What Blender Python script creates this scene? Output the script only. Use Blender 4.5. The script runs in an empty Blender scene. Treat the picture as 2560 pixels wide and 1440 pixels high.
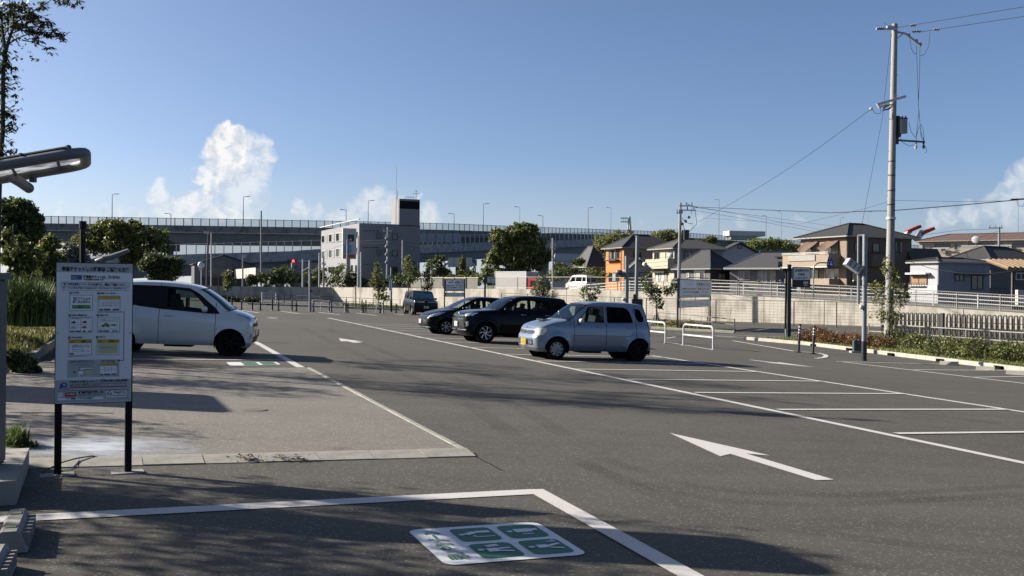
import bpy, bmesh, math, random
import numpy as np
from mathutils import Vector, Matrix
from mathutils.geometry import delaunay_2d_cdt
R = math.radians
random.seed(7)
scene = bpy.context.scene
col = scene.collection
# ------------------------------------------------------------------ camera
CAMZ = 1.65
FPX = 2531.0
camd = bpy.data.cameras.new("camera"); cam = bpy.data.objects.new("camera", camd); col.objects.link(cam)
camd.sensor_width = 36.0; camd.lens = FPX / 2560 * 36.0
camd.clip_start = 0.05; camd.clip_end = 12000
CR = Matrix.Rotation(R(90), 3, 'X') @ Matrix.Rotation(R(0.5), 3, 'Z')
cam.matrix_world = Matrix.Translation((0, 0, CAMZ)) @ CR.to_4x4()
scene.camera = cam
# ------------------------------------------------------------------ sky, sun, exposure
SUN_EL = R(27.0)
SUN_DIR = Vector((-1.0, 0.26, 0)).normalized() * math.cos(SUN_EL) + Vector((0, 0, math.sin(SUN_EL)))
world = bpy.data.worlds.new("World"); scene.world = world; world.use_nodes = True
wn = world.node_tree; wn.nodes.clear()
sky = wn.nodes.new('ShaderNodeTexSky'); sky.sky_type = 'NISHITA'; sky.sun_disc = False
sky.sun_elevation = SUN_EL; sky.sun_rotation = math.atan2(SUN_DIR.x, SUN_DIR.y)
sky.altitude = 0; sky.air_density = 0.6; sky.dust_density = 1.4; sky.ozone_density = 3.0
wb = wn.nodes.new('ShaderNodeBackground'); wb.inputs['Strength'].default_value = 0.060
wo = wn.nodes.new('ShaderNodeOutputWorld')
sund = bpy.data.lights.new("sun", 'SUN'); sun = bpy.data.objects.new("sun", sund); col.objects.link(sun)
sund.energy = 5.0; sund.angle = R(0.55); sund.color = (1.0, 0.91, 0.79)
sun.rotation_euler = (-SUN_DIR).to_track_quat('-Z', 'Y').to_euler()
scene.view_settings.view_transform = 'Standard'; scene.view_settings.look = 'None'
scene.view_settings.exposure = 1.32; scene.view_settings.gamma = 1.0
scene.view_settings.use_curve_mapping = False
scene.cycles.max_bounces = 6; scene.cycles.transparent_max_bounces = 16
scene.cycles.caustics_reflective = False; scene.cycles.caustics_refractive = False
# ------------------------------------------------------------------ pixel -> place
def ray(px, py):
    return CR @ Vector(((px - 1280) / FPX, -(py - 720) / FPX, -1.0))
def at(px, py, Y):
    r = ray(px, py); return Vector((0, 0, CAMZ)) + r * (Y / r.y)
_n = (ray(355, 698)).cross(ray(8200, 1018)); _n = -_n if _n.z < 0 else _n
GA, GB = -_n.x / _n.z, -_n.y / _n.z
D1 = Vector((-0.343, 0.939, 0)).normalized(); D2 = Vector((0.939, 0.343, 0)).normalized()
def sp(v, k): return k * math.log1p(math.exp(v / k)) if v / k < 30 else v
def zg(x, y):
    p = GA * x + GB * y
    p = -0.80 + sp(p + 0.80, 0.07)
    return 0.35 - sp(0.35 - p, 0.07)
def G(px, py):
    r = ray(px, py); t0, t = 0.5, 1.0
    while t < 400:
        p = Vector((0, 0, CAMZ)) + r * t
        if p.z < zg(p.x, p.y): break
        t0 = t; t *= 1.03
    for _ in range(30):
        m = (t0 + t) / 2; p = Vector((0, 0, CAMZ)) + r * m
        if p.z < zg(p.x, p.y): t = m
        else: t0 = m
    p = Vector((0, 0, CAMZ)) + r * t
    return Vector((p.x, p.y, zg(p.x, p.y)))
GN = Vector((-GA, -GB, 1)).normalized()
# ------------------------------------------------------------------ clouds in the sky shader (laid out by direction)
def build_clouds():
    N, L = wn.nodes, wn.links
    tc = N.new('ShaderNodeTexCoord'); sx = N.new('ShaderNodeSeparateXYZ'); L.new(tc.outputs['Generated'], sx.inputs[0])
    def M(op, a, b=None, c=None, clamp=False):
        n = N.new('ShaderNodeMath'); n.operation = op; n.use_clamp = clamp
        for i, v in enumerate((a, b, c)):
            if v is None: continue
            if isinstance(v, (int, float)): n.inputs[i].default_value = v
            else: L.new(v, n.inputs[i])
        return n.outputs[0]
    X, Y, Z = sx.outputs[0], sx.outputs[1], sx.outputs[2]
    Yc = M('MAXIMUM', Y, 0.08); U = M('DIVIDE', X, Yc); V = M('DIVIDE', Z, Yc)
    cb = N.new('ShaderNodeCombineXYZ'); L.new(U, cb.inputs[0]); L.new(V, cb.inputs[1]); P = cb.outputs[0]
    def noise(sc, det, off=(0,0,0), rough=0.6, src=None, col=False):
        ad = N.new('ShaderNodeVectorMath'); ad.operation = 'ADD'; ad.inputs[1].default_value = off; L.new(src or P, ad.inputs[0])
        n = N.new('ShaderNodeTexNoise'); n.inputs['Scale'].default_value = sc; n.inputs['Detail'].default_value = det; n.inputs['Roughness'].default_value = rough
        L.new(ad.outputs[0], n.inputs[0]); return n.outputs['Color' if col else 0]
    # cauliflower warp
    w = noise(38, 5, col=True); sb = N.new('ShaderNodeVectorMath'); sb.operation = 'SUBTRACT'; sb.inputs[1].default_value = (0.5,0.5,0.5); L.new(w, sb.inputs[0])
    sc = N.new('ShaderNodeVectorMath'); sc.operation = 'SCALE'; sc.inputs['Scale'].default_value = 0.030; L.new(sb.outputs[0], sc.inputs[0])
    pw = N.new('ShaderNodeVectorMath'); pw.operation = 'ADD'; L.new(P, pw.inputs[0]); L.new(sc.outputs[0], pw.inputs[1]); Pw = pw.outputs[0]
    groups = [
     (0.97, [(560,338,30),(540,372,34),(592,345,30),(588,388,38),(545,412,32),(512,440,26),(580,435,38),(500,452,18),(550,465,34),(525,485,32),(470,500,26),(440,515,20),(500,525,34),(560,530,34)]),
     (0.66, [(625,352,20),(640,356,22),(668,354,14),(655,385,28),(630,400,32),(620,450,34),(605,490,36),(650,430,24),(590,520,34),(640,500,24)]),
     (0.75, [(393,468,16),(384,490,18),(412,488,16),(410,515,24),(445,508,20),(430,540,24),(470,545,24)]),
     (0.62, [(915,488,18),(945,480,20),(900,512,22),(985,492,18),(1012,495,12),(940,515,30),(985,525,28),(885,530,20),(1050,495,9),(860,545,20),(1075,540,22)]),
     (0.55, [(745,505,11),(762,520,14),(735,525,12),(795,530,13),(830,545,14)]),
     (0.55, [(2560,428,20),(2590,420,30),(2530,458,22),(2500,485,22),(2565,480,40),(2480,510,28),(2530,525,40),(2430,535,26),(2370,545,22),(2330,550,18),(2620,480,60)]),
     (0.35, [(152,505,12),(150,532,14),(260,525,14),(300,535,18),(350,545,20),(220,540,18)]),
     (0.28, [(1750,545,14),(1722,556,10),(1850,552,14),(1995,550,12),(1615,565,9)])]
    A = None
    # relief field: difference of noise towards the sun
    n1 = noise(46, 7, (0,0,0), 0.62, Pw); n2 = noise(46, 7, (0.0085,-0.006,0), 0.62, Pw)
    relief = M('MULTIPLY', M('SUBTRACT', n1, n2), 4.2)
    edge = M('MULTIPLY', M('SUBTRACT', noise(60, 6, (3,1,0), 0.65, Pw), 0.5), 1.1)
    fieldmax = None
    for dens, bl in groups:
        F = None
        for px, py, rp in bl:
            r_ = ray(px, py); c = (r_.x/r_.y, r_.z/r_.y, 0)
            d = N.new('ShaderNodeVectorMath'); d.operation = 'DISTANCE'; d.inputs[1].default_value = c; L.new(Pw, d.inputs[0])
            rp = rp*(1.0 if dens > 0.9 else 1.28); f = M('MULTIPLY_ADD', d.outputs['Value'], -FPX/rp, 1.0)
            F = f if F is None else M('SMOOTH_MAX', F, f, 0.25)
        F = M('ADD', F, edge)
        a = M('MULTIPLY', M('MULTIPLY_ADD', F, 2.6 if dens > 0.9 else 1.5, 0.25 if dens > 0.9 else 0.30, True), dens)
        A = a if A is None else M('MAXIMUM', A, a)
        fieldmax = F if fieldmax is None else M('MAXIMUM', fieldmax, F)
    # dissolve towards the horizon
    fade = M('MULTIPLY', M('SUBTRACT', V, 0.035), 11.0, clamp=True)
    fade = M('MULTIPLY_ADD', fade, 0.45, 0.55)
    A = M('MULTIPLY', A, fade); front = M('GREATER_THAN', Y, 0.1); A = M('MULTIPLY', A, front)
    lit = M('ADD', M('MULTIPLY_ADD', fieldmax, -0.16, 0.72), relief, clamp=True)
    cm = N.new('ShaderNodeMix'); cm.data_type = 'RGBA'; cm.inputs['A'].default_value = (4.0,4.5,5.2,1); cm.inputs['B'].default_value = (6.6,6.5,6.35,1); L.new(lit, cm.inputs['Factor'])
    # pale haze band lying on the whole horizon, brighter towards the sun's side
    hz = M('SUBTRACT', 1.0, M('DIVIDE', M('ABSOLUTE', Z), 0.13), clamp=True); hz = M('MULTIPLY', M('POWER', hz, 1.5), 0.85)
    sd = M('MULTIPLY_ADD', X, -0.9, 0.45, True)
    hc = N.new('ShaderNodeMix'); hc.data_type = 'RGBA'; hc.inputs['A'].default_value = (3.1,3.5,4.0,1); hc.inputs['B'].default_value = (5.9,6.15,6.2,1); L.new(sd, hc.inputs['Factor'])
    hm = N.new('ShaderNodeMix'); hm.data_type = 'RGBA'; L.new(hz, hm.inputs['Factor']); L.new(sky.outputs[0], hm.inputs['A']); L.new(hc.outputs['Result'], hm.inputs['B'])
    mx = N.new('ShaderNodeMix'); mx.data_type = 'RGBA'; L.new(A, mx.inputs['Factor']); L.new(hm.outputs['Result'], mx.inputs['A']); L.new(cm.outputs['Result'], mx.inputs['B'])
    L.new(mx.outputs['Result'], wb.inputs[0]); L.new(wb.outputs[0], wo.inputs[0])
build_clouds()
world.cycles.sampling_method = 'MANUAL'; world.cycles.sample_map_resolution = 256
# ------------------------------------------------------------------ materials
_mats = {}
ALB = 0.56   # measured albedo scale: sunlit surfaces at this exposure
def nt(name):
    m = bpy.data.materials.new(name); m.use_nodes = True; t = m.node_tree
    return m, t, t.nodes['Principled BSDF'], t.nodes['Material Output']
def pm(name, c, rough=0.6, metal=0.0, var=0.12, scale=4.0, bump=0.0, bscale=60.0, coat=0.0, spec=0.5, c2=None, streak=False, trans=0.0):
    if name in _mats: return _mats[name]
    m, t, b, o = nt(name); N, L = t.nodes, t.links
    if metal < 0.5: c = [v*ALB for v in c]; c2 = [v*ALB for v in c2] if c2 else None
    tc = N.new('ShaderNodeTexCoord'); mp = N.new('ShaderNodeMapping')
    L.new(tc.outputs['Object'], mp.inputs[0])
    if streak: mp.inputs['Scale'].default_value = (1, 1, 0.12)
    nz = N.new('ShaderNodeTexNoise'); nz.inputs['Scale'].default_value = scale; nz.inputs['Detail'].default_value = 6
    nz.inputs['Roughness'].default_value = 0.65
    L.new(mp.outputs[0], nz.inputs[0])
    cr = N.new('ShaderNodeValToRGB'); e = cr.color_ramp.elements
    e[0].position = 0.3; e[1].position = 0.7
    if c2 is None:
        c2 = [min(1, v * (1 + var)) for v in c]; c1 = [v * (1 - var) for v in c]
    else: c1 = c
    e[0].color = (*c1, 1); e[1].color = (*c2, 1)
    L.new(nz.outputs[0], cr.inputs[0]); L.new(cr.outputs[0], b.inputs['Base Color'])
    b.inputs['Roughness'].default_value = rough; b.inputs['Metallic'].default_value = metal
    b.inputs['Coat Weight'].default_value = coat; b.inputs['Coat Roughness'].default_value = 0.04
    b.inputs['Specular IOR Level'].default_value = spec
    if trans: b.inputs['Transmission Weight'].default_value = trans
    if bump:
        n2 = N.new('ShaderNodeTexNoise'); n2.inputs['Scale'].default_value = bscale; n2.inputs['Detail'].default_value = 4
        L.new(tc.outputs['Object'], n2.inputs[0])
        bp = N.new('ShaderNodeBump'); bp.inputs['Strength'].default_value = bump; bp.inputs['Distance'].default_value = 0.02
        L.new(n2.outputs[0], bp.inputs['Height']); L.new(bp.outputs[0], b.inputs['Normal'])
    _mats[name] = m; return m
def glassmat(name, tint, alpha, rough=0.02, refl=None):
    if name in _mats: return _mats[name]
    m = bpy.data.materials.new(name); m.use_nodes = True; t = m.node_tree; t.nodes.clear(); N, L = t.nodes, t.links
    o = N.new('ShaderNodeOutputMaterial'); mx = N.new('ShaderNodeMixShader'); tr = N.new('ShaderNodeBsdfTransparent')
    tr.inputs[0].default_value = (*tint, 1)
    gl = N.new('ShaderNodeBsdfPrincipled'); gl.inputs['Base Color'].default_value = (*[v * 0.06 for v in tint], 1)
    gl.inputs['Roughness'].default_value = rough
    if refl: gl.inputs['Base Color'].default_value = (*refl, 1); gl.inputs['Metallic'].default_value = 1.0
    fr = N.new('ShaderNodeFresnel'); fr.inputs[0].default_value = 1.5
    ma = N.new('ShaderNodeMath'); ma.operation = 'MAXIMUM'; ma.inputs[1].default_value = 1 - alpha
    L.new(fr.outputs[0], ma.inputs[0]); L.new(ma.outputs[0], mx.inputs[0])
    L.new(tr.outputs[0], mx.inputs[1]); L.new(gl.outputs[0], mx.inputs[2]); L.new(mx.outputs[0], o.inputs[0])
    _mats[name] = m; return m
def foliage(name, dark, light, sc=0.8, transl=0.3):
    if name in _mats: return _mats[name]
    m, t, b, o = nt(name); N, L = t.nodes, t.links
    tc = N.new('ShaderNodeTexCoord'); nz = N.new('ShaderNodeTexNoise'); nz.inputs['Scale'].default_value = sc; nz.inputs['Detail'].default_value = 3
    L.new(tc.outputs['Object'], nz.inputs[0])
    gi = N.new('ShaderNodeNewGeometry'); ad = N.new('ShaderNodeMath'); ad.operation = 'MULTIPLY_ADD'
    ad.inputs[1].default_value = 0.45; L.new(gi.outputs['Random Per Island'], ad.inputs[0]); L.new(nz.outputs[0], ad.inputs[2])
    cr = N.new('ShaderNodeValToRGB'); e = cr.color_ramp.elements; e[0].position = 0.45; e[1].position = 0.95
    e[0].color = (*dark, 1); e[1].color = (*light, 1)
    L.new(ad.outputs[0], cr.inputs[0]); L.new(cr.outputs[0], b.inputs['Base Color'])
    b.inputs['Roughness'].default_value = 0.55
    tl = N.new('ShaderNodeBsdfTranslucent'); L.new(cr.outputs[0], tl.inputs[0])
    mx = N.new('ShaderNodeMixShader'); mx.inputs[0].default_value = transl
    L.new(b.outputs[0], mx.inputs[1]); L.new(tl.outputs[0], mx.inputs[2]); L.new(mx.outputs[0], o.inputs[0])
    _mats[name] = m; return m
# ------------------------------------------------------------------ mesh builder
def frame(dirv):
    d = Vector(dirv).normalized(); a = Vector((0, 0, 1)) if abs(d.z) < 0.95 else Vector((1, 0, 0))
    u = d.cross(a).normalized(); return u, d.cross(u).normalized()
class MB:
    def __init__(s): s.v = []; s.f = []; s.m = []; s.cur = 0
    def add(s, vs, fs):
        o = len(s.v); s.v.extend([tuple(p) for p in vs])
        for f in fs: s.f.append(tuple(i + o for i in f)); s.m.append(s.cur)
        return s
    def box(s, c, d, rz=0.0, M=None):
        vs = []
        for sx, sy, sz in ((-1,-1,-1),(1,-1,-1),(1,1,-1),(-1,1,-1),(-1,-1,1),(1,-1,1),(1,1,1),(-1,1,1)):
            p = Vector((sx*d[0]/2, sy*d[1]/2, sz*d[2]/2))
            if M is not None: p = M @ p
            elif rz: p = Vector((p.x*math.cos(rz)-p.y*math.sin(rz), p.x*math.sin(rz)+p.y*math.cos(rz), p.z))
            vs.append(p + Vector(c))
        return s.add(vs, [(0,3,2,1),(4,5,6,7),(0,1,5,4),(1,2,6,5),(2,3,7,6),(3,0,4,7)])
    def tube(s, pts, r, n=8, cap=True, r2=None):
        pts = [Vector(p) for p in pts]; rings = []; k = len(pts)
        rr = r if isinstance(r, (list, tuple)) else [r + ((r2 if r2 is not None else r) - r) * i / max(1, k - 1) for i in range(k)]
        u = None
        for i, p in enumerate(pts):
            d = (pts[min(i+1, k-1)] - pts[max(i-1, 0)])
            if d.length < 1e-9: d = Vector((0, 0, 1))
            d.normalize()
            if u is None: u, w = frame(d)
            else:
                u = (u - d * u.dot(d)); u = u.normalized() if u.length > 1e-6 else frame(d)[0]
            w = d.cross(u)
            rings.append([p + (u*math.cos(2*math.pi*j/n) + w*math.sin(2*math.pi*j/n))*rr[i] for j in range(n)])
        vs = [q for rg in rings for q in rg]; fs = []
        for i in range(k-1):
            for j in range(n):
                fs.append((i*n+j, i*n+(j+1)%n, (i+1)*n+(j+1)%n, (i+1)*n+j))
        if cap: fs.append(tuple(reversed(range(n)))); fs.append(tuple((k-1)*n+j for j in range(n)))
        return s.add(vs, fs)
    def prism(s, outline, fn, h):
        # outline 2d list, fn(a,b,t)->3d with t in (0,h)
        n = len(outline); vs = [fn(a, b, 0) for a, b in outline] + [fn(a, b, h) for a, b in outline]
        fs = [tuple(range(n)), tuple(range(2*n-1, n-1, -1))] + [(i, i+n, (i+1)%n+n, (i+1)%n) for i in range(n)]
        return s.add(vs, fs)
    def lathe(s, prof, n=24, M=None):
        # prof (r,z) about z axis
        k = len(prof); vs = []
        for j in range(n):
            a = 2*math.pi*j/n
            for r, z in prof:
                p = Vector((r*math.cos(a), r*math.sin(a), z)); vs.append(M @ p if M is not None else p)
        fs = [(j*k+i, ((j+1)%n)*k+i, ((j+1)%n)*k+i+1, j*k+i+1) for j in range(n) for i in range(k-1)]
        return s.add(vs, fs)
    def sphere(s, c, r, n=10, sc=(1,1,1)):
        prof = [(max(1e-4, math.sin(math.pi*i/n))*r, -math.cos(math.pi*i/n)*r) for i in range(n+1)]
        M = Matrix.Translation(c) @ Matrix.Diagonal((*sc, 1))
        return s.lathe(prof, n+4, M)
    def mesh(s, name, mats, smooth=False):
        me = bpy.data.meshes.new(name); me.from_pydata(s.v, [], s.f)
        if not isinstance(mats, (list, tuple)): mats = [mats]
        for m in mats: me.materials.append(m)
        if len(mats) > 1: me.polygons.foreach_set('material_index', s.m)
        if smooth:
            me.polygons.foreach_set('use_smooth', [True]*len(me.polygons))
            try: me.set_sharp_from_angle(angle=R(38))
            except Exception: pass
        me.update(); return me
    def build(s, name, mats, parent=None, smooth=False, matrix=None, kind=None, label=None, cat=None, group=None):
        return link(name, s.mesh(name, mats, smooth), parent, matrix, kind, label, cat, group)
def link(name, me, parent=None, matrix=None, kind=None, label=None, cat=None, group=None):
    o = bpy.data.objects.new(name, me); col.objects.link(o)
    if parent: o.parent = parent
    if matrix is not None: o.matrix_local = matrix
    return tag(o, label, cat, group, kind)
def tag(o, label=None, cat=None, group=None, kind=None):
    if label: o['label'] = label
    if cat: o['category'] = cat
    if group: o['group'] = group
    if kind: o['kind'] = kind
    return o
def thing(name, label, cat, loc=(0,0,0), rz=0.0, group=None, M=None):
    o = bpy.data.objects.new(name, None); col.objects.link(o); o.empty_display_size = 0.2
    if M is not None: o.matrix_world = M
    else: o.location = loc; o.rotation_euler = (0, 0, rz)
    return tag(o, label, cat, group)
def dup(root, M=None, loc=None, rz=None, label=None, group=None, kids=None):
    kids = kids or {}
    def cp(o, parent):
        c = o.copy(); col.objects.link(c)
        if parent: c.parent = parent
        for ch in KIDS.get(o.name, [k for k in o.children]): cp(ch, c)
        return c
    r = cp(root, None)
    if M is not None: r.matrix_world = M
    if loc is not None: r.location = loc
    if rz is not None: r.rotation_euler = (0, 0, rz)
    if label: r['label'] = label
    if group: r['group'] = group
    return r
KIDS = {}
def text(s, size, m, parent, matrix, name='lettering', bold=0.0, align='CENTER', spacing=1.0, sx=1.0):
    cu = bpy.data.curves.new(name, 'FONT'); cu.body = s; cu.size = size; cu.align_x = align; cu.align_y = 'CENTER'
    cu.offset = bold * size; cu.resolution_u = 2; cu.space_character = spacing
    ob = bpy.data.objects.new(name, cu); col.objects.link(ob)
    dg = bpy.context.evaluated_depsgraph_get()
    me = bpy.data.meshes.new_from_object(ob.evaluated_get(dg)); bpy.data.objects.remove(ob); bpy.data.curves.remove(cu)
    me.materials.clear(); me.materials.append(m)
    if sx != 1.0: matrix = matrix @ Matrix.Diagonal((sx, 1, 1, 1))
    return link(name, me, parent, matrix)
def basis(o, ux, uy, uz=None):
    ux = Vector(ux).normalized(); uy = Vector(uy); uz = ux.cross(uy).normalized() if uz is None else Vector(uz)
    uy = uz.cross(ux).normalized()
    M = Matrix((ux, uy, uz)).transposed().to_4x4(); M.translation = Vector(o); return M
def Tm(x, y, z): return Matrix.Translation((x, y, z))
# common materials
M_black = pm('black_steel', (0.012,0.012,0.014), 0.5, spec=0.15)
M_dark = pm('dark_void', (0.006,0.006,0.007), 0.8, spec=0.05)
M_white = pm('white_enamel', (0.75,0.75,0.73), 0.4, var=0.05)
M_paint = None
M_galv = pm('galvanised_steel', (0.42,0.44,0.46), 0.45, 0.55, var=0.15, scale=8)
M_conc = pm('concrete', (0.42,0.40,0.36), 0.85, var=0.16, scale=3, bump=0.25, bscale=70)
M_wire = pm('wire_black', (0.03,0.03,0.035), 0.6, spec=0.2)
# ------------------------------------------------------------------ ground
def asphalt(name, c, speck, c_lo, sheen=0.8):
    c, speck, c_lo = [[v*ALB for v in q] for q in (c, speck, c_lo)]
    m, t, b, o = nt(name); N, L = t.nodes, t.links
    tc = N.new('ShaderNodeTexCoord')
    def noise(s, d, r=0.6, dist=0):
        n = N.new('ShaderNodeTexNoise'); n.inputs['Scale'].default_value = s; n.inputs['Detail'].default_value = d
        n.inputs['Roughness'].default_value = r; n.inputs['Distortion'].default_value = dist; L.new(tc.outputs['Object'], n.inputs[0]); return n
    big = noise(0.12, 5, 0.6); mid = noise(1.3, 6, 0.7, 0.4); fine = noise(90, 3, 0.8)
    vor = N.new('ShaderNodeTexVoronoi'); vor.inputs['Scale'].default_value = 75; L.new(tc.outputs['Object'], vor.inputs[0])
    mpw = N.new('ShaderNodeMapping'); mpw.inputs['Rotation'].default_value = (0, 0, R(-20)); mpw.inputs['Scale'].default_value = (0.10, 1.6, 1)
    L.new(tc.outputs['Object'], mpw.inputs[0])
    tr = N.new('ShaderNodeTexNoise'); tr.inputs['Scale'].default_value = 1.0; tr.inputs['Detail'].default_value = 4; L.new(mpw.outputs[0], tr.inputs[0])
    s1 = N.new('ShaderNodeMath'); s1.operation = 'ADD'; L.new(big.outputs[0], s1.inputs[0]); L.new(mid.outputs[0], s1.inputs[1])
    s2 = N.new('ShaderNodeMath'); s2.operation = 'ADD'; L.new(s1.outputs[0], s2.inputs[0]); L.new(tr.outputs[0], s2.inputs[1])
    r1 = N.new('ShaderNodeMapRange'); r1.inputs[1].default_value = 1.15; r1.inputs[2].default_value = 1.85; L.new(s2.outputs[0], r1.inputs[0])
    mx = N.new('ShaderNodeMix'); mx.data_type = 'RGBA'; mx.inputs['A'].default_value = (*c_lo, 1); mx.inputs['B'].default_value = (*c, 1)
    L.new(r1.outputs[0], mx.inputs['Factor'])
    # aggregate: dark pits and pale stones
    rs = N.new('ShaderNodeValToRGB'); e = rs.color_ramp.elements; e[0].position = 0.30; e[0].color = (0.62,0.62,0.62,1); e[1].position = 0.62; e[1].color = (1.2,1.2,1.2,1)
    L.new(fine.outputs[0], rs.inputs[0])
    mu = N.new('ShaderNodeMix'); mu.data_type = 'RGBA'; mu.blend_type = 'MULTIPLY'; mu.inputs['Factor'].default_value = 1.0
    L.new(mx.outputs['Result'], mu.inputs['A']); L.new(rs.outputs[0], mu.inputs['B'])
    vr = N.new('ShaderNodeSeparateColor'); L.new(vor.outputs['Color'], vr.inputs[0])
    gt = N.new('ShaderNodeMath'); gt.operation = 'GREATER_THAN'; gt.inputs[1].default_value = 0.94; L.new(vr.outputs[0], gt.inputs[0])
    v3 = N.new('ShaderNodeTexVoronoi'); v3.inputs['Scale'].default_value = 0.9; L.new(tc.outputs['Object'], v3.inputs[0])
    d3 = N.new('ShaderNodeMath'); d3.operation = 'MULTIPLY_ADD'; d3.inputs[1].default_value = 0.16; L.new(mid.outputs[0], d3.inputs[0]); L.new(v3.outputs['Distance'], d3.inputs[2])
    r3 = N.new('ShaderNodeMapRange'); r3.inputs[1].default_value = 0.10; r3.inputs[2].default_value = 0.20; r3.inputs[3].default_value = 0.72; r3.inputs[4].default_value = 1.0; L.new(d3.outputs[0], r3.inputs[0])
    s3 = N.new('ShaderNodeVectorMath'); s3.operation = 'SCALE'; L.new(mu.outputs['Result'], s3.inputs[0]); L.new(r3.outputs[0], s3.inputs['Scale'])
    m2 = N.new('ShaderNodeMix'); m2.data_type = 'RGBA'; m2.inputs['B'].default_value = (*speck, 1)
    L.new(gt.outputs[0], m2.inputs['Factor']); L.new(s3.outputs[0], m2.inputs['A'])
    L.new(m2.outputs['Result'], b.inputs['Base Color'])
    b.inputs['Roughness'].default_value = sheen; b.inputs['Specular IOR Level'].default_value = 0.22
    bp = N.new('ShaderNodeBump'); bp.inputs['Strength'].default_value = 0.55; bp.inputs['Distance'].default_value = 0.008
    L.new(fine.outputs[0], bp.inputs['Height']); L.new(bp.outputs[0], b.inputs['Normal'])
    return m
M_asph = asphalt('asphalt', (0.140,0.132,0.112), (0.27,0.26,0.23), (0.096,0.090,0.077))
M_pave = asphalt('pale_pavement', (0.30,0.28,0.25), (0.5,0.47,0.42), (0.22,0.205,0.18))
M_road = asphalt('road_asphalt', (0.10,0.099,0.098), (0.2,0.2,0.2), (0.075,0.075,0.075))
def roadpaint():
    m, t, b, o = nt('road_paint'); N, L = t.nodes, t.links
    tc = N.new('ShaderNodeTexCoord'); n1 = N.new('ShaderNodeTexNoise'); n1.inputs['Scale'].default_value = 38; n1.inputs['Detail'].default_value = 6; n1.inputs['Roughness'].default_value = 0.75
    n2 = N.new('ShaderNodeTexNoise'); n2.inputs['Scale'].default_value = 2.2; n2.inputs['Detail'].default_value = 4
    L.new(tc.outputs['Object'], n1.inputs[0]); L.new(tc.outputs['Object'], n2.inputs[0])
    a = N.new('ShaderNodeMath'); a.operation = 'MULTIPLY_ADD'; a.inputs[1].default_value = 0.35; L.new(n2.outputs[0], a.inputs[0]); L.new(n1.outputs[0], a.inputs[2])
    cr = N.new('ShaderNodeValToRGB'); e = cr.color_ramp.elements; e[0].position = 0.45; e[0].color = (0.14,0.155,0.145,1); e[1].position = 0.60; e[1].color = (0.43,0.415,0.40,1)
    L.new(a.outputs[0], cr.inputs[0]); L.new(cr.outputs[0], b.inputs['Base Color']); b.inputs['Roughness'].default_value = 0.7
    return m
M_paint = roadpaint()
# wall line of the road's far side
WA = Vector((-26, 118, 0)); WD = Vector((60, -56, 0))
def wl(s): return WA + WD * s
def wtop(s):
    k = [(-1,1.56),(0.1,1.56),(0.55,1.56),(0.69,1.33),(0.82,0.93),(0.97,0.33),(1.15,-0.15),(1.6,-0.3)]
    for (a, za), (b, zb) in zip(k, k[1:]):
        if s <= b: return za + (zb - za) * max(0, (s - a)) / (b - a)
    return -0.3
SC = 0.102                     # where the wall turns a corner
CORN = wl(SC); LEFTD = Vector((-0.94, -0.34, 0))
def gridmesh(xs, ys, fz, keep=None):
    me = MB(); nx, ny = len(xs), len(ys)
    vs = [(x, y, fz(x, y)) for y in ys for x in xs]
    fs = [(j*nx+i, j*nx+i+1, (j+1)*nx+i+1, (j+1)*nx+i) for j in range(ny-1) for i in range(nx-1)]
    me.add(vs, fs); return me
xs = list(np.arange(-60, 60.1, 1.5)); ys = list(np.arange(-30, 140.1, 1.5))
gridmesh([-400,-200,-120]+xs+[120,200,400], [-200,-80]+ys, zg).build('ground', M_asph, kind='structure')
# upper ground behind the wall, out to the horizon
def uz(x, y):
    d = Vector((x, y, 0)) - WA; L2 = WD.dot(WD); s = d.dot(WD) / L2
    nrm = Vector((56, 60, 0)).normalized(); off = d.dot(nrm)
    z = wtop(max(-1, min(1.6, s)))
    low = 1.15 * (1 - min(1, max(0, (s - 0.33) / 0.2))) + 0.1
    z = z - low
    far = min(1, max(0, (off - 30) / 60))
    return z * (1 - far) + 0.9 * far - 0.0
ub = MB(); rows = []
offs = [0.25, 5, 12, 30, 60, 120, 300, 900, 3000]
ss = [SC, .2,.3,.35,.4,.45,.5,.55,.6,.65,.69,.75,.82,.9,.97,1.05,1.15,1.3,1.6,3]
nr = Vector((56, 60, 0)).normalized(); vs = []
for of in offs:
    for s in ss:
        spread = 1 + of / 120
        p = WA + WD * (0.6 + (s - 0.6) * spread) + nr * of
        if of == 0.25: p = wl(s) + nr * of
        vs.append((p.x, p.y, uz(p.x, p.y)))
n = len(ss); fs = [(j*n+i, j*n+i+1, (j+1)*n+i+1, (j+1)*n+i) for j in range(len(offs)-1) for i in range(n-1)]
M_dirt = pm('upper_street_ground', (0.16,0.155,0.14), 0.9, var=0.2, scale=0.3)
ub.add(vs, fs)
# left block behind the shaded wall
a0 = CORN; pts = []
for of in (0.25, 10, 40, 150, 3000):
    for q in (0, 10, 30, 80, 400):
        sp_ = 1 + of/200
        p = a0 + LEFTD*q*sp_ + Vector((0.34,-0.94,0))*-of*0.9 + Vector((-0.1,0,0))*0
        if of == 0.25: p = a0 + LEFTD*q - Vector((0.34,-0.94,0))*0.25
        pts.append((p.x, p.y, 0.42 if of < 41 else 0.9))
ub.add(pts, [(j*5+i, (j+1)*5+i, (j+1)*5+i+1, j*5+i+1) for j in range(4) for i in range(4)])
ub.build('terrain', M_dirt, kind='structure')
# far flat land under everything
fl = MB(); fl.add([(-6000,60,-1.0),(6000,60,-1.0),(6000,9000,-1.0),(-6000,9000,-1.0)], [(0,1,2,3)])
fl.build('land', pm('far_land', (0.08,0.10,0.06), 0.9, var=0.3, scale=0.01), kind='structure')
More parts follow.
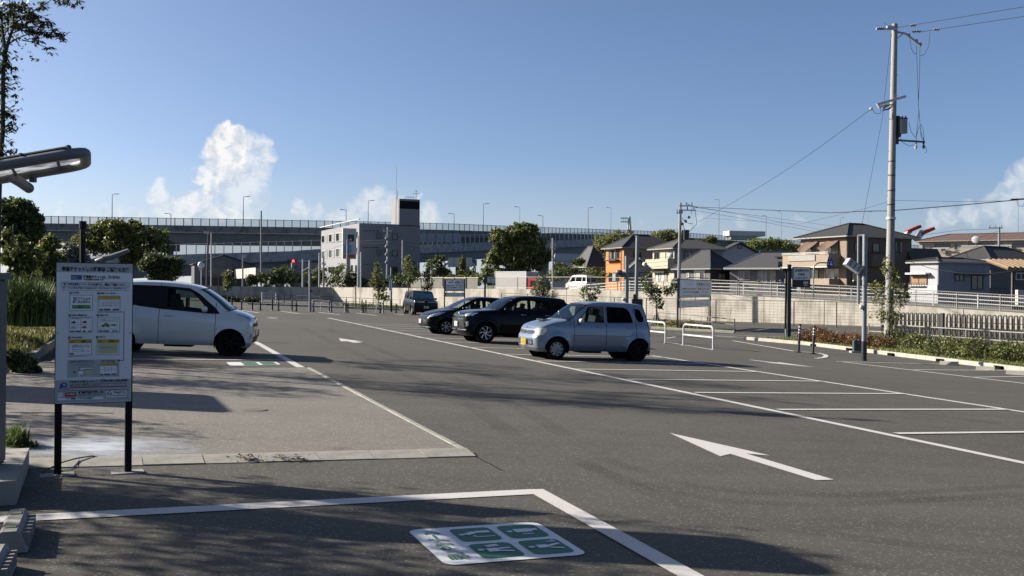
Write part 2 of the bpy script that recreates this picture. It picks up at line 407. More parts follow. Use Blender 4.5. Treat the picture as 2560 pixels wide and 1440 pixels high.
# ------------------------------------------------------------------ painted lines
def strip(a, b, w, name='parking_line', dz=0.006, m=None, kind='structure', up=None):
    a = Vector(a); b = Vector(b); d = (b - a); d.z = 0; L = d.length; d.normalize(); s = Vector((-d.y, d.x, 0)) * w/2
    n = max(1, int(L / 1.0)); mb = MB(); vs = []
    for i in range(n+1):
        p = a + (b - a) * (i/n)
        for q in (p - s, p + s): vs.append((q.x, q.y, zg(q.x, q.y) + dz))
    mb.add(vs, [(2*i, 2*i+2, 2*i+3, 2*i+1) for i in range(n)])
    return mb.build(name, m or M_paint, kind=kind)
def pl(p, q, w=0.15, **k): return strip(G(*p), G(*q), w, **k)
# long line A and B, C
Aa, Ab = G(820,795), G(2560,1158); dA = (Ab-Aa).normalized()
strip(Aa, Ab - dA*-3, 0.15)
Ba, Bb = G(1628,889), G(2560,1030.5); dB = (Bb-Ba).normalized()
strip(Ba, Bb + dB*3, 0.15)
Ba2 = G(1660,838); 
Ca, Cb = G(2098,904), G(2560,959); dC = (Cb-Ca).normalized(); strip(Ca, Cb + dC*4, 0.13)
# stall lines between A and B
def hitline(px, py, o, d, udir):
    p = G(px, py); u = Vector((udir.x, udir.y)); v = Vector((d.x, d.y)); w = Vector((o.x-p.x, o.y-p.y))
    den = u.x*v.y - u.y*v.x; t = (w.x*v.y - w.y*v.x)/den
    q = p + udir*t; return p, Vector((q.x, q.y, zg(q.x, q.y)))
k0 = G(1945,1026); 
for (px, py) in ((2240,1085),(1945,1025),(1738,982.5),(1570,949),(1440,923.5),(1335,903),(1245,886),(1165,869),(1100,855),(1045,845)):
    p, q = hitline(px, py, Ba, dB, D2); strip(p, q, 0.14, dz=0.011)
# back half of the far stalls, seen right of the cars in the left rows
for i, (px, py) in enumerate(((1000,834.5),(960,826),(925,819),(895,813),(872,808))):
    a = G(px, py); strip(a, a + D2*5.0, 0.13, dz=0.011)
# right stall lines by line C
for (px, py, ex, ey) in ((2090,904.5,2360,911),(2285,925,2560,927),(2430,944,2560,942)):
    pl((px,py),(ex,ey), 0.12, dz=0.011)
# near left bay
pl((-60,1303),(1340,1230), 0.2); 
e1 = G(1335,1226); strip(e1, G(1720,1440) + (G(1720,1440)-e1)*0.4, 0.16, dz=0.011)
# line by the silver van
pl((622,846),(752,919), 0.17)
pl((330,884),(690,887), 0.12, dz=0.011); pl((330,899),(705,901), 0.12, dz=0.011)
pl((640,863),(655,864), 0.10, dz=0.011)
# far stall ticks
for (a, b, c, d) in ((600,775.5,646,782),(700,778,750,784.5),(795,780.5,850,787),(890,782.5,942,789),(985,784,1010,787)): pl((a,b),(c,d), 0.2)
for (a, b, c, d) in ((560,763,745,773),(590,782,850,786),(600,767,640,770)): pl((a,b),(c,d), 0.12, dz=0.011)
# entrance lines on the right
pl((1665,855),(1785,875),0.12); pl((1560,842),(1600,848),0.12); pl((1665,846),(1690,842),0.12)
pl((1832,852),(1985,878),0.15); pl((1985,878),(2050,884),0.15, dz=0.011); 
arc = [G(2045,883.5), G(2062,887.5), G(2066,891), G(2060,895), G(2040,897)]
for a, b in zip(arc, arc[1:]): strip(a, b, 0.16, dz=0.016)
pl((1870,822),(1985,831),0.14); pl((1740,835),(1880,846),0.13); pl((1720,838),(1840,842),0.13); pl((1690,833),(1832,844),0.13,dz=0.011)
pl((1795,837),(1960,843),0.13,dz=0.016)
# arrows
def arrow(tip, tail, headlen, headw, shaftw, label, name='road_arrow'):
    tip = G(*tip); tail = G(*tail); d = tail - tip; d.z = 0; L = d.length; d.normalize(); s = Vector((-d.y, d.x, 0)); mb = MB()
    def P(a, b):
        q = tip + d*a + s*b; return (q.x, q.y, zg(q.x, q.y)+0.006)
    vs = [P(0,0), P(headlen,-headw/2), P(headlen*0.92,-shaftw/2), P(headlen*0.92,shaftw/2), P(headlen,headw/2)]
    mb.add(vs, [(0,1,2),(0,2,3),(0,3,4)])
    n = 5; vs = []
    for i in range(n+1):
        a = headlen*0.92 + (L-headlen*0.92)*i/n; vs += [P(a,-shaftw/2), P(a,shaftw/2)]
    mb.add(vs, [(2*i,2*i+2,2*i+3,2*i+1) for i in range(n)])
    o = mb.build(name, M_paint, kind='structure'); o['label'] = label
arrow((1673,1083),(2062,1201), 1.75, 0.62, 0.20, 'large white direction arrow painted in the near driving lane')
arrow((847,846),(894,857), 1.8, 0.75, 0.28, 'small white arrow in the driving lane beyond the van')
arrow((2040,919),(1876,900), 1.8, 0.6, 0.16, 'white arrow pointing to the camera in the right hand lane')
# far turn arrow
pl((670,795),(690,796.5),0.35); pl((672,793.4),(695,794),0.3,dz=0.011)
# ------------------------------------------------------------------ pale paved apron on the left with block edging
E0 = G(772,921); E1 = G(1178,1136); E2 = G(30,1166)
far = G(330,915); 
apr = [E2 + (E2-E1)*0.35, E1, E0, E0 + (G(330,921)-E0).normalized()*22]
mbp = MB()
def drape(poly, dz, step=0.7):
    vs2 = []; n = len(poly)
    for i in range(n):
        a = poly[i]; b = poly[(i+1)%n]; k = max(1, int((b-a).length/step))
        for j in range(k): vs2.append(a + (b-a)*j/k)
    bx = [p.x for p in poly]; by = [p.y for p in poly]
    m = len(vs2); pts = [Vector((p.x,p.y)) for p in vs2]
    def ins(x, y):
        c = False
        for i in range(m):
            a, b = pts[i], pts[(i+1)%m]
            if (a.y > y) != (b.y > y) and x < (b.x-a.x)*(y-a.y)/(b.y-a.y)+a.x: c = not c
        return c
    x = min(bx)+0.3
    while x < max(bx):
        y = min(by)+0.3
        while y < max(by):
            if ins(x, y): pts.append(Vector((x, y)))
            y += step
        x += step
    r = delaunay_2d_cdt(pts, [(i,(i+1)%m) for i in range(m)], [], 1, 1e-5)
    fs = [f for f in r[2] if ins(sum(r[0][i].x for i in f)/3, sum(r[0][i].y for i in f)/3)]
    return [(p.x,p.y,zg(p.x,p.y)+dz) for p in r[0]], fs
vs, fs = drape(apr, 0.012); mbp.add(vs, fs); mbp.build('pavement', M_pave, kind='structure')
M_kerb = pm('kerb_concrete', (0.36,0.335,0.29), 0.85, var=0.22, scale=6, bump=0.3, bscale=90)
M_kerb_e = pm('edging_concrete', (0.40,0.385,0.335), 0.85, var=0.25, scale=5, bump=0.3, bscale=90)
M_kerb_w = pm('kerb_pale', (0.50,0.48,0.41), 0.8, var=0.15, scale=2, bump=0.2)
def kerbrun(a, b, blk, w, h, name='kerb', m=None, gap=0.008, label=None, zoff=0.0, cham=0.02, bl='kerb_block', drain=0, slope=False):
    a = Vector(a); b = Vector(b); d = b - a; d.z = 0; L = d.length; d.normalize(); n = max(1, int(round(L/blk))); bl_ = L/n
    root = bpy.data.objects.new(name, None); col.objects.link(root); tag(root, label, None, None, 'structure'); root.location = a
    hw = w/2; s = Vector((-d.y, d.x, 0)); mb = MB()
    prof = [(-hw,-0.1),(-hw,h-cham),(-hw+cham,h),(hw-cham,h),(hw,h-cham),(hw,-0.1)]
    if slope: prof = [(-hw,-0.1),(-hw,0.010),(hw-0.03,h),(hw,h),(hw,-0.1)]
    mb.prism(prof, lambda p, q, t: (t-(bl_-gap)/2, p, q), bl_-gap)
    me = mb.mesh(bl, m or M_kerb)
    md = None
    for i in range(n):
        c = a + d*(bl_*(i+0.5)); e0 = a + d*(bl_*i); e1 = a + d*(bl_*(i+1))
        sl = (zg(e1.x,e1.y)-zg(e0.x,e0.y))/bl_
        M = basis(Vector((c.x,c.y,zg(c.x,c.y)+zoff+random.uniform(-.004,.004))) - root.location, (d.x,d.y,sl), (s.x,s.y,0))
        link(bl, me, root, M)
        if drain and i % drain == 1:
            k = MB(); k.box((0,-hw-0.03,h*0.35),(0.32,0.12,0.10)); k.build('drain_slot', M_dark, root, matrix=M)
    return root
kerbrun(E2 + Vector((0,0,0)), E1, 0.52, 0.30, 0.045, slope=True, m=M_kerb_e, label='flush concrete edging blocks along the near side of the pale paving')
kerbrun(E1, E0, 0.6, 0.10, 0.022, m=M_kerb_e, label='flush concrete edging blocks running away beside the pale paving')
# shared-use marking (rounded white panel, four green squares)
M_green = pm('marking_green', (0.02,0.17,0.085), 0.6, var=0.35, scale=30)
M_mwhite = pm('marking_white', (0.95,0.97,1.0), 0.6, var=0.10, scale=30)
def marking(c00, c10, c11, c01, name, label, detail=True):
    # corners: a=(0,0) text side near ... bilinear
    P0, P1, P2, P3 = [G(*c) for c in (c00, c10, c11, c01)]
    def W(u, v, dz):
        p = P0*(1-u)*(1-v) + P1*u*(1-v) + P2*u*v + P3*(1-u)*v
        return Vector((p.x, p.y, zg(p.x, p.y) + dz))
    def rr(u0, v0, u1, v1, r, dz, m, nm, parent=None):
        pts = []
        for cx, cy, a0 in ((u1-r,v1-r,0),(u0+r,v1-r,90),(u0+r,v0+r,180),(u1-r,v0+r,270)):
            for k in range(6):
                a = R(a0+k*18); pts.append((cx+r*math.cos(a), cy+r*math.sin(a)))
        mb = MB(); o0 = W((u0+u1)/2,(v0+v1)/2,dz)
        vs = [W(u, v, dz) for u, v in pts] + [o0]; n = len(pts)
        if parent: vs = [p - parent.location for p in vs]
        mb.add(vs, [(i,(i+1)%n,n) for i in range(n)])
        return mb.build(nm, m, parent)
    root = bpy.data.objects.new(name, None); col.objects.link(root); root.location = P0; tag(root, label, None, None, 'structure')
    rr(0,0,1,1,0.09,0.006,M_mwhite,'panel',root)
    rects = [(0.28,0.08,0.58,0.46),(0.64,0.08,0.94,0.46),(0.28,0.54,0.58,0.92),(0.64,0.54,0.94,0.92)]
    for q, (u0,v0,u1,v1) in enumerate(rects):
        rr(u0,v0,u1,v1,0.055,0.009,M_green,'green_square',root)
        if not detail: continue
        cu, cv = (u0+u1)/2, (v0+v1)/2
        def circ(u, v, r, nm='pictogram'):
            mb = MB(); vs = [W(u+r*math.cos(a*0.63), v+r*1.0*math.sin(a*0.63), 0.012)-root.location for a in range(10)]
            mb.add(vs, [tuple(range(10))]); mb.build(nm, M_mwhite, root)
        def line(pts, w, dz=0.012):
            mb = MB()
            for (a, b), (c, d) in zip(pts, pts[1:]):
                L = math.hypot(c-a, d-b) or 1; nx, ny = -(d-b)/L*w/2, (c-a)/L*w/2
                mb.add([W(a+nx,b+ny,dz)-root.location, W(a-nx,b-ny,dz)-root.location, W(c-nx,d-ny,dz)-root.location, W(c+nx,d+ny,dz)-root.location], [(0,1,2,3)])
            mb.build('pictogram', M_mwhite, root)
        circ(u0+0.05, cv + (0.02 if q in (0,) else 0), 0.024)
        if q == 0:   # standing figure with pack
            line([(u0+0.09,cv),(u0+0.17,cv)],0.09); line([(u0+0.17,cv+.02),(u0+0.26,cv+.03)],0.03); line([(u0+0.17,cv-.03),(u0+0.26,cv-.06)],0.03); line([(u0+0.11,cv+.10),(u0+0.20,cv+.12)],0.05)
        elif q == 1: # leg in a cast
            line([(u0+0.09,cv),(u0+0.17,cv)],0.08); line([(u0+0.17,cv),(u0+0.27,cv+.05)],0.035); line([(u0+0.17,cv-.04),(u0+0.26,cv-.08)],0.03)
            line([(u0+0.20,cv+.12),(u0+0.27,cv+.11)],0.02); circ(u0+0.255,cv+.145,0.012)
        elif q == 2: # bent figure with cane
            line([(u0+0.08,cv),(u0+0.16,cv+.05),(u0+0.27,cv+.05)],0.06); line([(u0+0.12,cv-.05),(u0+0.14,cv-.09),(u0+0.27,cv-.09)],0.02)
        else:        # figure carrying a child
            line([(u0+0.09,cv+.01),(u0+0.22,cv+.01)],0.10); line([(u0+0.22,cv+.02),(u0+0.27,cv+.02)],0.05); line([(u0+0.12,cv-.09),(u0+0.2,cv-.10)],0.025)
    if detail:
        uu = P1-P0; vv = P3-P0; o = text('思いやりゾーン', uu.length*0.155, M_green, root, Matrix.Identity(4), bold=0.02)
        bx = [q.co.x for q in o.data.vertices]; ww = max(bx)-min(bx); tgt = vv.length*0.80; B = basis(W(0.145,0.5,0.011)-root.location, vv, -uu)
        o.matrix_local = B @ Tm(-(max(bx)+min(bx))/2*tgt/ww,0,0) @ Matrix.Diagonal((tgt/ww,1,1,1))
    return root
marking((1115,1416),(1472,1388),(1340,1306),(1017,1327),'shared_space_marking','white rounded panel with four green pictogram squares painted in the near bay')
marking((575,915),(702,912),(690,905.5),(565,906),'shared_space_marking','worn pale green and white panel painted beside the white van', detail=False)

def stain(poly, name, colr, sc, lo, hi, dz, label):
    m = bpy.data.materials.new(name); m.use_nodes = True; t = m.node_tree; N, L = t.nodes, t.links; b = N['Principled BSDF']; o = N['Material Output']
    b.inputs['Base Color'].default_value = (*colr,1); b.inputs['Roughness'].default_value = 0.8
    tc = N.new('ShaderNodeTexCoord'); mp = N.new('ShaderNodeMapping'); mp.inputs['Scale'].default_value = (0.5,2.2,1); L.new(tc.outputs['Generated'], mp.inputs[0])
    nz = N.new('ShaderNodeTexNoise'); nz.inputs['Scale'].default_value = sc; nz.inputs['Detail'].default_value = 8; nz.inputs['Roughness'].default_value = 0.7; L.new(mp.outputs[0], nz.inputs[0])
    gr = N.new('ShaderNodeTexGradient'); gr.gradient_type = 'SPHERICAL'; m2 = N.new('ShaderNodeMapping'); m2.inputs['Location'].default_value = (-1,-1,0); m2.inputs['Scale'].default_value = (2,2,0); L.new(tc.outputs['Generated'], m2.inputs[0]); L.new(m2.outputs[0], gr.inputs[0])
    mu = N.new('ShaderNodeMath'); mu.operation = 'MULTIPLY_ADD'; mu.inputs[1].default_value = 0.6; L.new(gr.outputs['Fac'], mu.inputs[0]); L.new(nz.outputs[0], mu.inputs[2])
    r = N.new('ShaderNodeMapRange'); r.inputs[1].default_value = lo; r.inputs[2].default_value = hi; L.new(mu.outputs[0], r.inputs[0])
    tr = N.new('ShaderNodeBsdfTransparent'); mx = N.new('ShaderNodeMixShader'); L.new(r.outputs[0], mx.inputs[0]); L.new(tr.outputs[0], mx.inputs[1]); L.new(b.outputs[0], mx.inputs[2]); L.new(mx.outputs[0], o.inputs[0])
    P = [G(*p) for p in poly]; v, f = drape(P, dz, 0.25); mb = MB(); mb.add(v, f); ob = mb.build('stain', m, None, kind='structure'); ob['label'] = label
stain([(10,1160),(520,1150),(500,1090),(20,1085)], 'pale_stain', (0.34,0.38,0.43), 5.0, 0.60, 1.10, 0.017, 'pale dried residue on the paving by the edging blocks')

mt_ = bpy.data.materials.new('tyre_mark'); mt_.use_nodes = True; N, L = mt_.node_tree.nodes, mt_.node_tree.links; b = N['Principled BSDF']; b.inputs['Base Color'].default_value = (0.02,0.02,0.02,1); b.inputs['Roughness'].default_value = 0.7
tc = N.new('ShaderNodeTexCoord'); nz = N.new('ShaderNodeTexNoise'); nz.inputs['Scale'].default_value = 0.5; nz.inputs['Detail'].default_value = 5; L.new(tc.outputs['Object'], nz.inputs[0])
r = N.new('ShaderNodeMapRange'); r.inputs[1].default_value = 0.35; r.inputs[2].default_value = 0.7; r.inputs[3].default_value = 0.0; r.inputs[4].default_value = 0.17; L.new(nz.outputs[0], r.inputs[0])
tr = N.new('ShaderNodeBsdfTransparent'); mx = N.new('ShaderNodeMixShader'); L.new(r.outputs[0], mx.inputs[0]); L.new(tr.outputs[0], mx.inputs[1]); L.new(b.outputs[0], mx.inputs[2]); L.new(mx.outputs[0], N['Material Output'].inputs[0])
def arcmark(pts, w):
    q = [Vector(p) for p in pts]; out = []
    for i in range(25):
        t = i/24*(len(q)-1); k = min(len(q)-2,int(t)); u = t-k; p0,p1,p2,p3 = q[max(0,k-1)],q[k],q[k+1],q[min(len(q)-1,k+2)]
        x = [0.5*((2*p1[a])+(-p0[a]+p2[a])*u+(2*p0[a]-5*p1[a]+4*p2[a]-p3[a])*u*u+(-p0[a]+3*p1[a]-3*p2[a]+p3[a])*u**3) for a in (0,1)]; out.append(Vector((x[0],x[1],0)))
    mb = MB(); vs = []
    for i,p in enumerate(out):
        d = (out[min(24,i+1)]-out[max(0,i-1)]).normalized(); n_ = Vector((-d.y,d.x,0))*w/2
        for z in (p-n_,p+n_): vs.append((z.x,z.y,zg(z.x,z.y)+0.0035))
    mb.add(vs,[(2*i,2*i+2,2*i+3,2*i+1) for i in range(24)]); mb.build('tyre_mark', mt_, None, kind='structure')
for P_,w_ in (([(2560,1235),(2300,1252),(2000,1262),(1700,1235),(1450,1160)],0.20),([(2560,1215),(2300,1230),(2020,1238),(1740,1215),(1500,1145)],0.18),([(2560,1385),(2100,1340),(1700,1260),(1400,1130)],0.22),([(1300,1100),(1150,1000),(1000,930),(860,870),(760,820)],0.25),([(1420,1090),(1250,995),(1080,925),(930,868),(820,822)],0.25),([(1900,1000),(1600,985),(1300,960),(1050,905)],0.22),([(2500,1060),(2200,1020),(1900,968),(1700,930)],0.2),([(2300,980),(2050,950),(1850,925)],0.25),([(1350,900),(1150,868),(1000,838),(880,812)],0.25)):
    arcmark([G(*p) for p in P_], w_)
strip(E1+(E1-E0).normalized()*0.02, E1+(E1-E0).normalized()*0.95, 0.014, 'pavement_seam', dz=0.003, m=M_dark)
# ------------------------------------------------------------------ retaining wall and its fences
def streakconc(name, hi, lo, sx=0.5):
    hi, lo = [v*ALB for v in hi], [v*ALB for v in lo]
    m, t, b, o = nt(name); N, L = t.nodes, t.links
    tc = N.new('ShaderNodeTexCoord'); mp = N.new('ShaderNodeMapping'); mp.inputs['Scale'].default_value = (1.6*sx, 1.6*sx, 0.12)
    L.new(tc.outputs['Object'], mp.inputs[0])
    a = N.new('ShaderNodeTexNoise'); a.inputs['Scale'].default_value = 2.0; a.inputs['Detail'].default_value = 7; a.inputs['Roughness'].default_value = 0.7; L.new(mp.outputs[0], a.inputs[0])
    c = N.new('ShaderNodeTexNoise'); c.inputs['Scale'].default_value = 0.8; c.inputs['Detail'].default_value = 6; L.new(tc.outputs['Object'], c.inputs[0])
    s = N.new('ShaderNodeMath'); s.operation = 'MULTIPLY'; L.new(a.outputs[0], s.inputs[0]); L.new(c.outputs[0], s.inputs[1])
    r = N.new('ShaderNodeValToRGB'); e = r.color_ramp.elements; e[0].position = 0.16; e[0].color = (*lo, 1); e[1].position = 0.29; e[1].color = (*hi, 1)
    L.new(s.outputs[0], r.inputs[0]); L.new(r.outputs[0], b.inputs['Base Color']); b.inputs['Roughness'].default_value = 0.9
    return m
M_wall = streakconc('wall_concrete', (0.72,0.68,0.59), (0.42,0.385,0.32))
M_wallcap = pm('wall_cap', (0.5,0.47,0.42), 0.9, var=0.2, scale=2)
def wallrun(p0, d, n, ln, topf, label, nrm):
    root = thing('retaining_wall', label, 'wall', p0); d = d.normalized()
    for i in range(n):
        a = p0 + d*ln*i; b = p0 + d*(ln*(i+1)-0.05)
        mb = MB(); th = nrm*0.35; vs = []
        for q, t in ((a, topf(ln*i)), (b, topf(ln*(i+1)))):
            for o in (Vector((0,0,0)), th):
                for z in (-1.6, t): vs.append(Vector((q.x,q.y,z))+o-Vector((p0.x,p0.y,0)))
        # idx: a0b a0t a1b a1t b0b b0t b1b b1t
        mb.add(vs, [(0,4,5,1),(2,3,7,6),(1,5,7,3),(0,1,3,2),(4,6,7,5),(0,2,6,4)]); mb.build('wall_panel', M_wall, root)
    mb = MB(); e = p0 + d*ln*n - p0
    mb.add([nrm*0.06+Vector((0,0,-1.6)), e+nrm*0.06+Vector((0,0,-1.6)), e+nrm*0.06+Vector((0,0,topf(ln*n)-.03)), nrm*0.06+Vector((0,0,topf(0)-.03))], [(0,1,2,3)])
    mb.build('joint_filler', pm('joint_dark',(0.05,0.045,0.04),0.9), root)
    return root
W1n = 19; W1L = (WD*(1.22-SC)).length/W1n; WDn = WD.normalized(); WLEN = WD.length
wallrun(CORN, WD, W1n, W1L, lambda t: wtop(SC + t/WLEN), 'long sunlit cream concrete retaining wall across the road, sloping down to the right', nr)
wallrun(CORN + LEFTD.normalized()*50, -LEFTD, 11, 50/11, lambda t: 1.56, 'shaded grey concrete retaining wall left of the corner', Vector((-0.34,0.94,0)))
# low hump of rubble plants on the ground line is added with the vegetation
M_frail = pm('fence_cream', (0.50,0.48,0.42), 0.5, 0.1, var=0.08)
def z_on(s): return wtop(s)
def parapet_fence(s0, s1, label, h=1.1, bars=True, bay=2.0):
    p0 = wl(s0)+nr*0.17; root = thing('fence', label, 'fence', (p0.x,p0.y,wtop(s0)))
    n = int((s1-s0)*WLEN/bay); 
    post = MB().box((0,0,h/2),(0.06,0.06,h)).mesh('post', M_frail)
    for i in range(n+1):
        s = s0+(s1-s0)*i/n; p = wl(s)+nr*0.17
        link('post', post, root, Tm(p.x-p0.x,p.y-p0.y,wtop(s)-wtop(s0)))
    for i in range(n):
        sa, sb = s0+(s1-s0)*i/n, s0+(s1-s0)*(i+1)/n
        a = wl(sa)+nr*0.17; b = wl(sb)+nr*0.17; a.z = wtop(sa); b.z = wtop(sb); o = Vector((p0.x,p0.y,wtop(s0)))
        mb = MB()
        mb.tube([a-o+Vector((0,0,h)), b-o+Vector((0,0,h))], 0.025, 6); mb.build('rail', M_frail, root)
        MB().tube([a-o+Vector((0,0,0.12)), b-o+Vector((0,0,0.12))], 0.02, 6).build('rail', M_frail, root)
        if bars:
            mb = MB(); k = int(bay/0.125)
            for j in range(1,k):
                p = a+(b-a)*(j/k)-o; mb.box(p+Vector((0,0,0.12+(h-0.12)/2)), (0.016,0.016,h-0.12))
            mb.build('baluster', M_frail, root, kind='stuff')
    return root
parapet_fence(0.405, 0.72, 'cream railing on top of the retaining wall behind the parked cars', bay=2.6)
parapet_fence(0.722, 1.15, 'cream railing on the sloping right end of the retaining wall', bay=2.6)
# fence with pale panels above the wall, left of the lorry
root = thing('fence', 'low fence of dull panels on the wall left of the white lorry', 'fence', wl(0.26)+Vector((0,0,1.56)))
for i in range(6):
    a = wl(0.26+0.02*i)-wl(0.26); b = wl(0.26+0.02*(i+1)-0.0015)-wl(0.26); mb = MB()
    mb.add([a+Vector((0,0,.05)),b+Vector((0,0,.05)),b+Vector((0,0,1.0)),a+Vector((0,0,1.0))],[(0,1,2,3)]); mb.build('panel', pm('fence_panel_grey',(0.22,0.21,0.18),0.7,var=0.3,scale=1), root)
    MB().box(a+Vector((0,0,.55)),(0.07,0.07,1.1)).build('post', M_frail, root)
MB().tube([Vector((0,0,1.05)), wl(0.38)-wl(0.26)+Vector((0,0,1.05))],0.03,6).build('rail', M_frail, root)
# white pipe guard rail along the upper street
def guardrail(s0, s1, off, label, zs=(0.35,0.62,0.9), bay=3.0):
    p0 = wl(s0)+nr*off; z0 = uz(p0.x,p0.y); root = thing('guard_rail', label, 'guard rail', (p0.x,p0.y,z0)); n = int((s1-s0)*WLEN/bay)
    pts = []
    for i in range(n+1):
        p = wl(s0+(s1-s0)*i/n)+nr*off; pts.append(Vector((p.x,p.y,uz(p.x,p.y)))-Vector((p0.x,p0.y,z0)))
    for z in zs: MB().tube([p+Vector((0,0,z)) for p in pts],0.045,6).build('rail', M_white, root)
    me = MB().tube([(0,0,0),(0,0,1.0)],0.055,6).mesh('post', M_white)
    for p in pts: link('post', me, root, Tm(*p))
guardrail(0.44, 0.62, 7.5, 'white three rail guard rail on the upper street by the white van')
guardrail(0.64, 1.1, 7.0, 'white three rail guard rail along the upper street below the houses')
# tall wire mesh fence in front of the wall, on the near side of the road
M_mesh = pm('mesh_fence_grey', (0.10,0.10,0.095), 0.6)
def meshfence(s0, s1, off, label, h=1.72, bay=3.0):
    p0 = wl(s0)-nr*off; z0 = zg(p0.x,p0.y); root = thing('mesh_fence', label, 'fence', (p0.x,p0.y,z0)); n = int((s1-s0)*WLEN/bay); pts = []
    for i in range(n+1):
        p = wl(s0+(s1-s0)*i/n)-nr*off; pts.append(Vector((p.x,p.y,zg(p.x,p.y)))-Vector((p0.x,p0.y,z0)))
    me = MB().tube([(0,0,-.1),(0,0,h)],0.04,6).mesh('post', M_mesh)
    for p in pts: link('post', me, root, Tm(*p))
    MB().tube([p+Vector((0,0,h)) for p in pts],0.025,5).build('rail', M_mesh, root)
    mb = MB()
    for k in range(1,9): mb.tube([p+Vector((0,0,h*k/9)) for p in pts],0.0075,3,cap=False)
    for a, b in zip(pts, pts[1:]):
        for j in range(1,10): q = a+(b-a)*j/10; mb.tube([q+Vector((0,0,.05)), q+Vector((0,0,h))],0.004,3,cap=False)
    mb.build('wire', M_mesh, root, kind='stuff')
meshfence(0.475, 0.885, 5.0, 'tall thin wire mesh fence along the lower road in front of the wall')
# pipe fences
def pipefence(pts, label, h=0.75, rails=(0.72,0.42), m=None, r=0.03, name='pipe_fence'):
    m = m or M_frail; p0 = pts[0]; root = thing(name, label, 'fence', p0)
    me = MB().tube([(0,0,-.05),(0,0,h)],r*1.2,6).mesh('post', m)
    for p in pts: link('post', me, root, Tm(*(p-p0)))
    for z in rails: MB().tube([p-p0+Vector((0,0,z)) for p in pts],r,6).build('rail', m, root)
pipefence([G(x,y) for x,y in ((1645,806),(1700,812),(1768,821),(1836,831))], 'low pipe fence behind the price board beside the entrance', m=pm('rail_brown',(0.16,0.15,0.13),0.6))
pipefence([G(x,y) for x,y in ((2172,851),(2235,855),(2300,861),(2415,871),(2500,879),(2620,888))], 'low cream pipe fence between the clipped hedge and the folding gate', h=0.85, rails=(0.82,0.45), m=pm('rail_dull',(0.33,0.31,0.28),0.6))
pipefence([G(x,y) for x,y in ((707,758),(738,759),(769,760.5),(800,762),(833,763),(866,764.5),(899,766),(933,767.5),(967,769),(1000,771))], 'long thin dark rail fence at the far end of the lot', h=0.8, rails=(0.75,0.4), m=M_mesh, r=0.02)
pipefence([G(x,y) for x,y in ((655,757.2),(690,758))], 'short white three rail barrier at the foot of the shaded wall', h=0.95, rails=(0.9,0.62,0.34), m=M_white, r=0.05)
# ------------------------------------------------------------------ kerbs
kerbrun(G(620,761), G(1000,776), 1.1, 0.35, 0.14, m=M_kerb_w, label='pale kerb with dark drain slots along the far edge of the lot', drain=2)
kerbrun(G(1862,849), G(2015,862.5), 0.62, 0.16, 0.14, m=M_kerb_w, label='rounded end of the pale kerb beside the tall sign')
kerbrun(G(2015,862.5), G(2560,929.5)+(G(2560,929.5)-G(2015,862.5))*0.6, 0.6, 0.16, 0.14, m=M_kerb_w, label='pale block kerb in front of the grass strip and hedges', drain=5)
kerbrun(G(1628,822), G(1836,833), 0.62, 0.16, 0.13, m=M_kerb_w, label='pale kerb of the small planted island below the price board')
kerbrun(G(83,901), G(150,853), 0.6, 0.15, 0.16, m=M_kerb, label='pale kerb at the foot of the grass bank')
kerbrun(G(150,853), G(330,800), 0.6, 0.15, 0.16, m=M_kerb, label='pale kerb running on behind the notice board')
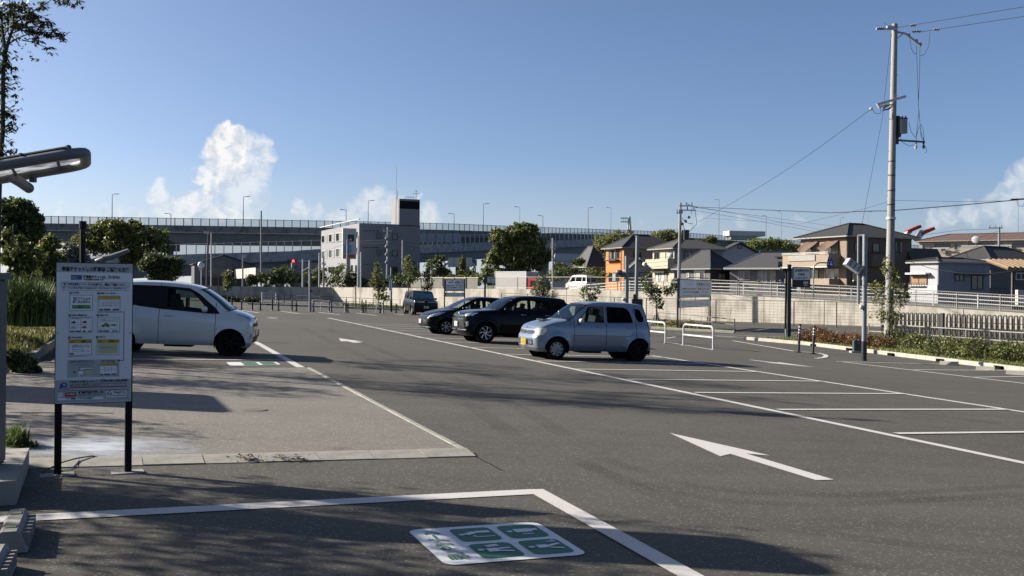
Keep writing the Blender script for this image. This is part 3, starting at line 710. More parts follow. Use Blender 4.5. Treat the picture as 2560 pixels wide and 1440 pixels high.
# ------------------------------------------------------------------ elevated roads
M_deck = streakconc('viaduct_concrete', (0.27,0.28,0.285), (0.13,0.135,0.14), 0.25)
M_girder = pm('girder_steel', (0.19,0.21,0.22), 0.6, var=0.12, scale=0.3)
M_rampc = streakconc('ramp_parapet', (0.50,0.52,0.55), (0.34,0.35,0.37), 0.2)
M_nb = glassmat('noise_barrier', (0.86,0.88,0.90), 0.72, 0.3)
M_nbpost = pm('barrier_post_steel', (0.13,0.135,0.14), 0.6); M_nbpost2 = pm('barrier_post_white', (0.8,0.82,0.82), 0.6)
def viaduct(pathpx, hr, hp, hg, width, label, mp_, mpost, step=2.0, piers=(), panels=True, overhang=1.2):
    P = [at(*p) for p in pathpx]; n = 60; pts = []
    # resample by arc length with smooth interpolation
    S_ = [0]; 
    for a, b in zip(P, P[1:]): S_.append(S_[-1] + math.hypot(b.x-a.x, b.y-a.y))
    def pos(s):
        for i in range(len(S_)-1):
            if s <= S_[i+1] or i == len(S_)-2:
                t = i + (s-S_[i])/(S_[i+1]-S_[i]); return Vector(catmull_([tuple(q) for q in P], t))
    def catmull_(K, t):
        n_ = len(K); i = min(n_-2, int(t)); u = t-i; p0, p1, p2, p3 = K[max(0,i-1)], K[i], K[i+1], K[min(n_-1,i+2)]; o = []
        for a in range(3):
            m1 = (p2[a]-p0[a])*.5; m2 = (p3[a]-p1[a])*.5; u2, u3 = u*u, u**3
            o.append((2*u3-3*u2+1)*p1[a]+(u3-2*u2+u)*m1+(-2*u3+3*u2)*p2[a]+(u3-u2)*m2)
        return o
    L = S_[-1]; o0 = P[0].copy(); root = thing('elevated_road', label, 'viaduct', (o0.x,o0.y,0)); o0.z = 0
    Q = [pos(L*i/n)-o0 for i in range(n+1)]; nrm = []
    for i in range(n+1):
        d = Q[min(n,i+1)]-Q[max(0,i-1)]; nrm.append(Vector((-d.y,d.x,0)).normalized())
    def sweep(prof, nm, m):
        mb = MB(); k = len(prof); vs = []
        for i in range(n+1):
            for a, z in prof: vs.append(Q[i]+nrm[i]*a+Vector((0,0,z)))
        mb.add(vs, [(i*k+j,(i+1)*k+j,(i+1)*k+(j+1)%k,i*k+(j+1)%k) for i in range(n) for j in range(k)]); return mb.build(nm, m, root)
    sweep([(0,-hr),(0.3,-hr),(0.3,-hr-hp*0.8),(width-.3,-hr-hp*0.8),(width-.3,-hr),(width,-hr),(width,-hr-hp),(0,-hr-hp)], 'deck', mp_)
    sweep([(-0.12,-hr-hp+0.12),(0.05,-hr-hp+0.12),(0.05,-hr-hp-0.18),(-0.12,-hr-hp-0.18)], 'edge_beam', M_rampc)
    sweep([(overhang,-hr-hp),(width-overhang,-hr-hp),(width-overhang,-hr-hp-hg),(overhang,-hr-hp-hg)], 'girder', M_girder)
    sweep([(0.05,-0.12),(0.14,-0.12),(0.14,0),(0.05,0)], 'top_rail', mpost)
    if panels:
        mb = MB(); vs = [Q[i]+nrm[i]*0.15+Vector((0,0,z)) for i in range(n+1) for z in (-hr,-0.05)]
        mb.add(vs, [(2*i,2*i+2,2*i+3,2*i+1) for i in range(n)]); mb.build('screen', M_nb, root)
        mb = MB(); vs = [Q[i]+nrm[i]*(width-0.15)+Vector((0,0,z)) for i in range(n+1) for z in (-hr,-0.05)]
    me = MB().box((0,0,-hr/2),(0.16,0.16,hr+0.1)).mesh('post', mpost); cnt = int(L/step); lst = []
    for i in range(cnt+1):
        p = pos(L*i/cnt)-o0; lst.append(p)
    for p in lst[:300]: link('barrier_post', me, root, Tm(*(p+Vector((0,-0.02,0)))))
    for s in piers:
        p = pos(s*L)-o0; i = min(n,int(s*n)); q = p+nrm[i]*width/2; top = p.z-hr-hp-hg
        ang = math.atan2(nrm[i].y,nrm[i].x); mb = MB(); mb.box((q.x,q.y,top/2-0.5),(3.2,2.4,top+1.0),rz=ang)
        mb.box((q.x,q.y,top-0.9),(width*0.85,2.4,1.8),rz=ang); mb.build('pier', M_deck, root)
    return root, pos, L, o0
v1 = viaduct([(-260,535,240),(110,540,250),(600,548,256),(1060,557,276),(1300,566,305),(1500,573,338),(1700,581,372),(1900,595,410),(2050,604,440),(2400,616,500)], 1.8, 1.7, 2.5, 19, 'upper elevated expressway with a clear screen and dark posts, crossing the whole view', M_deck, M_nbpost, 2.0, piers=(0.13,0.24,0.36,0.47,0.60,0.72,0.84))
v2 = viaduct([(60,630,215),(380,613,222),(620,605.5,227),(800,600,233),(1053,590,265),(1300,584,300),(1510,580,334)], 2.3, 2.1, 2.6, 10, 'lower curving ramp with a pale parapet below the expressway', M_rampc, M_nbpost2, 2.0, piers=(0.1,0.28,0.47,0.66,0.85), overhang=0.9)
# solid bluish screen panels at the office end of the ramp
root = thing('screen_fence', 'row of tall blue grey screen panels on the ramp, right of the office tower', 'screen')
o = at(1046,583,262); e = at(1152,583,279); root.location = (o.x,o.y,o.z)
for i in range(5):
    a = (e-o)*(i/5); b = (e-o)*((i+1)/5-0.01); mb = MB()
    for k in range(3):
        mb2 = MB(); z0, z1 = -0.05-0.82*k, -0.82*(k+1)
        mb2.add([a+Vector((0,-.4,z0)),b+Vector((0,-.4,z0)),b+Vector((0,-.4,z1)),a+Vector((0,-.4,z1))],[(0,1,2,3)]); mb2.build('panel', pm('screen_blue',(0.30,0.35,0.42),0.5), root)
    MB().box(a+Vector((0,-.4,-1.2)),(0.15,0.1,2.5)).build('post', M_nbpost, root)
# lamp poles on and beyond the expressway
def lamp_mesh(h, r=0.14, armlen=1.2, m=None):
    mb = MB(); mb.tube([(0,0,0),(0,0,h)], r, 6, r2=r*0.6); p = mb.mesh('pole', m or M_galv, True)
    mb = MB(); mb.tube([(0,0,h-0.05),(armlen*0.5,0,h+0.12),(armlen,0,h+0.15)], r*0.5, 5); mb.box((armlen,0,h+0.12),(0.9,0.35,0.14)); return p, mb.mesh('lamp_head', m or M_galv)
M_polegrey = pm('pole_grey', (0.28,0.30,0.32), 0.6)
lamps = [(280,486,553,252,'dark tall lamp pole standing on the expressway above the left trees'),(608,492,560,258,'lamp pole on the expressway over the middle of the ramp'),(427,535,565,262,'short lamp pole on the expressway just right of the trees'),(865,525,575,268,'lamp pole rising behind the left roof edge of the office'),(920,502,580,270,'lamp pole rising behind the office roof beside the tower'),(1135,535,575,285,'short lamp pole on the expressway right of the tower'),(1208,510,578,295,'lamp pole on the expressway left of the big tree'),(1299,518,580,305,'thin lamp pole above the big tree'),(1357,540,580,312,'short lamp pole at the right edge of the big tree'),(1470,520,585,330,'lamp pole on the expressway left of the road gantry'),(1527,520,585,345,'thin lamp pole just left of the road gantry'),(1797,500,600,385,'tall thin lamp pole left of the white toll building'),(1915,540,605,410,'lamp pole at the right end of the white toll building'),(1953,530,605,420,'thin pole behind the grey gabled roof'),(2100,545,600,440,'lamp pole above the brown house roof'),(2170,530,600,450,'thin pole right of the brown house ridge'),(2545,500,600,460,'thin pole at the right edge of the picture')]
for px, pt, pb, Y, lb in lamps:
    b = at(px,pb,Y); t = at(px,pt,Y); r = thing('street_lamp', lb, 'street lamp', b, group='lamp poles along the expressway'); h = t.z-b.z
    p, hd = lamp_mesh(h, 0.13 if px not in (1299,1527,1953,2170) else 0.09, 1.2, M_polegrey); link('pole', p, r); link('lamp_head', hd, r, Matrix.Rotation(math.pi if px%2 else 0,4,'Z'))
# ------------------------------------------------------------------ cars
def carpaint(name, c, flake=0.0, rough=0.25, metal=0.3):
    return pm(name, c, rough, metal, var=0.03, scale=1.5, coat=1.0 if c[0] > 0.05 else 0.16, spec=0.5 if c[0] > 0.05 else 0.08)
M_rubber = pm('tyre_rubber', (0.012,0.012,0.013), 0.85, var=0.2, scale=20, spec=0.1)
M_plastic = pm('black_plastic', (0.012,0.012,0.013), 0.5, spec=0.2)
M_lining = pm('car_lining', (0.01,0.01,0.011), 0.9, spec=0.05)
M_alloy = pm('alloy_wheel', (0.55,0.56,0.58), 0.3, 0.7, var=0.05)
M_cover = pm('wheel_cover', (0.42,0.43,0.45), 0.4, 0.3, var=0.1, scale=10)
M_chrome = pm('chrome', (0.75,0.76,0.78), 0.12, 1.0, var=0.03)
M_lamp = pm('headlight_lens', (1.0,0.98,0.86), 0.15, 0.1, coat=1.0, var=0.3, scale=14)
M_lampc = pm('headlight_clear', (0.50,0.53,0.56), 0.1, 0.7, coat=1.0, var=0.5, scale=22)
M_seat = pm('seat_fabric', (0.06,0.065,0.08), 0.9, var=0.2)
M_blue = pm('blue_cloth', (0.07,0.14,0.30), 0.9, var=0.4, scale=9)
M_red = pm('tail_light', (0.35,0.01,0.01), 0.2, coat=1.0)
M_gl_clear = glassmat('window_glass', (0.72,0.80,0.76), 0.90)
M_gl_wind = glassmat('windscreen_glass', (0.60,0.72,0.70), 0.72, refl=(0.50,0.58,0.62))
M_gl_dark = glassmat('privacy_glass', (0.05,0.055,0.065), 0.92)
M_plw = pm('plate_white', (0.72,0.73,0.72), 0.4); M_ply = pm('plate_yellow', (0.80,0.45,0.02), 0.4, var=0.05)
M_plt = pm('plate_text', (0.02,0.08,0.05), 0.5); M_pltk = pm('plate_text_black', (0.02,0.02,0.02), 0.5)
def catmull(K, t):
    n = len(K); t = max(0.0, min(n-1-1e-6, t)); i = int(t); u = t-i
    p0, p1, p2, p3 = K[max(0,i-1)], K[i], K[min(n-1,i+1)], K[min(n-1,i+2)]
    out = []
    for a in range(len(p1)):
        m1 = (p2[a]-p0[a])*0.5; m2 = (p3[a]-p1[a])*0.5; d = p2[a]-p1[a]
        lim = 1.6*abs(d); m1 = max(-lim-.01, min(lim+.01, m1)); m2 = max(-lim-.01, min(lim+.01, m2))
        u2, u3 = u*u, u*u*u
        out.append((2*u3-3*u2+1)*p1[a]+(u3-2*u2+u)*m1+(-2*u3+3*u2)*p2[a]+(u3-u2)*m2)
    return out
def clip(poly, a, b, c):      # keep a*x+b*z<=c
    out = []; n = len(poly)
    for i in range(n):
        p, q = poly[i], poly[(i+1)%n]; dp = a*p[0]+b*p[1]-c; dq = a*q[0]+b*q[1]-c
        if dp <= 0: out.append(p)
        if (dp < 0 < dq) or (dq < 0 < dp):
            t = dp/(dp-dq); out.append((p[0]+(q[0]-p[0])*t, p[1]+(q[1]-p[1])*t))
    return out
def inpoly(poly, x, y):
    c = False; n = len(poly)
    for i in range(n):
        a, b = poly[i], poly[(i+1)%n]
        if (a[1] > y) != (b[1] > y) and x < (b[0]-a[0])*(y-a[1])/(b[1]-a[1])+a[0]: c = not c
    return c
def trimesh2(poly, holes=(), step=0.07):
    pts = []; ed = []
    for lp in [poly]+list(holes):
        q = []
        for i in range(len(lp)):
            a, b = lp[i], lp[(i+1)%len(lp)]; L = math.hypot(b[0]-a[0], b[1]-a[1])
            if L < 1e-4: continue
            k = max(1, int(L/step))
            for j in range(k): q.append((a[0]+(b[0]-a[0])*j/k, a[1]+(b[1]-a[1])*j/k))
        o = len(pts); pts += q; ed += [(o+i, o+(i+1)%len(q)) for i in range(len(q))]
    nb = len(pts); bx = [p[0] for p in poly]; bz = [p[1] for p in poly]
    x = min(bx)+step*0.5
    while x < max(bx):
        z = min(bz)+step*0.5
        while z < max(bz):
            if inpoly(poly,x,z) and not any(inpoly(h,x,z) for h in holes):
                if min((x-p[0])**2+(z-p[1])**2 for p in pts[:nb]) > (step*0.45)**2: pts.append((x,z))
            z += step
        x += step
    r = delaunay_2d_cdt([Vector(p) for p in pts], ed, [], 0, 1e-5)
    V = [(p.x,p.y) for p in r[0]]; F = []
    for f in r[2]:
        cx = sum(V[i][0] for i in f)/3; cz = sum(V[i][1] for i in f)/3
        if inpoly(poly,cx,cz) and not any(inpoly(h,cx,cz) for h in holes): F.append(tuple(f))
    return V, F
def rnd(poly, r=0.04, k=3):   # round the corners of a polygon
    out = []; n = len(poly)
    for i in range(n):
        a, b, c = [Vector(poly[(i+d)%n]) for d in (-1,0,1)]
        ra = min(r, (a-b).length*0.45); rc = min(r, (c-b).length*0.45)
        p = b+(a-b).normalized()*ra; q = b+(c-b).normalized()*rc
        for j in range(k+1):
            t = j/k; out.append(tuple((p*(1-t)**2 + b*2*t*(1-t) + q*t*t)))
    return out
class Car:
    def __init__(s, name, label, sp, loc, fwd, group='cars parked in the lot'):
        s.sp = sp; s.L, s.W, s.H = sp['L'], sp['W'], sp['H']; s.K = [k[:4] for k in sp['keys']]; s.tags = [k[4] for k in sp['keys']]
        fwd = Vector((fwd[0], fwd[1], 0)).normalized(); fz = GA*fwd.x+GB*fwd.y if sp.get('tilt', 1) else 0.0
        X = -Vector((fwd.x, fwd.y, fz)); up = GN if sp.get('tilt', 1) else Vector((0,0,1))
        s.root = thing(name, label, sp.get('cat','car'), M=basis(loc, X, up.cross(X), up), group=group)
        s.x0 = (sp['ax'][0]+sp['ax'][1])/2   # root sits midway between the axles
        s.P = sp['paint']; s.build()
    def Y(s, x, z):
        sp = s.sp; zb = sp['belt'][0]+(sp['belt'][1]-sp['belt'][0])*x/s.L; h = s.W/2
        if z < zb:
            y = h - 0.055*((z-0.60)/0.42)**2 - (0.03 if z < 0.33 else 0)*(0.33-z)/0.1
            y -= 0.02*max(0,(z-(zb-.12))/.12)
        else:
            y = h - 0.055*((zb-0.60)/0.42)**2 - 0.02 - sp['tum']*((z-zb)/(s.H-zb))**1.15
        for (xf, am, e) in ((0,sp['nf'],sp['nfx']),(s.L,sp['nr'],sp['nrx'])):
            d = abs(x-xf)
            if d < e: y -= am*(1-d/e)**2.2
        r = sp['wr']; ra = sp['ra']
        for xa in sp['ax']:
            d = math.hypot(x-xa, z-r)
            if d < ra+0.14 and z < zb: 
                y += sp.get('flare',0.018)*math.exp(-((d-ra-0.02)/0.05)**2) if d >= ra else sp.get('flare',0.018)
        for (z0, am) in sp.get('crease', ()):
            y += am*math.exp(-((z-z0)/0.035)**2)
        return y
    def S(s, t, ph, sd=1, off=0.0):
        def f(t, ph):
            x, z, dx, dz = catmull(s.K, t); xs, zs = x+dx, z+dz; e = s.sp.get('sq', 0.5)
            sn, cs = math.sin(ph), math.cos(ph); o = 1-max(0,cs)**(e*1.3); w = max(0,sn)**(e*1.15)
            return Vector((x+dx*o, s.Y(xs, zs)*w, z+dz*o))
        p = f(t, ph)
        if off:
            a = f(t+.05, ph)-f(t-.05, ph); b = f(t, min(R(90),ph+.04))-f(t, max(0.002,ph-.04)); n = a.cross(b)
            if n.length > 1e-9:
                n.normalize(); n = -n if n.dot(Vector((p.x-s.L/2, p.y, (p.z-0.6)*2))) < 0 else n; p = p+n*off
        return Vector((p.x-s.x0, p.y*sd, p.z))
    def sd3(s, x, z, sd, off=0.0): return Vector((x-s.x0, (s.Y(x,z)+off)*sd, z))
    def side(s, name, poly, holes=(), m=None, off=0.0, sides=(1,-1), step=0.07, smooth=True, parent=None):
        V, F = trimesh2(poly, holes, step); out = []
        for sd in sides:
            mb = MB(); mb.add([s.sd3(x,z,sd,off) for x,z in V], [tuple(reversed(f)) if sd<0 else f for f in F])
            mb.f = [tuple(reversed(f)) for f in mb.f]
            out.append(mb.build(name, m or s.P, parent or s.root, smooth))
        return out
    def patch(s, name, poly, m, off=0.006, sides=(1,-1), step=4, parent=None, smooth=True):
        # poly in (t*10, phi deg)
        V, F = trimesh2([(a*10,b) for a,b in poly], (), step)
        for sd in sides:
            mb = MB(); mb.add([s.S(a/10, R(b), sd, off) for a,b in V], F); o = mb.build(name, m, parent or s.root, smooth)
        return o
    def build(s):
        sp = s.sp; K, tags = s.K, s.tags; n = len(K); N = 12; sub = 4
        # strips
        segs = []; i = 0
        while i < n-1:
            j = i
            while j+1 < n-1 and tags[j+1] == tags[i]: j += 1
            segs.append((tags[i], i, j+1)); i = j+1
        phs = [R(90)*k/N for k in range(N+1)]
        for tg, a, b in segs:
            m = s.P; nm = {'fb':'front_bumper','hd':'bonnet','ws':'windscreen','rf':'roof','rg':'rear_window','tg':'tailgate','rb':'rear_bumper'}[tg]
            ts = [a+(b-a)*k/((b-a)*sub) for k in range((b-a)*sub+1)]
            glass = tg in ('ws','rg'); kp = N-2 if glass else N
            def strip_(lo, hi, mm, name, o=0.0):
                mb = MB(); row = [(sd,k) for sd,rng in ((-1, range(hi,lo,-1)),(1, range(lo,hi+1))) for k in rng] if lo == 0 else None
                if lo == 0:
                    vs = [s.S(t, phs[k], sd, o) for t in ts for sd,k in row]; w = len(row)
                    fs = [(i*w+j,(i+1)*w+j,(i+1)*w+j+1,i*w+j+1) for i in range(len(ts)-1) for j in range(w-1)]; mb.add(vs, fs)
                else:
                    for sd in (1,-1):
                        w = hi-lo+1; vs = [s.S(t, phs[k], sd, o) for t in ts for k in range(lo,hi+1)]
                        fs = [(i*w+j,(i+1)*w+j,(i+1)*w+j+1,i*w+j+1) for i in range(len(ts)-1) for j in range(w-1)]
                        if sd < 0: fs = [tuple(reversed(f)) for f in fs]
                        mb.add(vs, fs)
                return mb.build(name, mm, s.root, True)
            if glass:
                strip_(0, kp, M_gl_wind if tg=='ws' else sp.get('rglass', M_gl_dark), nm, -0.004)
                strip_(kp, N, s.P, 'pillar')
                # black surround
                mb = MB()
                for tt in (ts[0], ts[-1]): mb.tube([s.S(tt, phs[k], sd, 0.0) for sd,rng in ((-1, range(kp,0,-1)),(1, range(0,kp+1))) for k in rng], 0.012, 5)
                for sd in (1,-1): mb.tube([s.S(t, phs[kp], sd, 0.001) for t in ts], 0.010, 5)
                mb.build('window_seal', M_plastic, s.root, True)
            else: strip_(0, N, s.P, nm)
            if b < n-1:
                mb = MB(); mb.tube([s.S(b, phs[k], sd, -0.001) for sd,rng in ((-1, range(N,0,-1)),(1, range(0,N+1))) for k in rng], 0.0055, 4)
                mb.build('panel_gap', M_dark, s.root)
        # side outline
        ol = [];
        for k in range((n-1)*sub+1):
            x, z, dx, dz = catmull(K, k/sub); ol.append((x+dx, z+dz))
        zb = sp['sill']; r, ra = sp['wr'], sp['ra']; bot = []
        xa, xb = ol[-1][0], ol[0][0]
        for xc in reversed(sp['ax']):
            a0 = math.asin(max(-1,min(1,(zb-r)/ra)))
            a1 = math.pi-a0
            bot += [(xc+ra*math.cos(a0+(a1-a0)*j/18), r+ra*math.sin(a0+(a1-a0)*j/18)) for j in range(19)]
        outline = ol + [(xa-0.02, zb)] + bot + [(xb+0.02, zb)]
        s.outline = outline
        cuts = sp['cuts']; wins = [rnd(w[1], w[2] if len(w) > 2 else 0.04) for w in sp['wins']]
        names = ['fender','door','door','rear_quarter'] if len(cuts) == 3 else ['fender','door','rear_quarter']
        g = 0.006; bounds = [None]+list(cuts)+[None]
        lean = sp.get('lean', 0.0)
        for k, nm in enumerate(names):
            poly = outline
            if bounds[k] is not None: poly = clip(poly, -1, 0, -(bounds[k]+g))
            if bounds[k+1] is not None: poly = clip(poly, 1, 0, bounds[k+1]-g)
            hs = [w for w in wins if inpoly(poly, sum(p[0] for p in w)/len(w), sum(p[1] for p in w)/len(w))]
            for sd in (1,-1):
                o = s.side(nm, poly, hs, sides=(sd,))[0]
                if nm == 'door':
                    bx = [p[0] for p in poly]; hx = max(bx)-0.20; hz = sp['handle']; mb = MB()
                    c = s.sd3(hx, hz, sd, 0.018)
                    if sp.get('hstyle','bar') == 'bar': mb.tube([s.sd3(hx-0.09,hz,sd,0.005), s.sd3(hx-0.07,hz,sd,0.03), s.sd3(hx+0.07,hz,sd,0.03), s.sd3(hx+0.09,hz,sd,0.005)], 0.013, 6)
                    else: mb.box(s.sd3(hx,hz,sd,0.006), (0.17,0.012,0.06)); mb.box(s.sd3(hx,hz+0.005,sd,0.016), (0.13,0.012,0.025))
                    mb.build('handle', sp.get('handlem', s.P), o, True)
        # inner lining closes the gaps between the panels
        s.side('inner_lining', outline, wins, M_lining, off=-0.02, step=0.12, smooth=False)
        # glass, seals
        for (kind, w, *_), rw in zip(sp['wins'], wins):
            gm = {'c':M_gl_clear,'d':M_gl_dark}[kind]
            s.side('window', rw, (), gm, off=-0.012, step=0.12)
            for sd in (1,-1):
                mb = MB(); pts = [s.sd3(x,z,sd,-0.002) for x,z in rw]; mb.tube(pts+[pts[0]], 0.011, 5, cap=False); mb.build('window_seal', M_plastic, s.root, True)
        # underbody, wheel wells, cabin
        mb = MB(); L, W = s.L, s.W
        mb.box((L/2-s.x0,0,sp['sill']+0.02),(L-0.5,W-0.2,0.04)); mb.box(((sp['ax'][0]+sp['ax'][1])/2-s.x0,0,sp['sill']-0.02),(0.6,0.5,0.1))
        mb.box((sp['ax'][1]-s.x0,0,r),(0.07,W-0.4,0.07))
        for xc in sp['ax']:
            for sd in (1,-1):
                vs = []; q = 14
                for j in range(q+1):
                    a = -0.3+(math.pi+0.6)*j/q
                    for y in (W/2-0.03, W/2-0.30): vs.append((xc-s.x0+ra*math.cos(a), y*sd, r+ra*math.sin(a)))
                mb.add(vs, [(2*j,2*j+1,2*j+3,2*j+2) for j in range(q)])
                mb.add([(xc-s.x0+ra*math.cos(2*math.pi*j/16), (W/2-0.30)*sd, r+ra*math.sin(2*math.pi*j/16)) for j in range(16)], [tuple(range(16))])
        mb.build('underbody', M_lining, s.root)
        xc0 = sp['seatx']; mb = MB()
        for sy in (0.34,-0.34):
            for q, xx in enumerate((xc0, xc0+0.85)):
                if q and not sp.get('rearseat', True): continue
                mb.box((xx-s.x0, sy*W/1.48, 0.62),(0.48,0.46,0.16))
                M = Matrix.Rotation(R(12), 3, 'Y'); mb.box((xx+0.24-s.x0, sy*W/1.48, 0.93),(0.14,0.44,0.56), M=M); mb.box((xx+0.32-s.x0, sy*W/1.48, 1.27),(0.09,0.25,0.16), M=M)
        mb.build('seats', M_seat, s.root)
        mb = MB(); dx = sp.get('dashx', 0.95); dz = sp['belt'][0]-0.03
        mb.box((dx+0.15-s.x0,0,dz-0.12),(0.5,W-0.25,0.24)); mb.build('dashboard', M_lining, s.root)
        mb = MB(); yq = 0.34*W/1.48*sp.get('drv', -1)
        M = Matrix.Translation((dx+0.45-s.x0, yq, dz)) @ Matrix.Rotation(R(65), 4, 'Y')
        mb.tube([M @ Vector((0.17*math.cos(a*math.pi/8),0.17*math.sin(a*math.pi/8),0)) for a in range(17)], 0.014, 5, cap=False); mb.build('steering_wheel', M_plastic, s.root)
        # wheels
        s.wheels()
        # mirrors
        mx, mz = sp['mirror']
        for sd in (1,-1):
            mb = MB(); c = s.sd3(mx, mz, sd, 0.11); mb.sphere(c, 0.1, 8, (0.75,0.95,0.72)); o = mb.build('wing_mirror', sp.get('mirm', s.P), s.root, True)
            mb = MB(); mb.tube([s.sd3(mx,mz-0.06,sd,-0.01), c+Vector((0,0,-0.04))], 0.022, 6); mb.build('mirror_arm', M_plastic, o)
        # wipers
        tw = [t for t,_ in enumerate(tags) if tags[t]=='ws'][0]
        mb = MB()
        for sd, p0, p1 in ((1,0.12,0.62),(-1,0.45,0.05)):
            pts = [s.S(tw+0.02+0.25*k/5, math.asin(min(1,abs((p0+(p1-p0)*k/5)))**1.0)*0.8, sd, 0.02) for k in range(6)]; mb.tube(pts, 0.008, 5)
        mb.build('wiper', M_plastic, s.root)
        sp['extra'](s)
    def wheels(s):
        sp = s.sp; r = sp['wr']; w = sp.get('tw', 0.165); rim = sp['rim']
        prof = [(r*0.66,-w/2+0.01),(r*0.80,-w/2),(r*0.95,-w/2+0.008),(r,-w/2+0.03),(r,w/2-0.03),(r*0.95,w/2-0.008),(r*0.80,w/2),(r*0.66,w/2-0.01)]
        for xc in sp['ax']:
            rm = sp.get('rimr', rim) if xc == sp['ax'][1] else rim
            for sd in (1,-1):
                Mx = Matrix.Translation((xc-s.x0, (s.W/2-w/2-0.025)*sd, r)) @ Matrix.Rotation(R(-90*sd), 4, 'X')
                mb = MB(); mb.lathe(prof, 32); o = mb.build('wheel', M_rubber, s.root, True, matrix=Mx)
                s.rim(o, r*0.68, w, rm)
    def rim(s, par, rr, w, kind):
        z = w/2-0.018
        mb = MB(); mb.lathe([(rr,-w*0.3),(rr,z),(rr*0.94,z+0.004),(rr*0.90,z-0.02),(rr*0.88,-w*0.3)], 28)
        face = {'steel':M_cover,'alloy':M_alloy,'dark':M_plastic,'cover7':M_alloy}[kind]
        mb.build('rim', face, par, True)
        mb = MB(); mb.lathe([(rr*0.9,z-0.07),(0.001,z-0.065)], 20); mb.build('brake_disc', M_lining, par)
        mb = MB()
        if kind == 'steel':
            n = 9; mb.lathe([(0.001,z+0.012),(rr*0.2,z+0.012),(rr*0.28,z+0.004),(rr*0.62,z-0.002),(rr*0.68,z-0.004)], 27)
            for k in range(n):
                a = 2*math.pi*k/n; M = Matrix.Rotation(a,3,'Z'); mb.box(M @ Vector((rr*0.8,0,z-0.004)), (rr*0.30,rr*0.30,0.012), M=M)
            mb.lathe([(rr*0.90,z-0.004),(rr*0.97,z+0.002)], 27)
        elif kind in ('alloy','cover7'):
            n = 7; mb.lathe([(0.001,z),(rr*0.2,z-0.002),(rr*0.22,z-0.03)], 20)
            sw = 0.5 if kind == 'alloy' else 0.12
            for k in range(n):
                a = 2*math.pi*k/n; pts = []
                for j in range(6):
                    q = j/5; rad = rr*(0.15+0.8*q); an = a+sw*q
                    pts.append((Vector((math.cos(an),math.sin(an),0))*rad, an, rr*(0.10+0.13*q if kind=='cover7' else 0.085+0.10*q), z-0.016+0.014*q))
                vs = []
                for p, an, ww, zz in pts:
                    t = Vector((-math.sin(an),math.cos(an),0)); vs += [p+t*ww/2+Vector((0,0,zz)), p-t*ww/2+Vector((0,0,zz)), p-t*ww/2+Vector((0,0,zz-.02)), p+t*ww/2+Vector((0,0,zz-.02))]
                fs = []
                for j in range(5):
                    for e in range(4): fs.append((4*j+e,4*j+(e+1)%4,4*j+4+(e+1)%4,4*j+4+e))
                mb.add(vs, fs)
        else:
            for k in range(6):
                a = 2*math.pi*k/6; M = Matrix.Rotation(a,3,'Z'); mb.box(M @ Vector((rr*0.5,0,z-0.01)), (rr*0.9,rr*0.16,0.02), M=M)
            mb.lathe([(0.001,z),(rr*0.2,z)], 16)
        mb.build('spokes', face, par, kind=='steel')
    def plate(s, t, m, tm, txt, w=0.33, h=0.165, z=None, x=None):
        p = s.S(t, 0.003, 1, 0.0); z = p.z if z is None else z
        o = MB().box((p.x-0.02+(x or 0),0,z),(0.012,w,h)).build('number_plate', m, s.root)
        M = basis((p.x-0.0275+(x or 0),0,z), (0,-1,0), (0,0,1))
        return o, M
    def bars(s, name, t, ph, n, dz, half, th, m, x=0.0):
        mb = MB()
        for k in range(n):
            p = s.S(t, R(2)); mb.box((p.x+x,0,p.z+dz*k),(0.03,half*2,th))
        mb.build(name, m, s.root)
def plate_marks(car, M, m, seed):
    rg = random.Random(seed); mb = MB()
    for k in range(4):
        x = -0.09+k*0.062; mb.box((x,-0.025,0.001),(0.012,0.07,0.001)); 
        if rg.random() < .6: mb.box((x+0.015,-0.025+rg.choice((-.03,0,.03)),0.001),(0.03,0.011,0.001))
    for k in range(4): mb.box((-0.05+k*0.033,0.055,0.001),(0.02,0.022,0.001))
    mb.build('plate_marks', m, car.root, matrix=M)

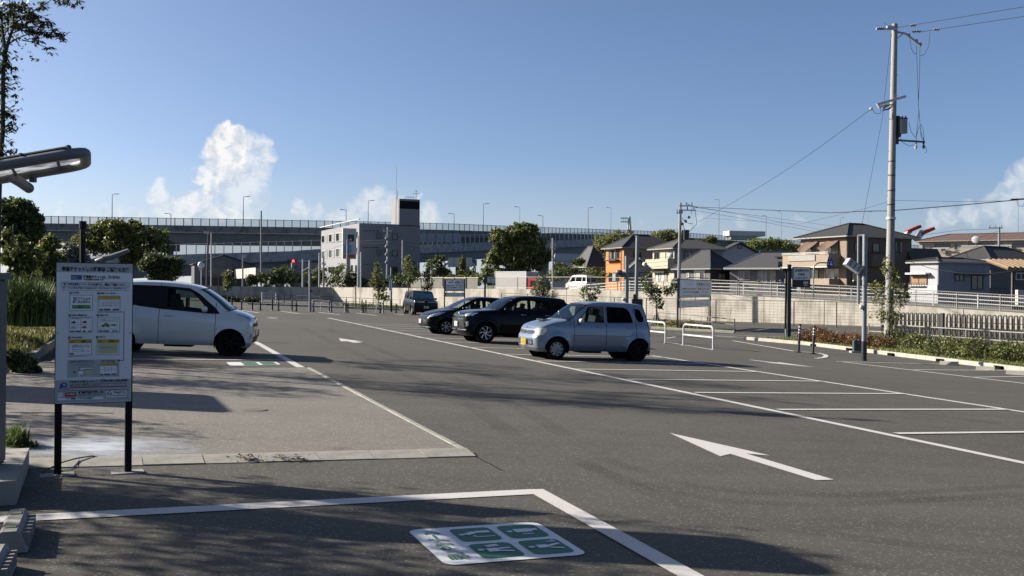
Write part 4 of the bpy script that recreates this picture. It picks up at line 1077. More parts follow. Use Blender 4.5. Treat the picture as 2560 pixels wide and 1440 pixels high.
# --- silver kei hatchback -------------------------------------------------
def ex_kei(s):
    s.patch('headlight', rnd([(3.55,42),(4.75,45),(5.55,78),(5.1,89),(3.9,88),(3.45,66)],0.8), M_lamp, 0.012)
    s.patch('grille', rnd([(3.75,0),(4.5,0),(4.6,22),(4.2,30),(3.85,22)],0.5), M_plastic, 0.004)
    mb = MB()
    for sd in (1,-1):
        for k in range(3): mb.tube([s.S(3.95+0.22*k, R(a), sd, 0.012) for a in (1,8,15,22)], 0.006, 4)
    mb.build('grille_bar', s.P, s.root)
    s.patch('air_intake', rnd([(1.55,0),(2.6,0),(2.65,26),(2.5,34),(1.7,32),(1.5,24)],0.5), M_plastic, 0.004)
    mb = MB()
    for sd in (1,-1):
        for k in range(4): mb.tube([s.S(1.75+0.23*k, R(a), sd, 0.012) for a in (1,8,16,24,30)], 0.007, 4)
    mb.build('intake_bar', M_chrome, s.root)
    o, M = s.plate(2.1, M_ply, M_pltk, '', x=-0.015); plate_marks(s, M, M_pltk, 3)
    p = s.S(5.05, 0.01, 1, 0.004); MB().box(p, (0.012,0.05,0.05)).build('badge', M_chrome, s.root)
    p = s.S(7.2, 0.01, 1, 0.0); mb = MB(); mb.box(p+Vector((0,0,0.012)), (0.26,0.42,0.035)); mb.build('bonnet_scoop', s.P, s.root); MB().box(p+Vector((-0.131,0,0.01)), (0.004,0.36,0.022)).build('scoop_mouth', M_dark, s.root)
    # body side rubbing line, fuel flap
    for sd in (1,-1):
        mb = MB(); mb.tube([s.sd3(1.10+0.1*k, 0.655, sd, 0.001) for k in range(17)]+[s.sd3(2.78,0.70,sd,0.001), s.sd3(2.86,0.80,sd,.001)], 0.004, 4); mb.build('side_moulding', M_dark, s.root)
    mb = MB(); pts = rnd([(3.02,0.83),(3.20,0.83),(3.20,0.97),(3.02,0.97)],0.03); q = [s.sd3(x,z,1,0.001) for x,z in pts]; mb.tube(q+[q[0]],0.003,4,cap=False)
    mb.build('fuel_flap', M_dark, s.root)
    for sd in (1,-1):
        mb = MB(); mb.tube([s.sd3(3.22,0.60+0.0*k,sd,0) if k==0 else s.sd3(3.32,1.15,sd,0.0) for k in (0,1)], 0.001, 3)
    s.patch('tail_light', [(16.1,70),(17.6,70),(17.6,89),(16.1,89)], M_red, 0.008)
    # curtain and seat cover in blue behind the front side window
    for k in range(1):
        mb = MB(); vs = []
        for j in range(7):
            x = 1.60+0.05*j+0.0; 
            for z in (0.95,1.20,1.40): vs.append((x-s.x0, (0.50-0.05*(z-0.95)/0.45*2)+0.015*(-1)**j, z))
        mb.add(vs, [(3*j+i,3*j+3+i,3*j+4+i,3*j+1+i) for j in range(6) for i in range(2)]); mb.build('curtain', M_blue, s.root)
    mb = MB(); p = s.S(8.7, 0.4, 1, -0.03); mb.box(p, (0.02,0.06,0.10)); mb.build('sticker', M_plw, s.root)
    mb = MB(); p = s.S(11.2, 0.3, 1, 0); mb.tube([s.S(11.0,0.45,1,0.0), s.S(10.6,0.45,1,0.02)+Vector((-0.03,0,0.05))], 0.005, 5); mb.build('aerial', M_plastic, s.root)
kei = dict(L=3.395, W=1.475, H=1.545, ax=(0.63,2.99), wr=0.278, ra=0.345, sill=0.235, belt=(0.99,1.06), tum=0.135, sq=0.43, nf=0.08, nfx=0.55, nr=0.06, nrx=0.5,
  paint=carpaint('silver_blue_paint', (0.26,0.33,0.42), rough=0.3, metal=0.35), rim='steel', rimr='dark', handle=0.895, hstyle='flap', mirror=(1.27,1.03), mirm=pm('mirror_white',(0.6,0.62,0.62),0.3,coat=1.0), seatx=1.55, dashx=0.95, cuts=(1.10,2.02,2.90), flare=0.03, crease=((0.86,0.006),(0.30,0.012)),
  wins=[('c',[(1.20,1.015),(1.47,1.29),(1.53,1.395),(1.96,1.415),(1.96,1.00)],0.03),('d',[(2.06,1.00),(2.06,1.415),(2.58,1.405),(2.71,1.33),(2.82,1.02)],0.05),('d',[(2.97,1.045),(2.83,1.35),(2.90,1.385),(3.03,1.37),(3.14,1.14),(3.13,1.05)],0.05)],
  keys=[(.14,.20,.24,0,'fb'),(.04,.30,.24,0,'fb'),(.0,.42,.24,0,'fb'),(.0,.56,.24,0,'fb'),(.05,.66,.26,0,'fb'),(.08,.79,.28,-.02,'hd'),(.18,.885,.24,-.05,'hd'),(.48,.985,.14,-.06,'hd'),(.86,1.06,.14,-.07,'ws'),(1.17,1.30,.13,-.05,'ws'),(1.45,1.475,.12,-.05,'rf'),(1.75,1.535,.02,-.06,'rf'),(2.25,1.55,0,-.07,'rf'),(2.85,1.54,-.02,-.06,'rf'),(3.15,1.50,-.05,-.06,'rg'),(3.24,1.32,-.09,-.03,'rg'),(3.33,1.0,-.10,0,'tg'),(3.375,.8,-.10,0,'tg'),(3.395,.55,-.12,0,'rb'),(3.38,.35,-.12,0,'rb'),(3.3,.22,-.10,0,'rb')],
  extra=ex_kei)
def axle_place(pf, pr=None, fwd=None, half=None, W=1.475):
    # ground contact pixel of the near front wheel; fwd heading; near side is at side sd
    pass
def place(near_wheel_px, fwd, sp, which=0, near=1):
    g = G(*near_wheel_px); f = Vector((fwd[0], fwd[1], 0)).normalized(); wb_ = sp['ax'][1]-sp['ax'][0]
    lat = Vector((-f.y, f.x, 0))           # left of heading
    y = (sp['W']/2-0.11)
    c = g + lat*(-y*near) + f*(-wb_/2 if which == 0 else wb_/2)
    return Vector((c.x, c.y, zg(c.x, c.y)))
F_left = -D2
Car('parked_car', 'silver blue kei hatchback with a yellow plate, nearest of the cars parked on the right', kei, place((1388,899), F_left, kei, 0, 1), F_left)
# --- black suv ---------------------------------------------------------------
M_blackp = carpaint('black_paint', (0.006,0.006,0.008), rough=0.12, metal=0.0)
def ex_suv(s):
    s.patch('headlight', rnd([(4.2,34),(4.75,34),(5.35,70),(5.5,89),(4.4,89),(4.1,60)],0.5), M_lampc, 0.01)
    s.patch('fog_light', rnd([(2.2,56),(3.0,56),(3.1,74),(2.3,76)],0.5), M_lampc, 0.01)
    s.patch('grille', rnd([(3.9,0),(4.35,0),(4.4,30),(4.0,34)],0.4), M_plastic, 0.006)
    s.patch('lower_grille', rnd([(1.3,0),(3.1,0),(3.3,26),(2.6,42),(1.3,48)],0.5), M_plastic, 0.006)
    mb = MB()
    for sd in (1,-1):
        mb.tube([s.S(3.45, R(a), sd, 0.014) for a in (1,10,20,30,38)], 0.012, 5); mb.tube([s.S(1.5, R(a), sd, 0.02) for a in (1,12,24,36,48,58)], 0.022, 5)
        mb.tube([s.S(4.0, R(a), sd, 0.014) for a in (1,10,20,30)], 0.010, 5)
    mb.build('chrome_trim', M_chrome, s.root)
    o, M = s.plate(2.55, M_plw, M_plt, '', x=-0.02); plate_marks(s, M, M_plt, 9)
    p = s.S(4.7, 0.01, 1, 0.006); MB().sphere(p, 0.045, 8, (0.3,1.3,0.9)).build('badge', M_chrome, s.root, True)
    mb = MB(); p = s.S(16.0, 0.0, 1, 0.0); mb.box(p+Vector((-0.25,0,0.05)), (0.06,0.03,0.07)); mb.build('roof_fin', M_blackp, s.root)
    mb = MB(); q = s.S(15.9,0.01,1,0.0); mb.box(q+Vector((0.10,0,0.0)), (0.28,1.05,0.03)); mb.build('roof_spoiler', M_blackp, s.root)
    s.patch('tail_light', [(18.1,60),(18.9,60),(18.9,89),(18.1,89)], M_red, 0.01)
    for sd in (1,-1): s.side('wheel_arch_trim', [(0.75+0.46*math.cos(a),0.335+0.46*math.sin(a)) for a in [0.15*j for j in range(21)]]+[(0.75+0.39*math.cos(a),0.335+0.39*math.sin(a)) for a in [0.15*j for j in range(20,-1,-1)]], (), M_plastic, off=0.012, sides=(sd,), step=0.1)
suv = dict(L=3.995, W=1.695, H=1.62, ax=(0.76,3.285), wr=0.335, ra=0.40, sill=0.26, belt=(1.02,1.14), tum=0.18, sq=0.44, nf=0.10, nfx=0.7, nr=0.10, nrx=0.7, tw=0.195,
  paint=M_blackp, rim='alloy', handle=0.97, handlem=M_chrome, mirror=(1.42,1.14), seatx=1.85, dashx=1.2, cuts=(1.28,2.28,3.15), flare=0.03, crease=((0.98,0.012),(0.45,-0.02)),
  wins=[('c',[(1.50,1.11),(1.92,1.40),(2.02,1.45),(2.24,1.46),(2.24,1.13)],0.03),('c',[(2.34,1.135),(2.34,1.46),(2.85,1.46),(3.05,1.42),(3.10,1.16)],0.04),('d',[(3.2,1.175),(3.2,1.40),(3.40,1.37),(3.50,1.20)],0.04)],
  keys=[(.18,.22,.26,0,'fb'),(.05,.34,.28,0,'fb'),(.0,.5,.28,0,'fb'),(.0,.68,.28,0,'fb'),(.02,.86,.28,-.01,'hd'),(.10,.97,.28,-.03,'hd'),(.5,1.07,.18,-.05,'hd'),(1.06,1.13,.18,-.06,'ws'),(1.45,1.38,.15,-.05,'ws'),(1.78,1.545,.14,-.06,'rf'),(2.15,1.605,.02,-.08,'rf'),(2.6,1.62,0,-.09,'rf'),(3.0,1.61,0,-.09,'rf'),(3.35,1.59,0,-.09,'rf'),(3.55,1.57,-.04,-.09,'rf'),(3.64,1.54,-.06,-.09,'rg'),(3.78,1.36,-.12,-.05,'rg'),(3.90,1.12,-.14,-.01,'tg'),(3.95,.95,-.14,0,'tg'),(3.99,.65,-.16,0,'rb'),(3.97,.4,-.16,0,'rb'),(3.86,.26,-.12,0,'rb')],
  extra=ex_suv)
Car('parked_car', 'black compact suv with swirl spoke wheels, middle of the three parked side by side', suv, place((1212,857.5), F_left, suv, 0, 1), F_left)
# --- black hatchback -----------------------------------------------------------
M_blk2 = carpaint('charcoal_paint', (0.010,0.010,0.012), rough=0.18, metal=0.1)
def ex_hatch(s):
    s.patch('headlight', rnd([(3.7,44),(4.3,40),(5.6,72),(5.9,86),(4.5,89),(3.9,70)],0.5), M_lampc, 0.01)
    s.patch('lower_grille', rnd([(1.2,0),(2.9,0),(3.0,20),(2.0,52),(1.2,55)],0.5), M_plastic, 0.006)
    s.patch('grille', rnd([(3.75,0),(4.1,0),(4.3,38),(3.9,40)],0.3), M_plastic, 0.006)
    mb = MB()
    for sd in (1,-1): mb.tube([s.S(0.95, R(a), sd, 0.014) for a in (1,12,24,36,48,60,70)], 0.02, 5)
    mb.build('chrome_trim', M_chrome, s.root)
    o, M = s.plate(2.4, M_plw, M_plt, '', x=-0.02); plate_marks(s, M, M_plt, 5)
    mb = MB(); p = s.S(13.2,0.02,1,0); mb.tube([p, p+Vector((0.12,0,0.14))], 0.006, 5); mb.build('aerial', M_plastic, s.root)
    s.patch('tail_light', [(15.1,60),(16.2,60),(16.2,89),(15.1,89)], M_red, 0.01)
hatch = dict(L=3.885, W=1.695, H=1.50, ax=(0.80,3.31), wr=0.30, ra=0.355, sill=0.22, belt=(0.93,1.05), tum=0.20, nf=0.16, nfx=0.8, nr=0.08, nrx=0.6, tw=0.175,
  paint=M_blk2, rim='cover7', handle=0.86, mirror=(1.45,1.02), seatx=1.85, dashx=1.2, cuts=(1.30,2.30,3.15), crease=((0.84,0.010),),
  wins=[('c',[(1.42,1.00),(1.86,1.25),(2.0,1.325),(2.25,1.35),(2.25,1.02)],0.03),('c',[(2.35,1.02),(2.35,1.35),(2.8,1.345),(3.03,1.29),(3.08,1.05)],0.04),('d',[(3.2,1.07),(3.2,1.26),(3.34,1.20),(3.40,1.09)],0.03)],
  keys=[(.16,.19,.28,0,'fb'),(.04,.28,.30,0,'fb'),(.0,.42,.30,0,'fb'),(.02,.56,.32,0,'fb'),(.07,.68,.36,0,'hd'),(.22,.80,.36,-.03,'hd'),(.6,.92,.24,-.06,'hd'),(1.0,.99,.2,-.06,'ws'),(1.5,1.26,.16,-.05,'ws'),(1.88,1.43,.14,-.06,'rf'),(2.25,1.495,.02,-.08,'rf'),(2.7,1.50,0,-.09,'rf'),(3.15,1.475,0,-.09,'rf'),(3.45,1.43,-.05,-.09,'rg'),(3.62,1.24,-.12,-.03,'rg'),(3.78,1.02,-.14,0,'tg'),(3.84,.8,-.14,0,'tg'),(3.88,.55,-.16,0,'rb'),(3.86,.35,-.16,0,'rb'),(3.76,.22,-.12,0,'rb')],
  extra=ex_hatch)
Car('parked_car', 'low black hatchback with its wedge nose out, farthest of the three parked side by side', hatch, place((1114,836.5), F_left, hatch, 0, 1), F_left)
# --- dark boxy car facing the camera -----------------------------------------
M_cubep = carpaint('dark_green_grey_paint', (0.022,0.025,0.026), rough=0.2, metal=0.2)
def ex_cube(s):
    s.patch('headlight', rnd([(3.9,44),(4.7,44),(4.8,82),(4.0,86)],0.8), M_lampc, 0.01)
    s.patch('grille', rnd([(3.95,0),(4.65,0),(4.65,40),(3.95,40)],0.5), M_plastic, 0.006)
    s.patch('lower_grille', rnd([(1.3,0),(2.0,0),(2.0,45),(1.3,50)],0.5), M_plastic, 0.006)
    mb = MB()
    for sd in (1,-1):
        for k in range(3): mb.tube([s.S(4.08+0.2*k, R(a), sd, 0.014) for a in (1,10,20,30,38)], 0.010, 5)
    mb.build('grille_bar', M_chrome, s.root)
    o, M = s.plate(2.3, M_plw, M_plt, '', x=-0.02); plate_marks(s, M, M_plt, 12)
    s.patch('tail_light', [(17.1,60),(18.2,60),(18.2,89),(17.1,89)], M_red, 0.01)
    # silver sun shade lying behind the windscreen
    V = []; 
    mb = MB(); vs = []
    for i in range(9):
        for j in range(13):
            a = -60+10*j; p = s.S(8.15+1.55*i/8, R(abs(a)), 1 if a>=0 else -1, -0.05-0.02*((i+j)%2)); vs.append(p)
    mb.add(vs, [(i*13+j,i*13+j+1,(i+1)*13+j+1,(i+1)*13+j) for i in range(8) for j in range(12)])
    mb.build('sun_shade', pm('sunshade_foil',(0.5,0.53,0.56),0.25,0.9,var=0.2,scale=9), s.root, False)
cube = dict(L=3.89, W=1.695, H=1.65, ax=(0.74,3.27), wr=0.30, ra=0.36, sill=0.24, belt=(1.02,1.06), tum=0.13, nf=0.07, nfx=0.4, nr=0.06, nrx=0.4, sq=0.42,
  paint=M_cubep, rim='cover7', handle=0.95, mirror=(1.05,1.12), seatx=1.6, dashx=0.95, cuts=(1.05,2.1,3.0),
  wins=[('c',[(1.18,1.07),(1.24,1.45),(1.36,1.50),(2.03,1.51),(2.03,1.07)],0.07),('d',[(2.17,1.07),(2.17,1.51),(2.88,1.51),(2.92,1.08)],0.08),('d',[(3.1,1.10),(3.1,1.48),(3.48,1.46),(3.55,1.12)],0.08)],
  keys=[(.12,.2,.14,0,'fb'),(.03,.32,.14,0,'fb'),(.0,.5,.14,0,'fb'),(.0,.70,.14,0,'fb'),(.01,.86,.14,0,'fb'),(.06,.96,.14,-.02,'hd'),(.25,1.01,.12,-.03,'hd'),(.55,1.045,.10,-.04,'hd'),(.84,1.07,.10,-.04,'ws'),(1.03,1.35,.10,-.04,'ws'),(1.18,1.56,.10,-.05,'rf'),(1.4,1.63,.03,-.06,'rf'),(2.4,1.65,0,-.07,'rf'),(3.4,1.63,-.02,-.07,'rf'),(3.66,1.58,-.06,-.07,'rg'),(3.77,1.35,-.08,-.02,'rg'),(3.83,1.05,-.08,0,'tg'),(3.87,.8,-.08,0,'rb'),(3.89,.5,-.09,0,'rb'),(3.87,.3,-.09,0,'rb'),(3.8,.22,-.09,0,'rb')],
  extra=ex_cube)
fw = (Vector((0.30,-0.954,0))).normalized()
Car('parked_car', 'dark boxy car with a foil sun shade, facing the camera alone at the back', cube, place((1031.5,787.5), fw, cube, 0, -1), fw)
# --- white-silver tall kei van on the left -------------------------------------
def ex_mr(s):
    s.patch('headlight', rnd([(3.7,60),(4.2,54),(5.3,66),(6.2,82),(5.8,89),(4.6,89),(3.8,86)],0.6), M_lampc, 0.012)
    s.patch('grille', rnd([(3.5,0),(4.0,0),(4.1,46),(3.6,48)],0.4), M_plastic, 0.006)
    s.patch('fog_light', rnd([(1.9,66),(2.6,66),(2.6,80),(1.9,80)],0.5), M_lampc, 0.01)
    s.patch('lower_grille', rnd([(1.2,0),(2.2,0),(2.2,40),(1.2,45)],0.5), M_plastic, 0.006)
    o, M = s.plate(2.6, M_ply, M_pltk, '', x=-0.02); plate_marks(s, M, M_pltk, 22)
    s.patch('tail_light', [(17.1,60),(18.4,60),(18.4,89),(17.1,89)], M_red, 0.01)
    tq_ = lambda P: [(fx_(x),z) for x,z in P]
    s.side('window_trim', tq_([(0.88,0.945),(0.98,1.06),(1.10,1.16),(1.36,1.38),(1.58,1.495),(2.12,1.525),(3.05,1.52),(3.08,1.10),(2.12,1.005),(1.12,0.94)]), [rnd(tq_([(1.12,0.985),(1.36,1.27),(1.55,1.43),(2.06,1.475),(2.06,1.05)]),0.04)], M_plastic, off=0.004)
    MB().box((1.55-s.x0,0.10,1.16),(0.05,0.30,0.22)).build('phone_holder_screen', M_plastic, s.root)
M_vanp = carpaint('pearl_white_paint', (0.95,1.0,1.0), rough=0.3, metal=0.15)
mr = dict(L=3.395, W=1.475, H=1.63, ax=(0.60,3.02), wr=0.278, ra=0.348, sill=0.225, belt=(0.90,1.12), tum=0.15, nf=0.06, nfx=0.35, nr=0.06, nrx=0.5,
  paint=M_vanp, rim='dark', handle=0.87, hstyle='bar', mirror=(1.22,1.02), seatx=1.65, dashx=0.85, cuts=(0.985,2.20,3.05), crease=((0.80,0.008),(0.30,0.014)),
  wins=[('c',[(1.12,0.985),(1.36,1.27),(1.55,1.43),(2.06,1.475),(2.06,1.05)],0.04),('d',[(2.20,1.07),(2.20,1.485),(2.95,1.485),(3.0,1.15)],0.04)],
  keys=[(.14,.19,.24,0,'fb'),(.04,.28,.24,0,'fb'),(.0,.42,.24,0,'fb'),(.0,.58,.24,0,'fb'),(.015,.74,.22,0,'fb'),(.05,.87,.24,-.01,'hd'),(.28,.975,.20,-.04,'hd'),(.56,1.045,.16,-.05,'ws'),(.92,1.29,.13,-.04,'ws'),(1.26,1.50,.11,-.05,'rf'),(1.6,1.595,.03,-.06,'rf'),(2.2,1.64,0,-.07,'rf'),(2.8,1.625,-.02,-.08,'rf'),(3.08,1.58,-.05,-.08,'rg'),(3.2,1.38,-.08,-.03,'rg'),(3.33,1.05,-.08,0,'tg'),(3.37,.8,-.09,0,'tg'),(3.395,.5,-.1,0,'rb'),(3.38,.32,-.1,0,'rb'),(3.3,.2,-.1,0,'rb')],
  extra=ex_mr)
def fx_(x): return x*(0.85/0.98) if x < 0.98 else x-0.13
mr['keys'] = [(fx_(k[0]),k[1],k[2]*(0.55 if k[0] < 0.2 else 1.0))+tuple(k[3:]) for k in mr['keys']]; mr['wins'] = [(w[0],[(fx_(x),z) for x,z in w[1]],w[2]) for w in mr['wins']]; mr['cuts'] = tuple(fx_(c) for c in mr['cuts'])
mr.update(L=3.265, ax=(0.53,2.89), mirror=(1.09,1.04), seatx=1.52, dashx=0.72)
fr = Vector((0.985,0.17,0)).normalized()
Car('parked_van', 'pearl white tall van, nose to the right behind the notice board', dict(mr, cat='van'), place((573,890), fr, mr, 0, -1), fr)
# ------------------------------------------------------------------ buildings
M_hglass = pm('house_glass', (0.03,0.035,0.04), 0.06, var=0.5, scale=2, spec=0.8)
M_curt = pm('curtain_glass', (0.42,0.45,0.40), 0.25, var=0.35, scale=2)
M_fdark = pm('frame_dark', (0.03,0.03,0.032), 0.5); M_fwhite = pm('frame_white', (0.72,0.72,0.68), 0.5)
M_roofd = pm('roof_slate_dark', (0.045,0.045,0.048), 0.75, var=0.2, scale=3); M_roofg = pm('roof_slate_grey', (0.075,0.075,0.08), 0.8, var=0.15, scale=3)
def siding(name, c, pitch=0.2, vert=False, dark=0.75, c2=None):
    if name in _mats: return _mats[name]
    c = [v*ALB for v in c]; m, t, b, o = nt(name); N, L = t.nodes, t.links
    tc = N.new('ShaderNodeTexCoord'); sx = N.new('ShaderNodeSeparateXYZ'); L.new(tc.outputs['Object'], sx.inputs[0])
    md = N.new('ShaderNodeMath'); md.operation = 'PINGPONG'; md.inputs[1].default_value = pitch/2; 
    if vert:
        ad = N.new('ShaderNodeMath'); ad.operation = 'ADD'; L.new(sx.outputs[0], ad.inputs[0]); L.new(sx.outputs[1], ad.inputs[1]); L.new(ad.outputs[0], md.inputs[0])
    else: L.new(sx.outputs[2], md.inputs[0])
    gt = N.new('ShaderNodeMath'); gt.operation = 'GREATER_THAN'; gt.inputs[1].default_value = pitch*0.06; L.new(md.outputs[0], gt.inputs[0])
    nz = N.new('ShaderNodeTexNoise'); nz.inputs['Scale'].default_value = 1.2; nz.inputs['Detail'].default_value = 6; L.new(tc.outputs['Object'], nz.inputs[0])
    r = N.new('ShaderNodeMapRange'); r.inputs[3].default_value = 0.86; r.inputs[4].default_value = 1.1; L.new(nz.outputs[0], r.inputs[0])
    mx = N.new('ShaderNodeMix'); mx.data_type = 'RGBA'; mx.inputs['A'].default_value = (*[v*dark for v in c],1); mx.inputs['B'].default_value = (*c,1); L.new(gt.outputs[0], mx.inputs['Factor'])
    m2 = N.new('ShaderNodeVectorMath'); m2.operation = 'SCALE'; L.new(mx.outputs['Result'], m2.inputs[0]); L.new(r.outputs[0], m2.inputs['Scale']); L.new(m2.outputs[0], b.inputs['Base Color'])
    b.inputs['Roughness'].default_value = 0.85; _mats[name] = m; return m
M_gut = pm('gutter_grey',(0.36,0.36,0.36),0.6)
class House:
    def __init__(s, name, label, pxl, pxc, pxr, Yc, yaw, py_eave, zb, mL, mR, cat='house'):
        y = R(yaw); s.u1 = Vector((-math.sin(y), math.cos(y), 0)); s.u2 = Vector((math.cos(y), math.sin(y), 0))
        C = at(pxc, py_eave, Yc); s.ze = C.z; s.C = Vector((C.x, C.y, 0)); s.zb = zb
        def solve(u, px):
            k = (px-1280)/FPX + 0.0087*(720-650)/FPX*0; return (k*C.y-C.x)/(u.x-k*u.y)
        s.L1 = solve(s.u1, pxl); s.L2 = solve(s.u2, pxr)
        if s.L1 <= 0: s.L1 = 8.0
        s.root = thing(name, label, cat, M=basis((C.x,C.y,zb), s.u2, s.u1, (0,0,1)))   # local x = u2, y = u1
        s.H = s.ze-zb
        for (d, m) in ((((0.0,0.0),(s.L2,0.0)), mR), (((0.0,0.0),(0.0,s.L1)), mL), (((s.L2,0.0),(s.L2,s.L1)), mR), (((0.0,s.L1),(s.L2,s.L1)), mL)):
            (x0,y0),(x1,y1) = d; t = 0.12
            if y0 == y1: mb = MB().box(((x0+x1)/2, y0 + (t/2 if y0==0 else -t/2), s.H/2), (abs(x1-x0)-0.0, t, s.H))
            else: mb = MB().box((x0 + (t/2 if x0==0 else -t/2), (y0+y1)/2, s.H/2-0.002), (t, abs(y1-y0)-2*t, s.H))
            mb.build('wall', m, s.root)
    def hit(s, face, px, py):
        u, n = (s.u1, s.u2) if face == 'L' else (s.u2, s.u1)
        r = ray(px, py); o = Vector((0,0,CAMZ)); t = (s.C-o).dot(n)/r.dot(n) if abs(r.dot(n)) > 1e-9 else 0
        p = o+r*t; return (p-s.C).dot(u), p.z-s.zb
    def place(s, face, a, z, out): # local coordinates of a point on a face
        return Vector((-out, a, z)) if face == 'L' else Vector((a, -out, z))
    def rect(s, face, a0, z0, a1, z1, out, th, m, nm, parent=None):
        c = s.place(face, (a0+a1)/2, (z0+z1)/2, out-th/2); d = (th, abs(a1-a0), abs(z1-z0)) if face == 'L' else (abs(a1-a0), th, abs(z1-z0))
        return MB().box(c, d).build(nm, m, parent or s.root)
    def win(s, face, x0, y0, x1, y1, fm=None, gm=None, mull=1, sill=True, rail=False):
        a0, zt = s.hit(face, x0, y0); a1, zb_ = s.hit(face, x1, y1); a0, a1 = min(a0,a1), max(a0,a1)
        mz = s.hit(face, (x0+x1)/2, y0)[1]; mzb = s.hit(face, (x0+x1)/2, y1)[1]; zt, zb_ = mz, mzb
        fm = fm or M_fdark; gm = gm or M_hglass; f = 0.06
        mb = MB()
        def bx(p0, q0, p1, q1, out, th):
            c = s.place(face, (p0+p1)/2, (q0+q1)/2, out-th/2); d = (th, abs(p1-p0), abs(q1-q0)) if face == 'L' else (abs(p1-p0), th, abs(q1-q0)); mb.box(c, d)
        bx(a0-f,zt,a1+f,zt+f,0.07,0.10); bx(a0-f,zb_-f,a1+f,zb_,0.09 if sill else 0.07,0.12); bx(a0-f,zb_,a0,zt,0.065,0.10); bx(a1,zb_,a1+f,zt,0.065,0.10)
        for k in range(1, mull+1):
            a = a0+(a1-a0)*k/(mull+1); bx(a-f/2,zb_,a+f/2,zt,0.055,0.05)
        w = mb.build('window', fm, s.root)
        for k in range(mull+1):
            p0 = a0+(a1-a0)*k/(mull+1)+f/2; p1 = a0+(a1-a0)*(k+1)/(mull+1)-f/2
            c = s.place(face, (p0+p1)/2, (zt+zb_)/2, 0.02-0.004*k); d = (0.02, p1-p0, zt-zb_) if face == 'L' else (p1-p0, 0.02, zt-zb_)
            g = gm[k%len(gm)] if isinstance(gm, list) else gm
            MB().box(c, d).build('pane', g, w)
        if rail:
            mb = MB(); zz = zb_+(zt-zb_)*0.3
            for q in range(7):
                a = a0+(a1-a0)*q/6; c = s.place(face,a,(zz+zb_)/2,0.25); mb.box(c,(0.03,0.03,zz-zb_))
            c = s.place(face,(a0+a1)/2,zz,0.25); mb.box(c,(0.04,a1-a0,0.05) if face=='L' else (a1-a0,0.04,0.05)); c = s.place(face,(a0+a1)/2,zb_,0.16); mb.box(c,(0.24,a1-a0,0.05) if face=='L' else (a1-a0,0.24,0.05)); mb.build('window_rail', fm, w)
        return w
    def band(s, face, x0, y0, x1, y1, out, m, nm, th=None):
        a0, _ = s.hit(face,x0,y0); a1, _ = s.hit(face,x1,y1); zt = s.hit(face,(x0+x1)/2,y0)[1]; zb_ = s.hit(face,(x0+x1)/2,y1)[1]
        return s.rect(face, min(a0,a1), zb_, max(a0,a1), zt, out, th or out+0.02, m, nm)
    def hip(s, h, over=0.5, m=None, ridge=None, edge=None):
        m = m or M_roofd; x0, x1, y0, y1 = -over, s.L2+over, -over, s.L1+over; z = s.H+0.05; w = x1-x0; d = y1-y0
        if w >= d: r0, r1 = (x0+d/2, (y0+y1)/2), (x1-d/2, (y0+y1)/2)
        else: r0, r1 = ((x0+x1)/2, y0+w/2), ((x0+x1)/2, y1-w/2)
        if ridge: r0, r1 = ridge
        vs = [(x0,y0,z),(x1,y0,z),(x1,y1,z),(x0,y1,z),(r0[0],r0[1],z+h),(r1[0],r1[1],z+h)]
        if w >= d: fs = [(0,1,5,4),(1,2,5),(2,3,4,5),(3,0,4)]
        else: fs = [(0,1,4),(1,2,5,4),(2,3,5),(3,0,4,5)]
        o = MB().add(vs, fs+[(3,2,1,0)]).build('roof', m, s.root)
        mb = MB(); t = 0.11; e = edge or M_gut
        mb.box(((x0+x1)/2,y0,z-t/2-.003),(w,0.06,t)); mb.box(((x0+x1)/2,y1,z-t/2-.003),(w,0.06,t)); mb.box((x0,(y0+y1)/2,z-t/2-.005),(0.06,d-.08,t)); mb.box((x1,(y0+y1)/2,z-t/2-.005),(0.06,d-.08,t)); mb.build('gutter', e, o)
        mb = MB(); P = [Vector(v) for v in vs]
        if w >= d: prs = [(0,4),(3,4),(1,5),(2,5),(4,5)]
        else: prs = [(0,4),(1,4),(2,5),(3,5),(4,5)]
        for a, b in prs:
            if (P[a]-P[b]).length > .05: mb.tube([P[a]+Vector((0,0,.03)),P[b]+Vector((0,0,.03))],0.08,5)
        mb.build('ridge_cap', m, o); return o
    def gable(s, h, over=0.4, m=None, axis='x', gm=None, edge=None):
        m = m or M_roofd; x0, x1, y0, y1 = -over, s.L2+over, -over, s.L1+over; z = s.H; t = 0.14
        if axis == 'x':   # ridge along local x
            ym = (y0+y1)/2; vs = [(x0,y0,z-.1),(x1,y0,z-.1),(x1,ym,z+h),(x0,ym,z+h),(x0,y1,z-.1),(x1,y1,z-.1)]; ge = [((0,0,z),(0,s.L1,z),(0,s.L1/2,z+h-.12)),((s.L2,0,z),(s.L2,s.L1,z),(s.L2,s.L1/2,z+h-.12))]
        else:
            xm = (x0+x1)/2; vs = [(x0,y0,z-.1),(x0,y1,z-.1),(xm,y1,z+h),(xm,y0,z+h),(x1,y0,z-.1),(x1,y1,z-.1)]; ge = [((0,0,z),(s.L2,0,z),(s.L2/2,0,z+h-.12)),((0,s.L1,z),(s.L2,s.L1,z),(s.L2/2,s.L1,z+h-.12))]
        lo = [(a,b,c) for a,b,c in vs]; up = [(a,b,c+t) for a,b,c in vs]
        mb = MB(); mb.add(lo+up, [(6,7,8,9),(9,8,11,10),(3,2,1,0),(4,5,2,3),(0,1,7,6),(5,4,10,11),(0,6,9,3),(3,9,10,4),(1,2,8,7),(2,5,11,8)])
        o = mb.build('roof', m, s.root)
        for g in ge: MB().add(g, [(0,1,2)]).build('gable', gm or M_fwhite, s.root)
        mb = MB(); P = [Vector(q) for q in up]
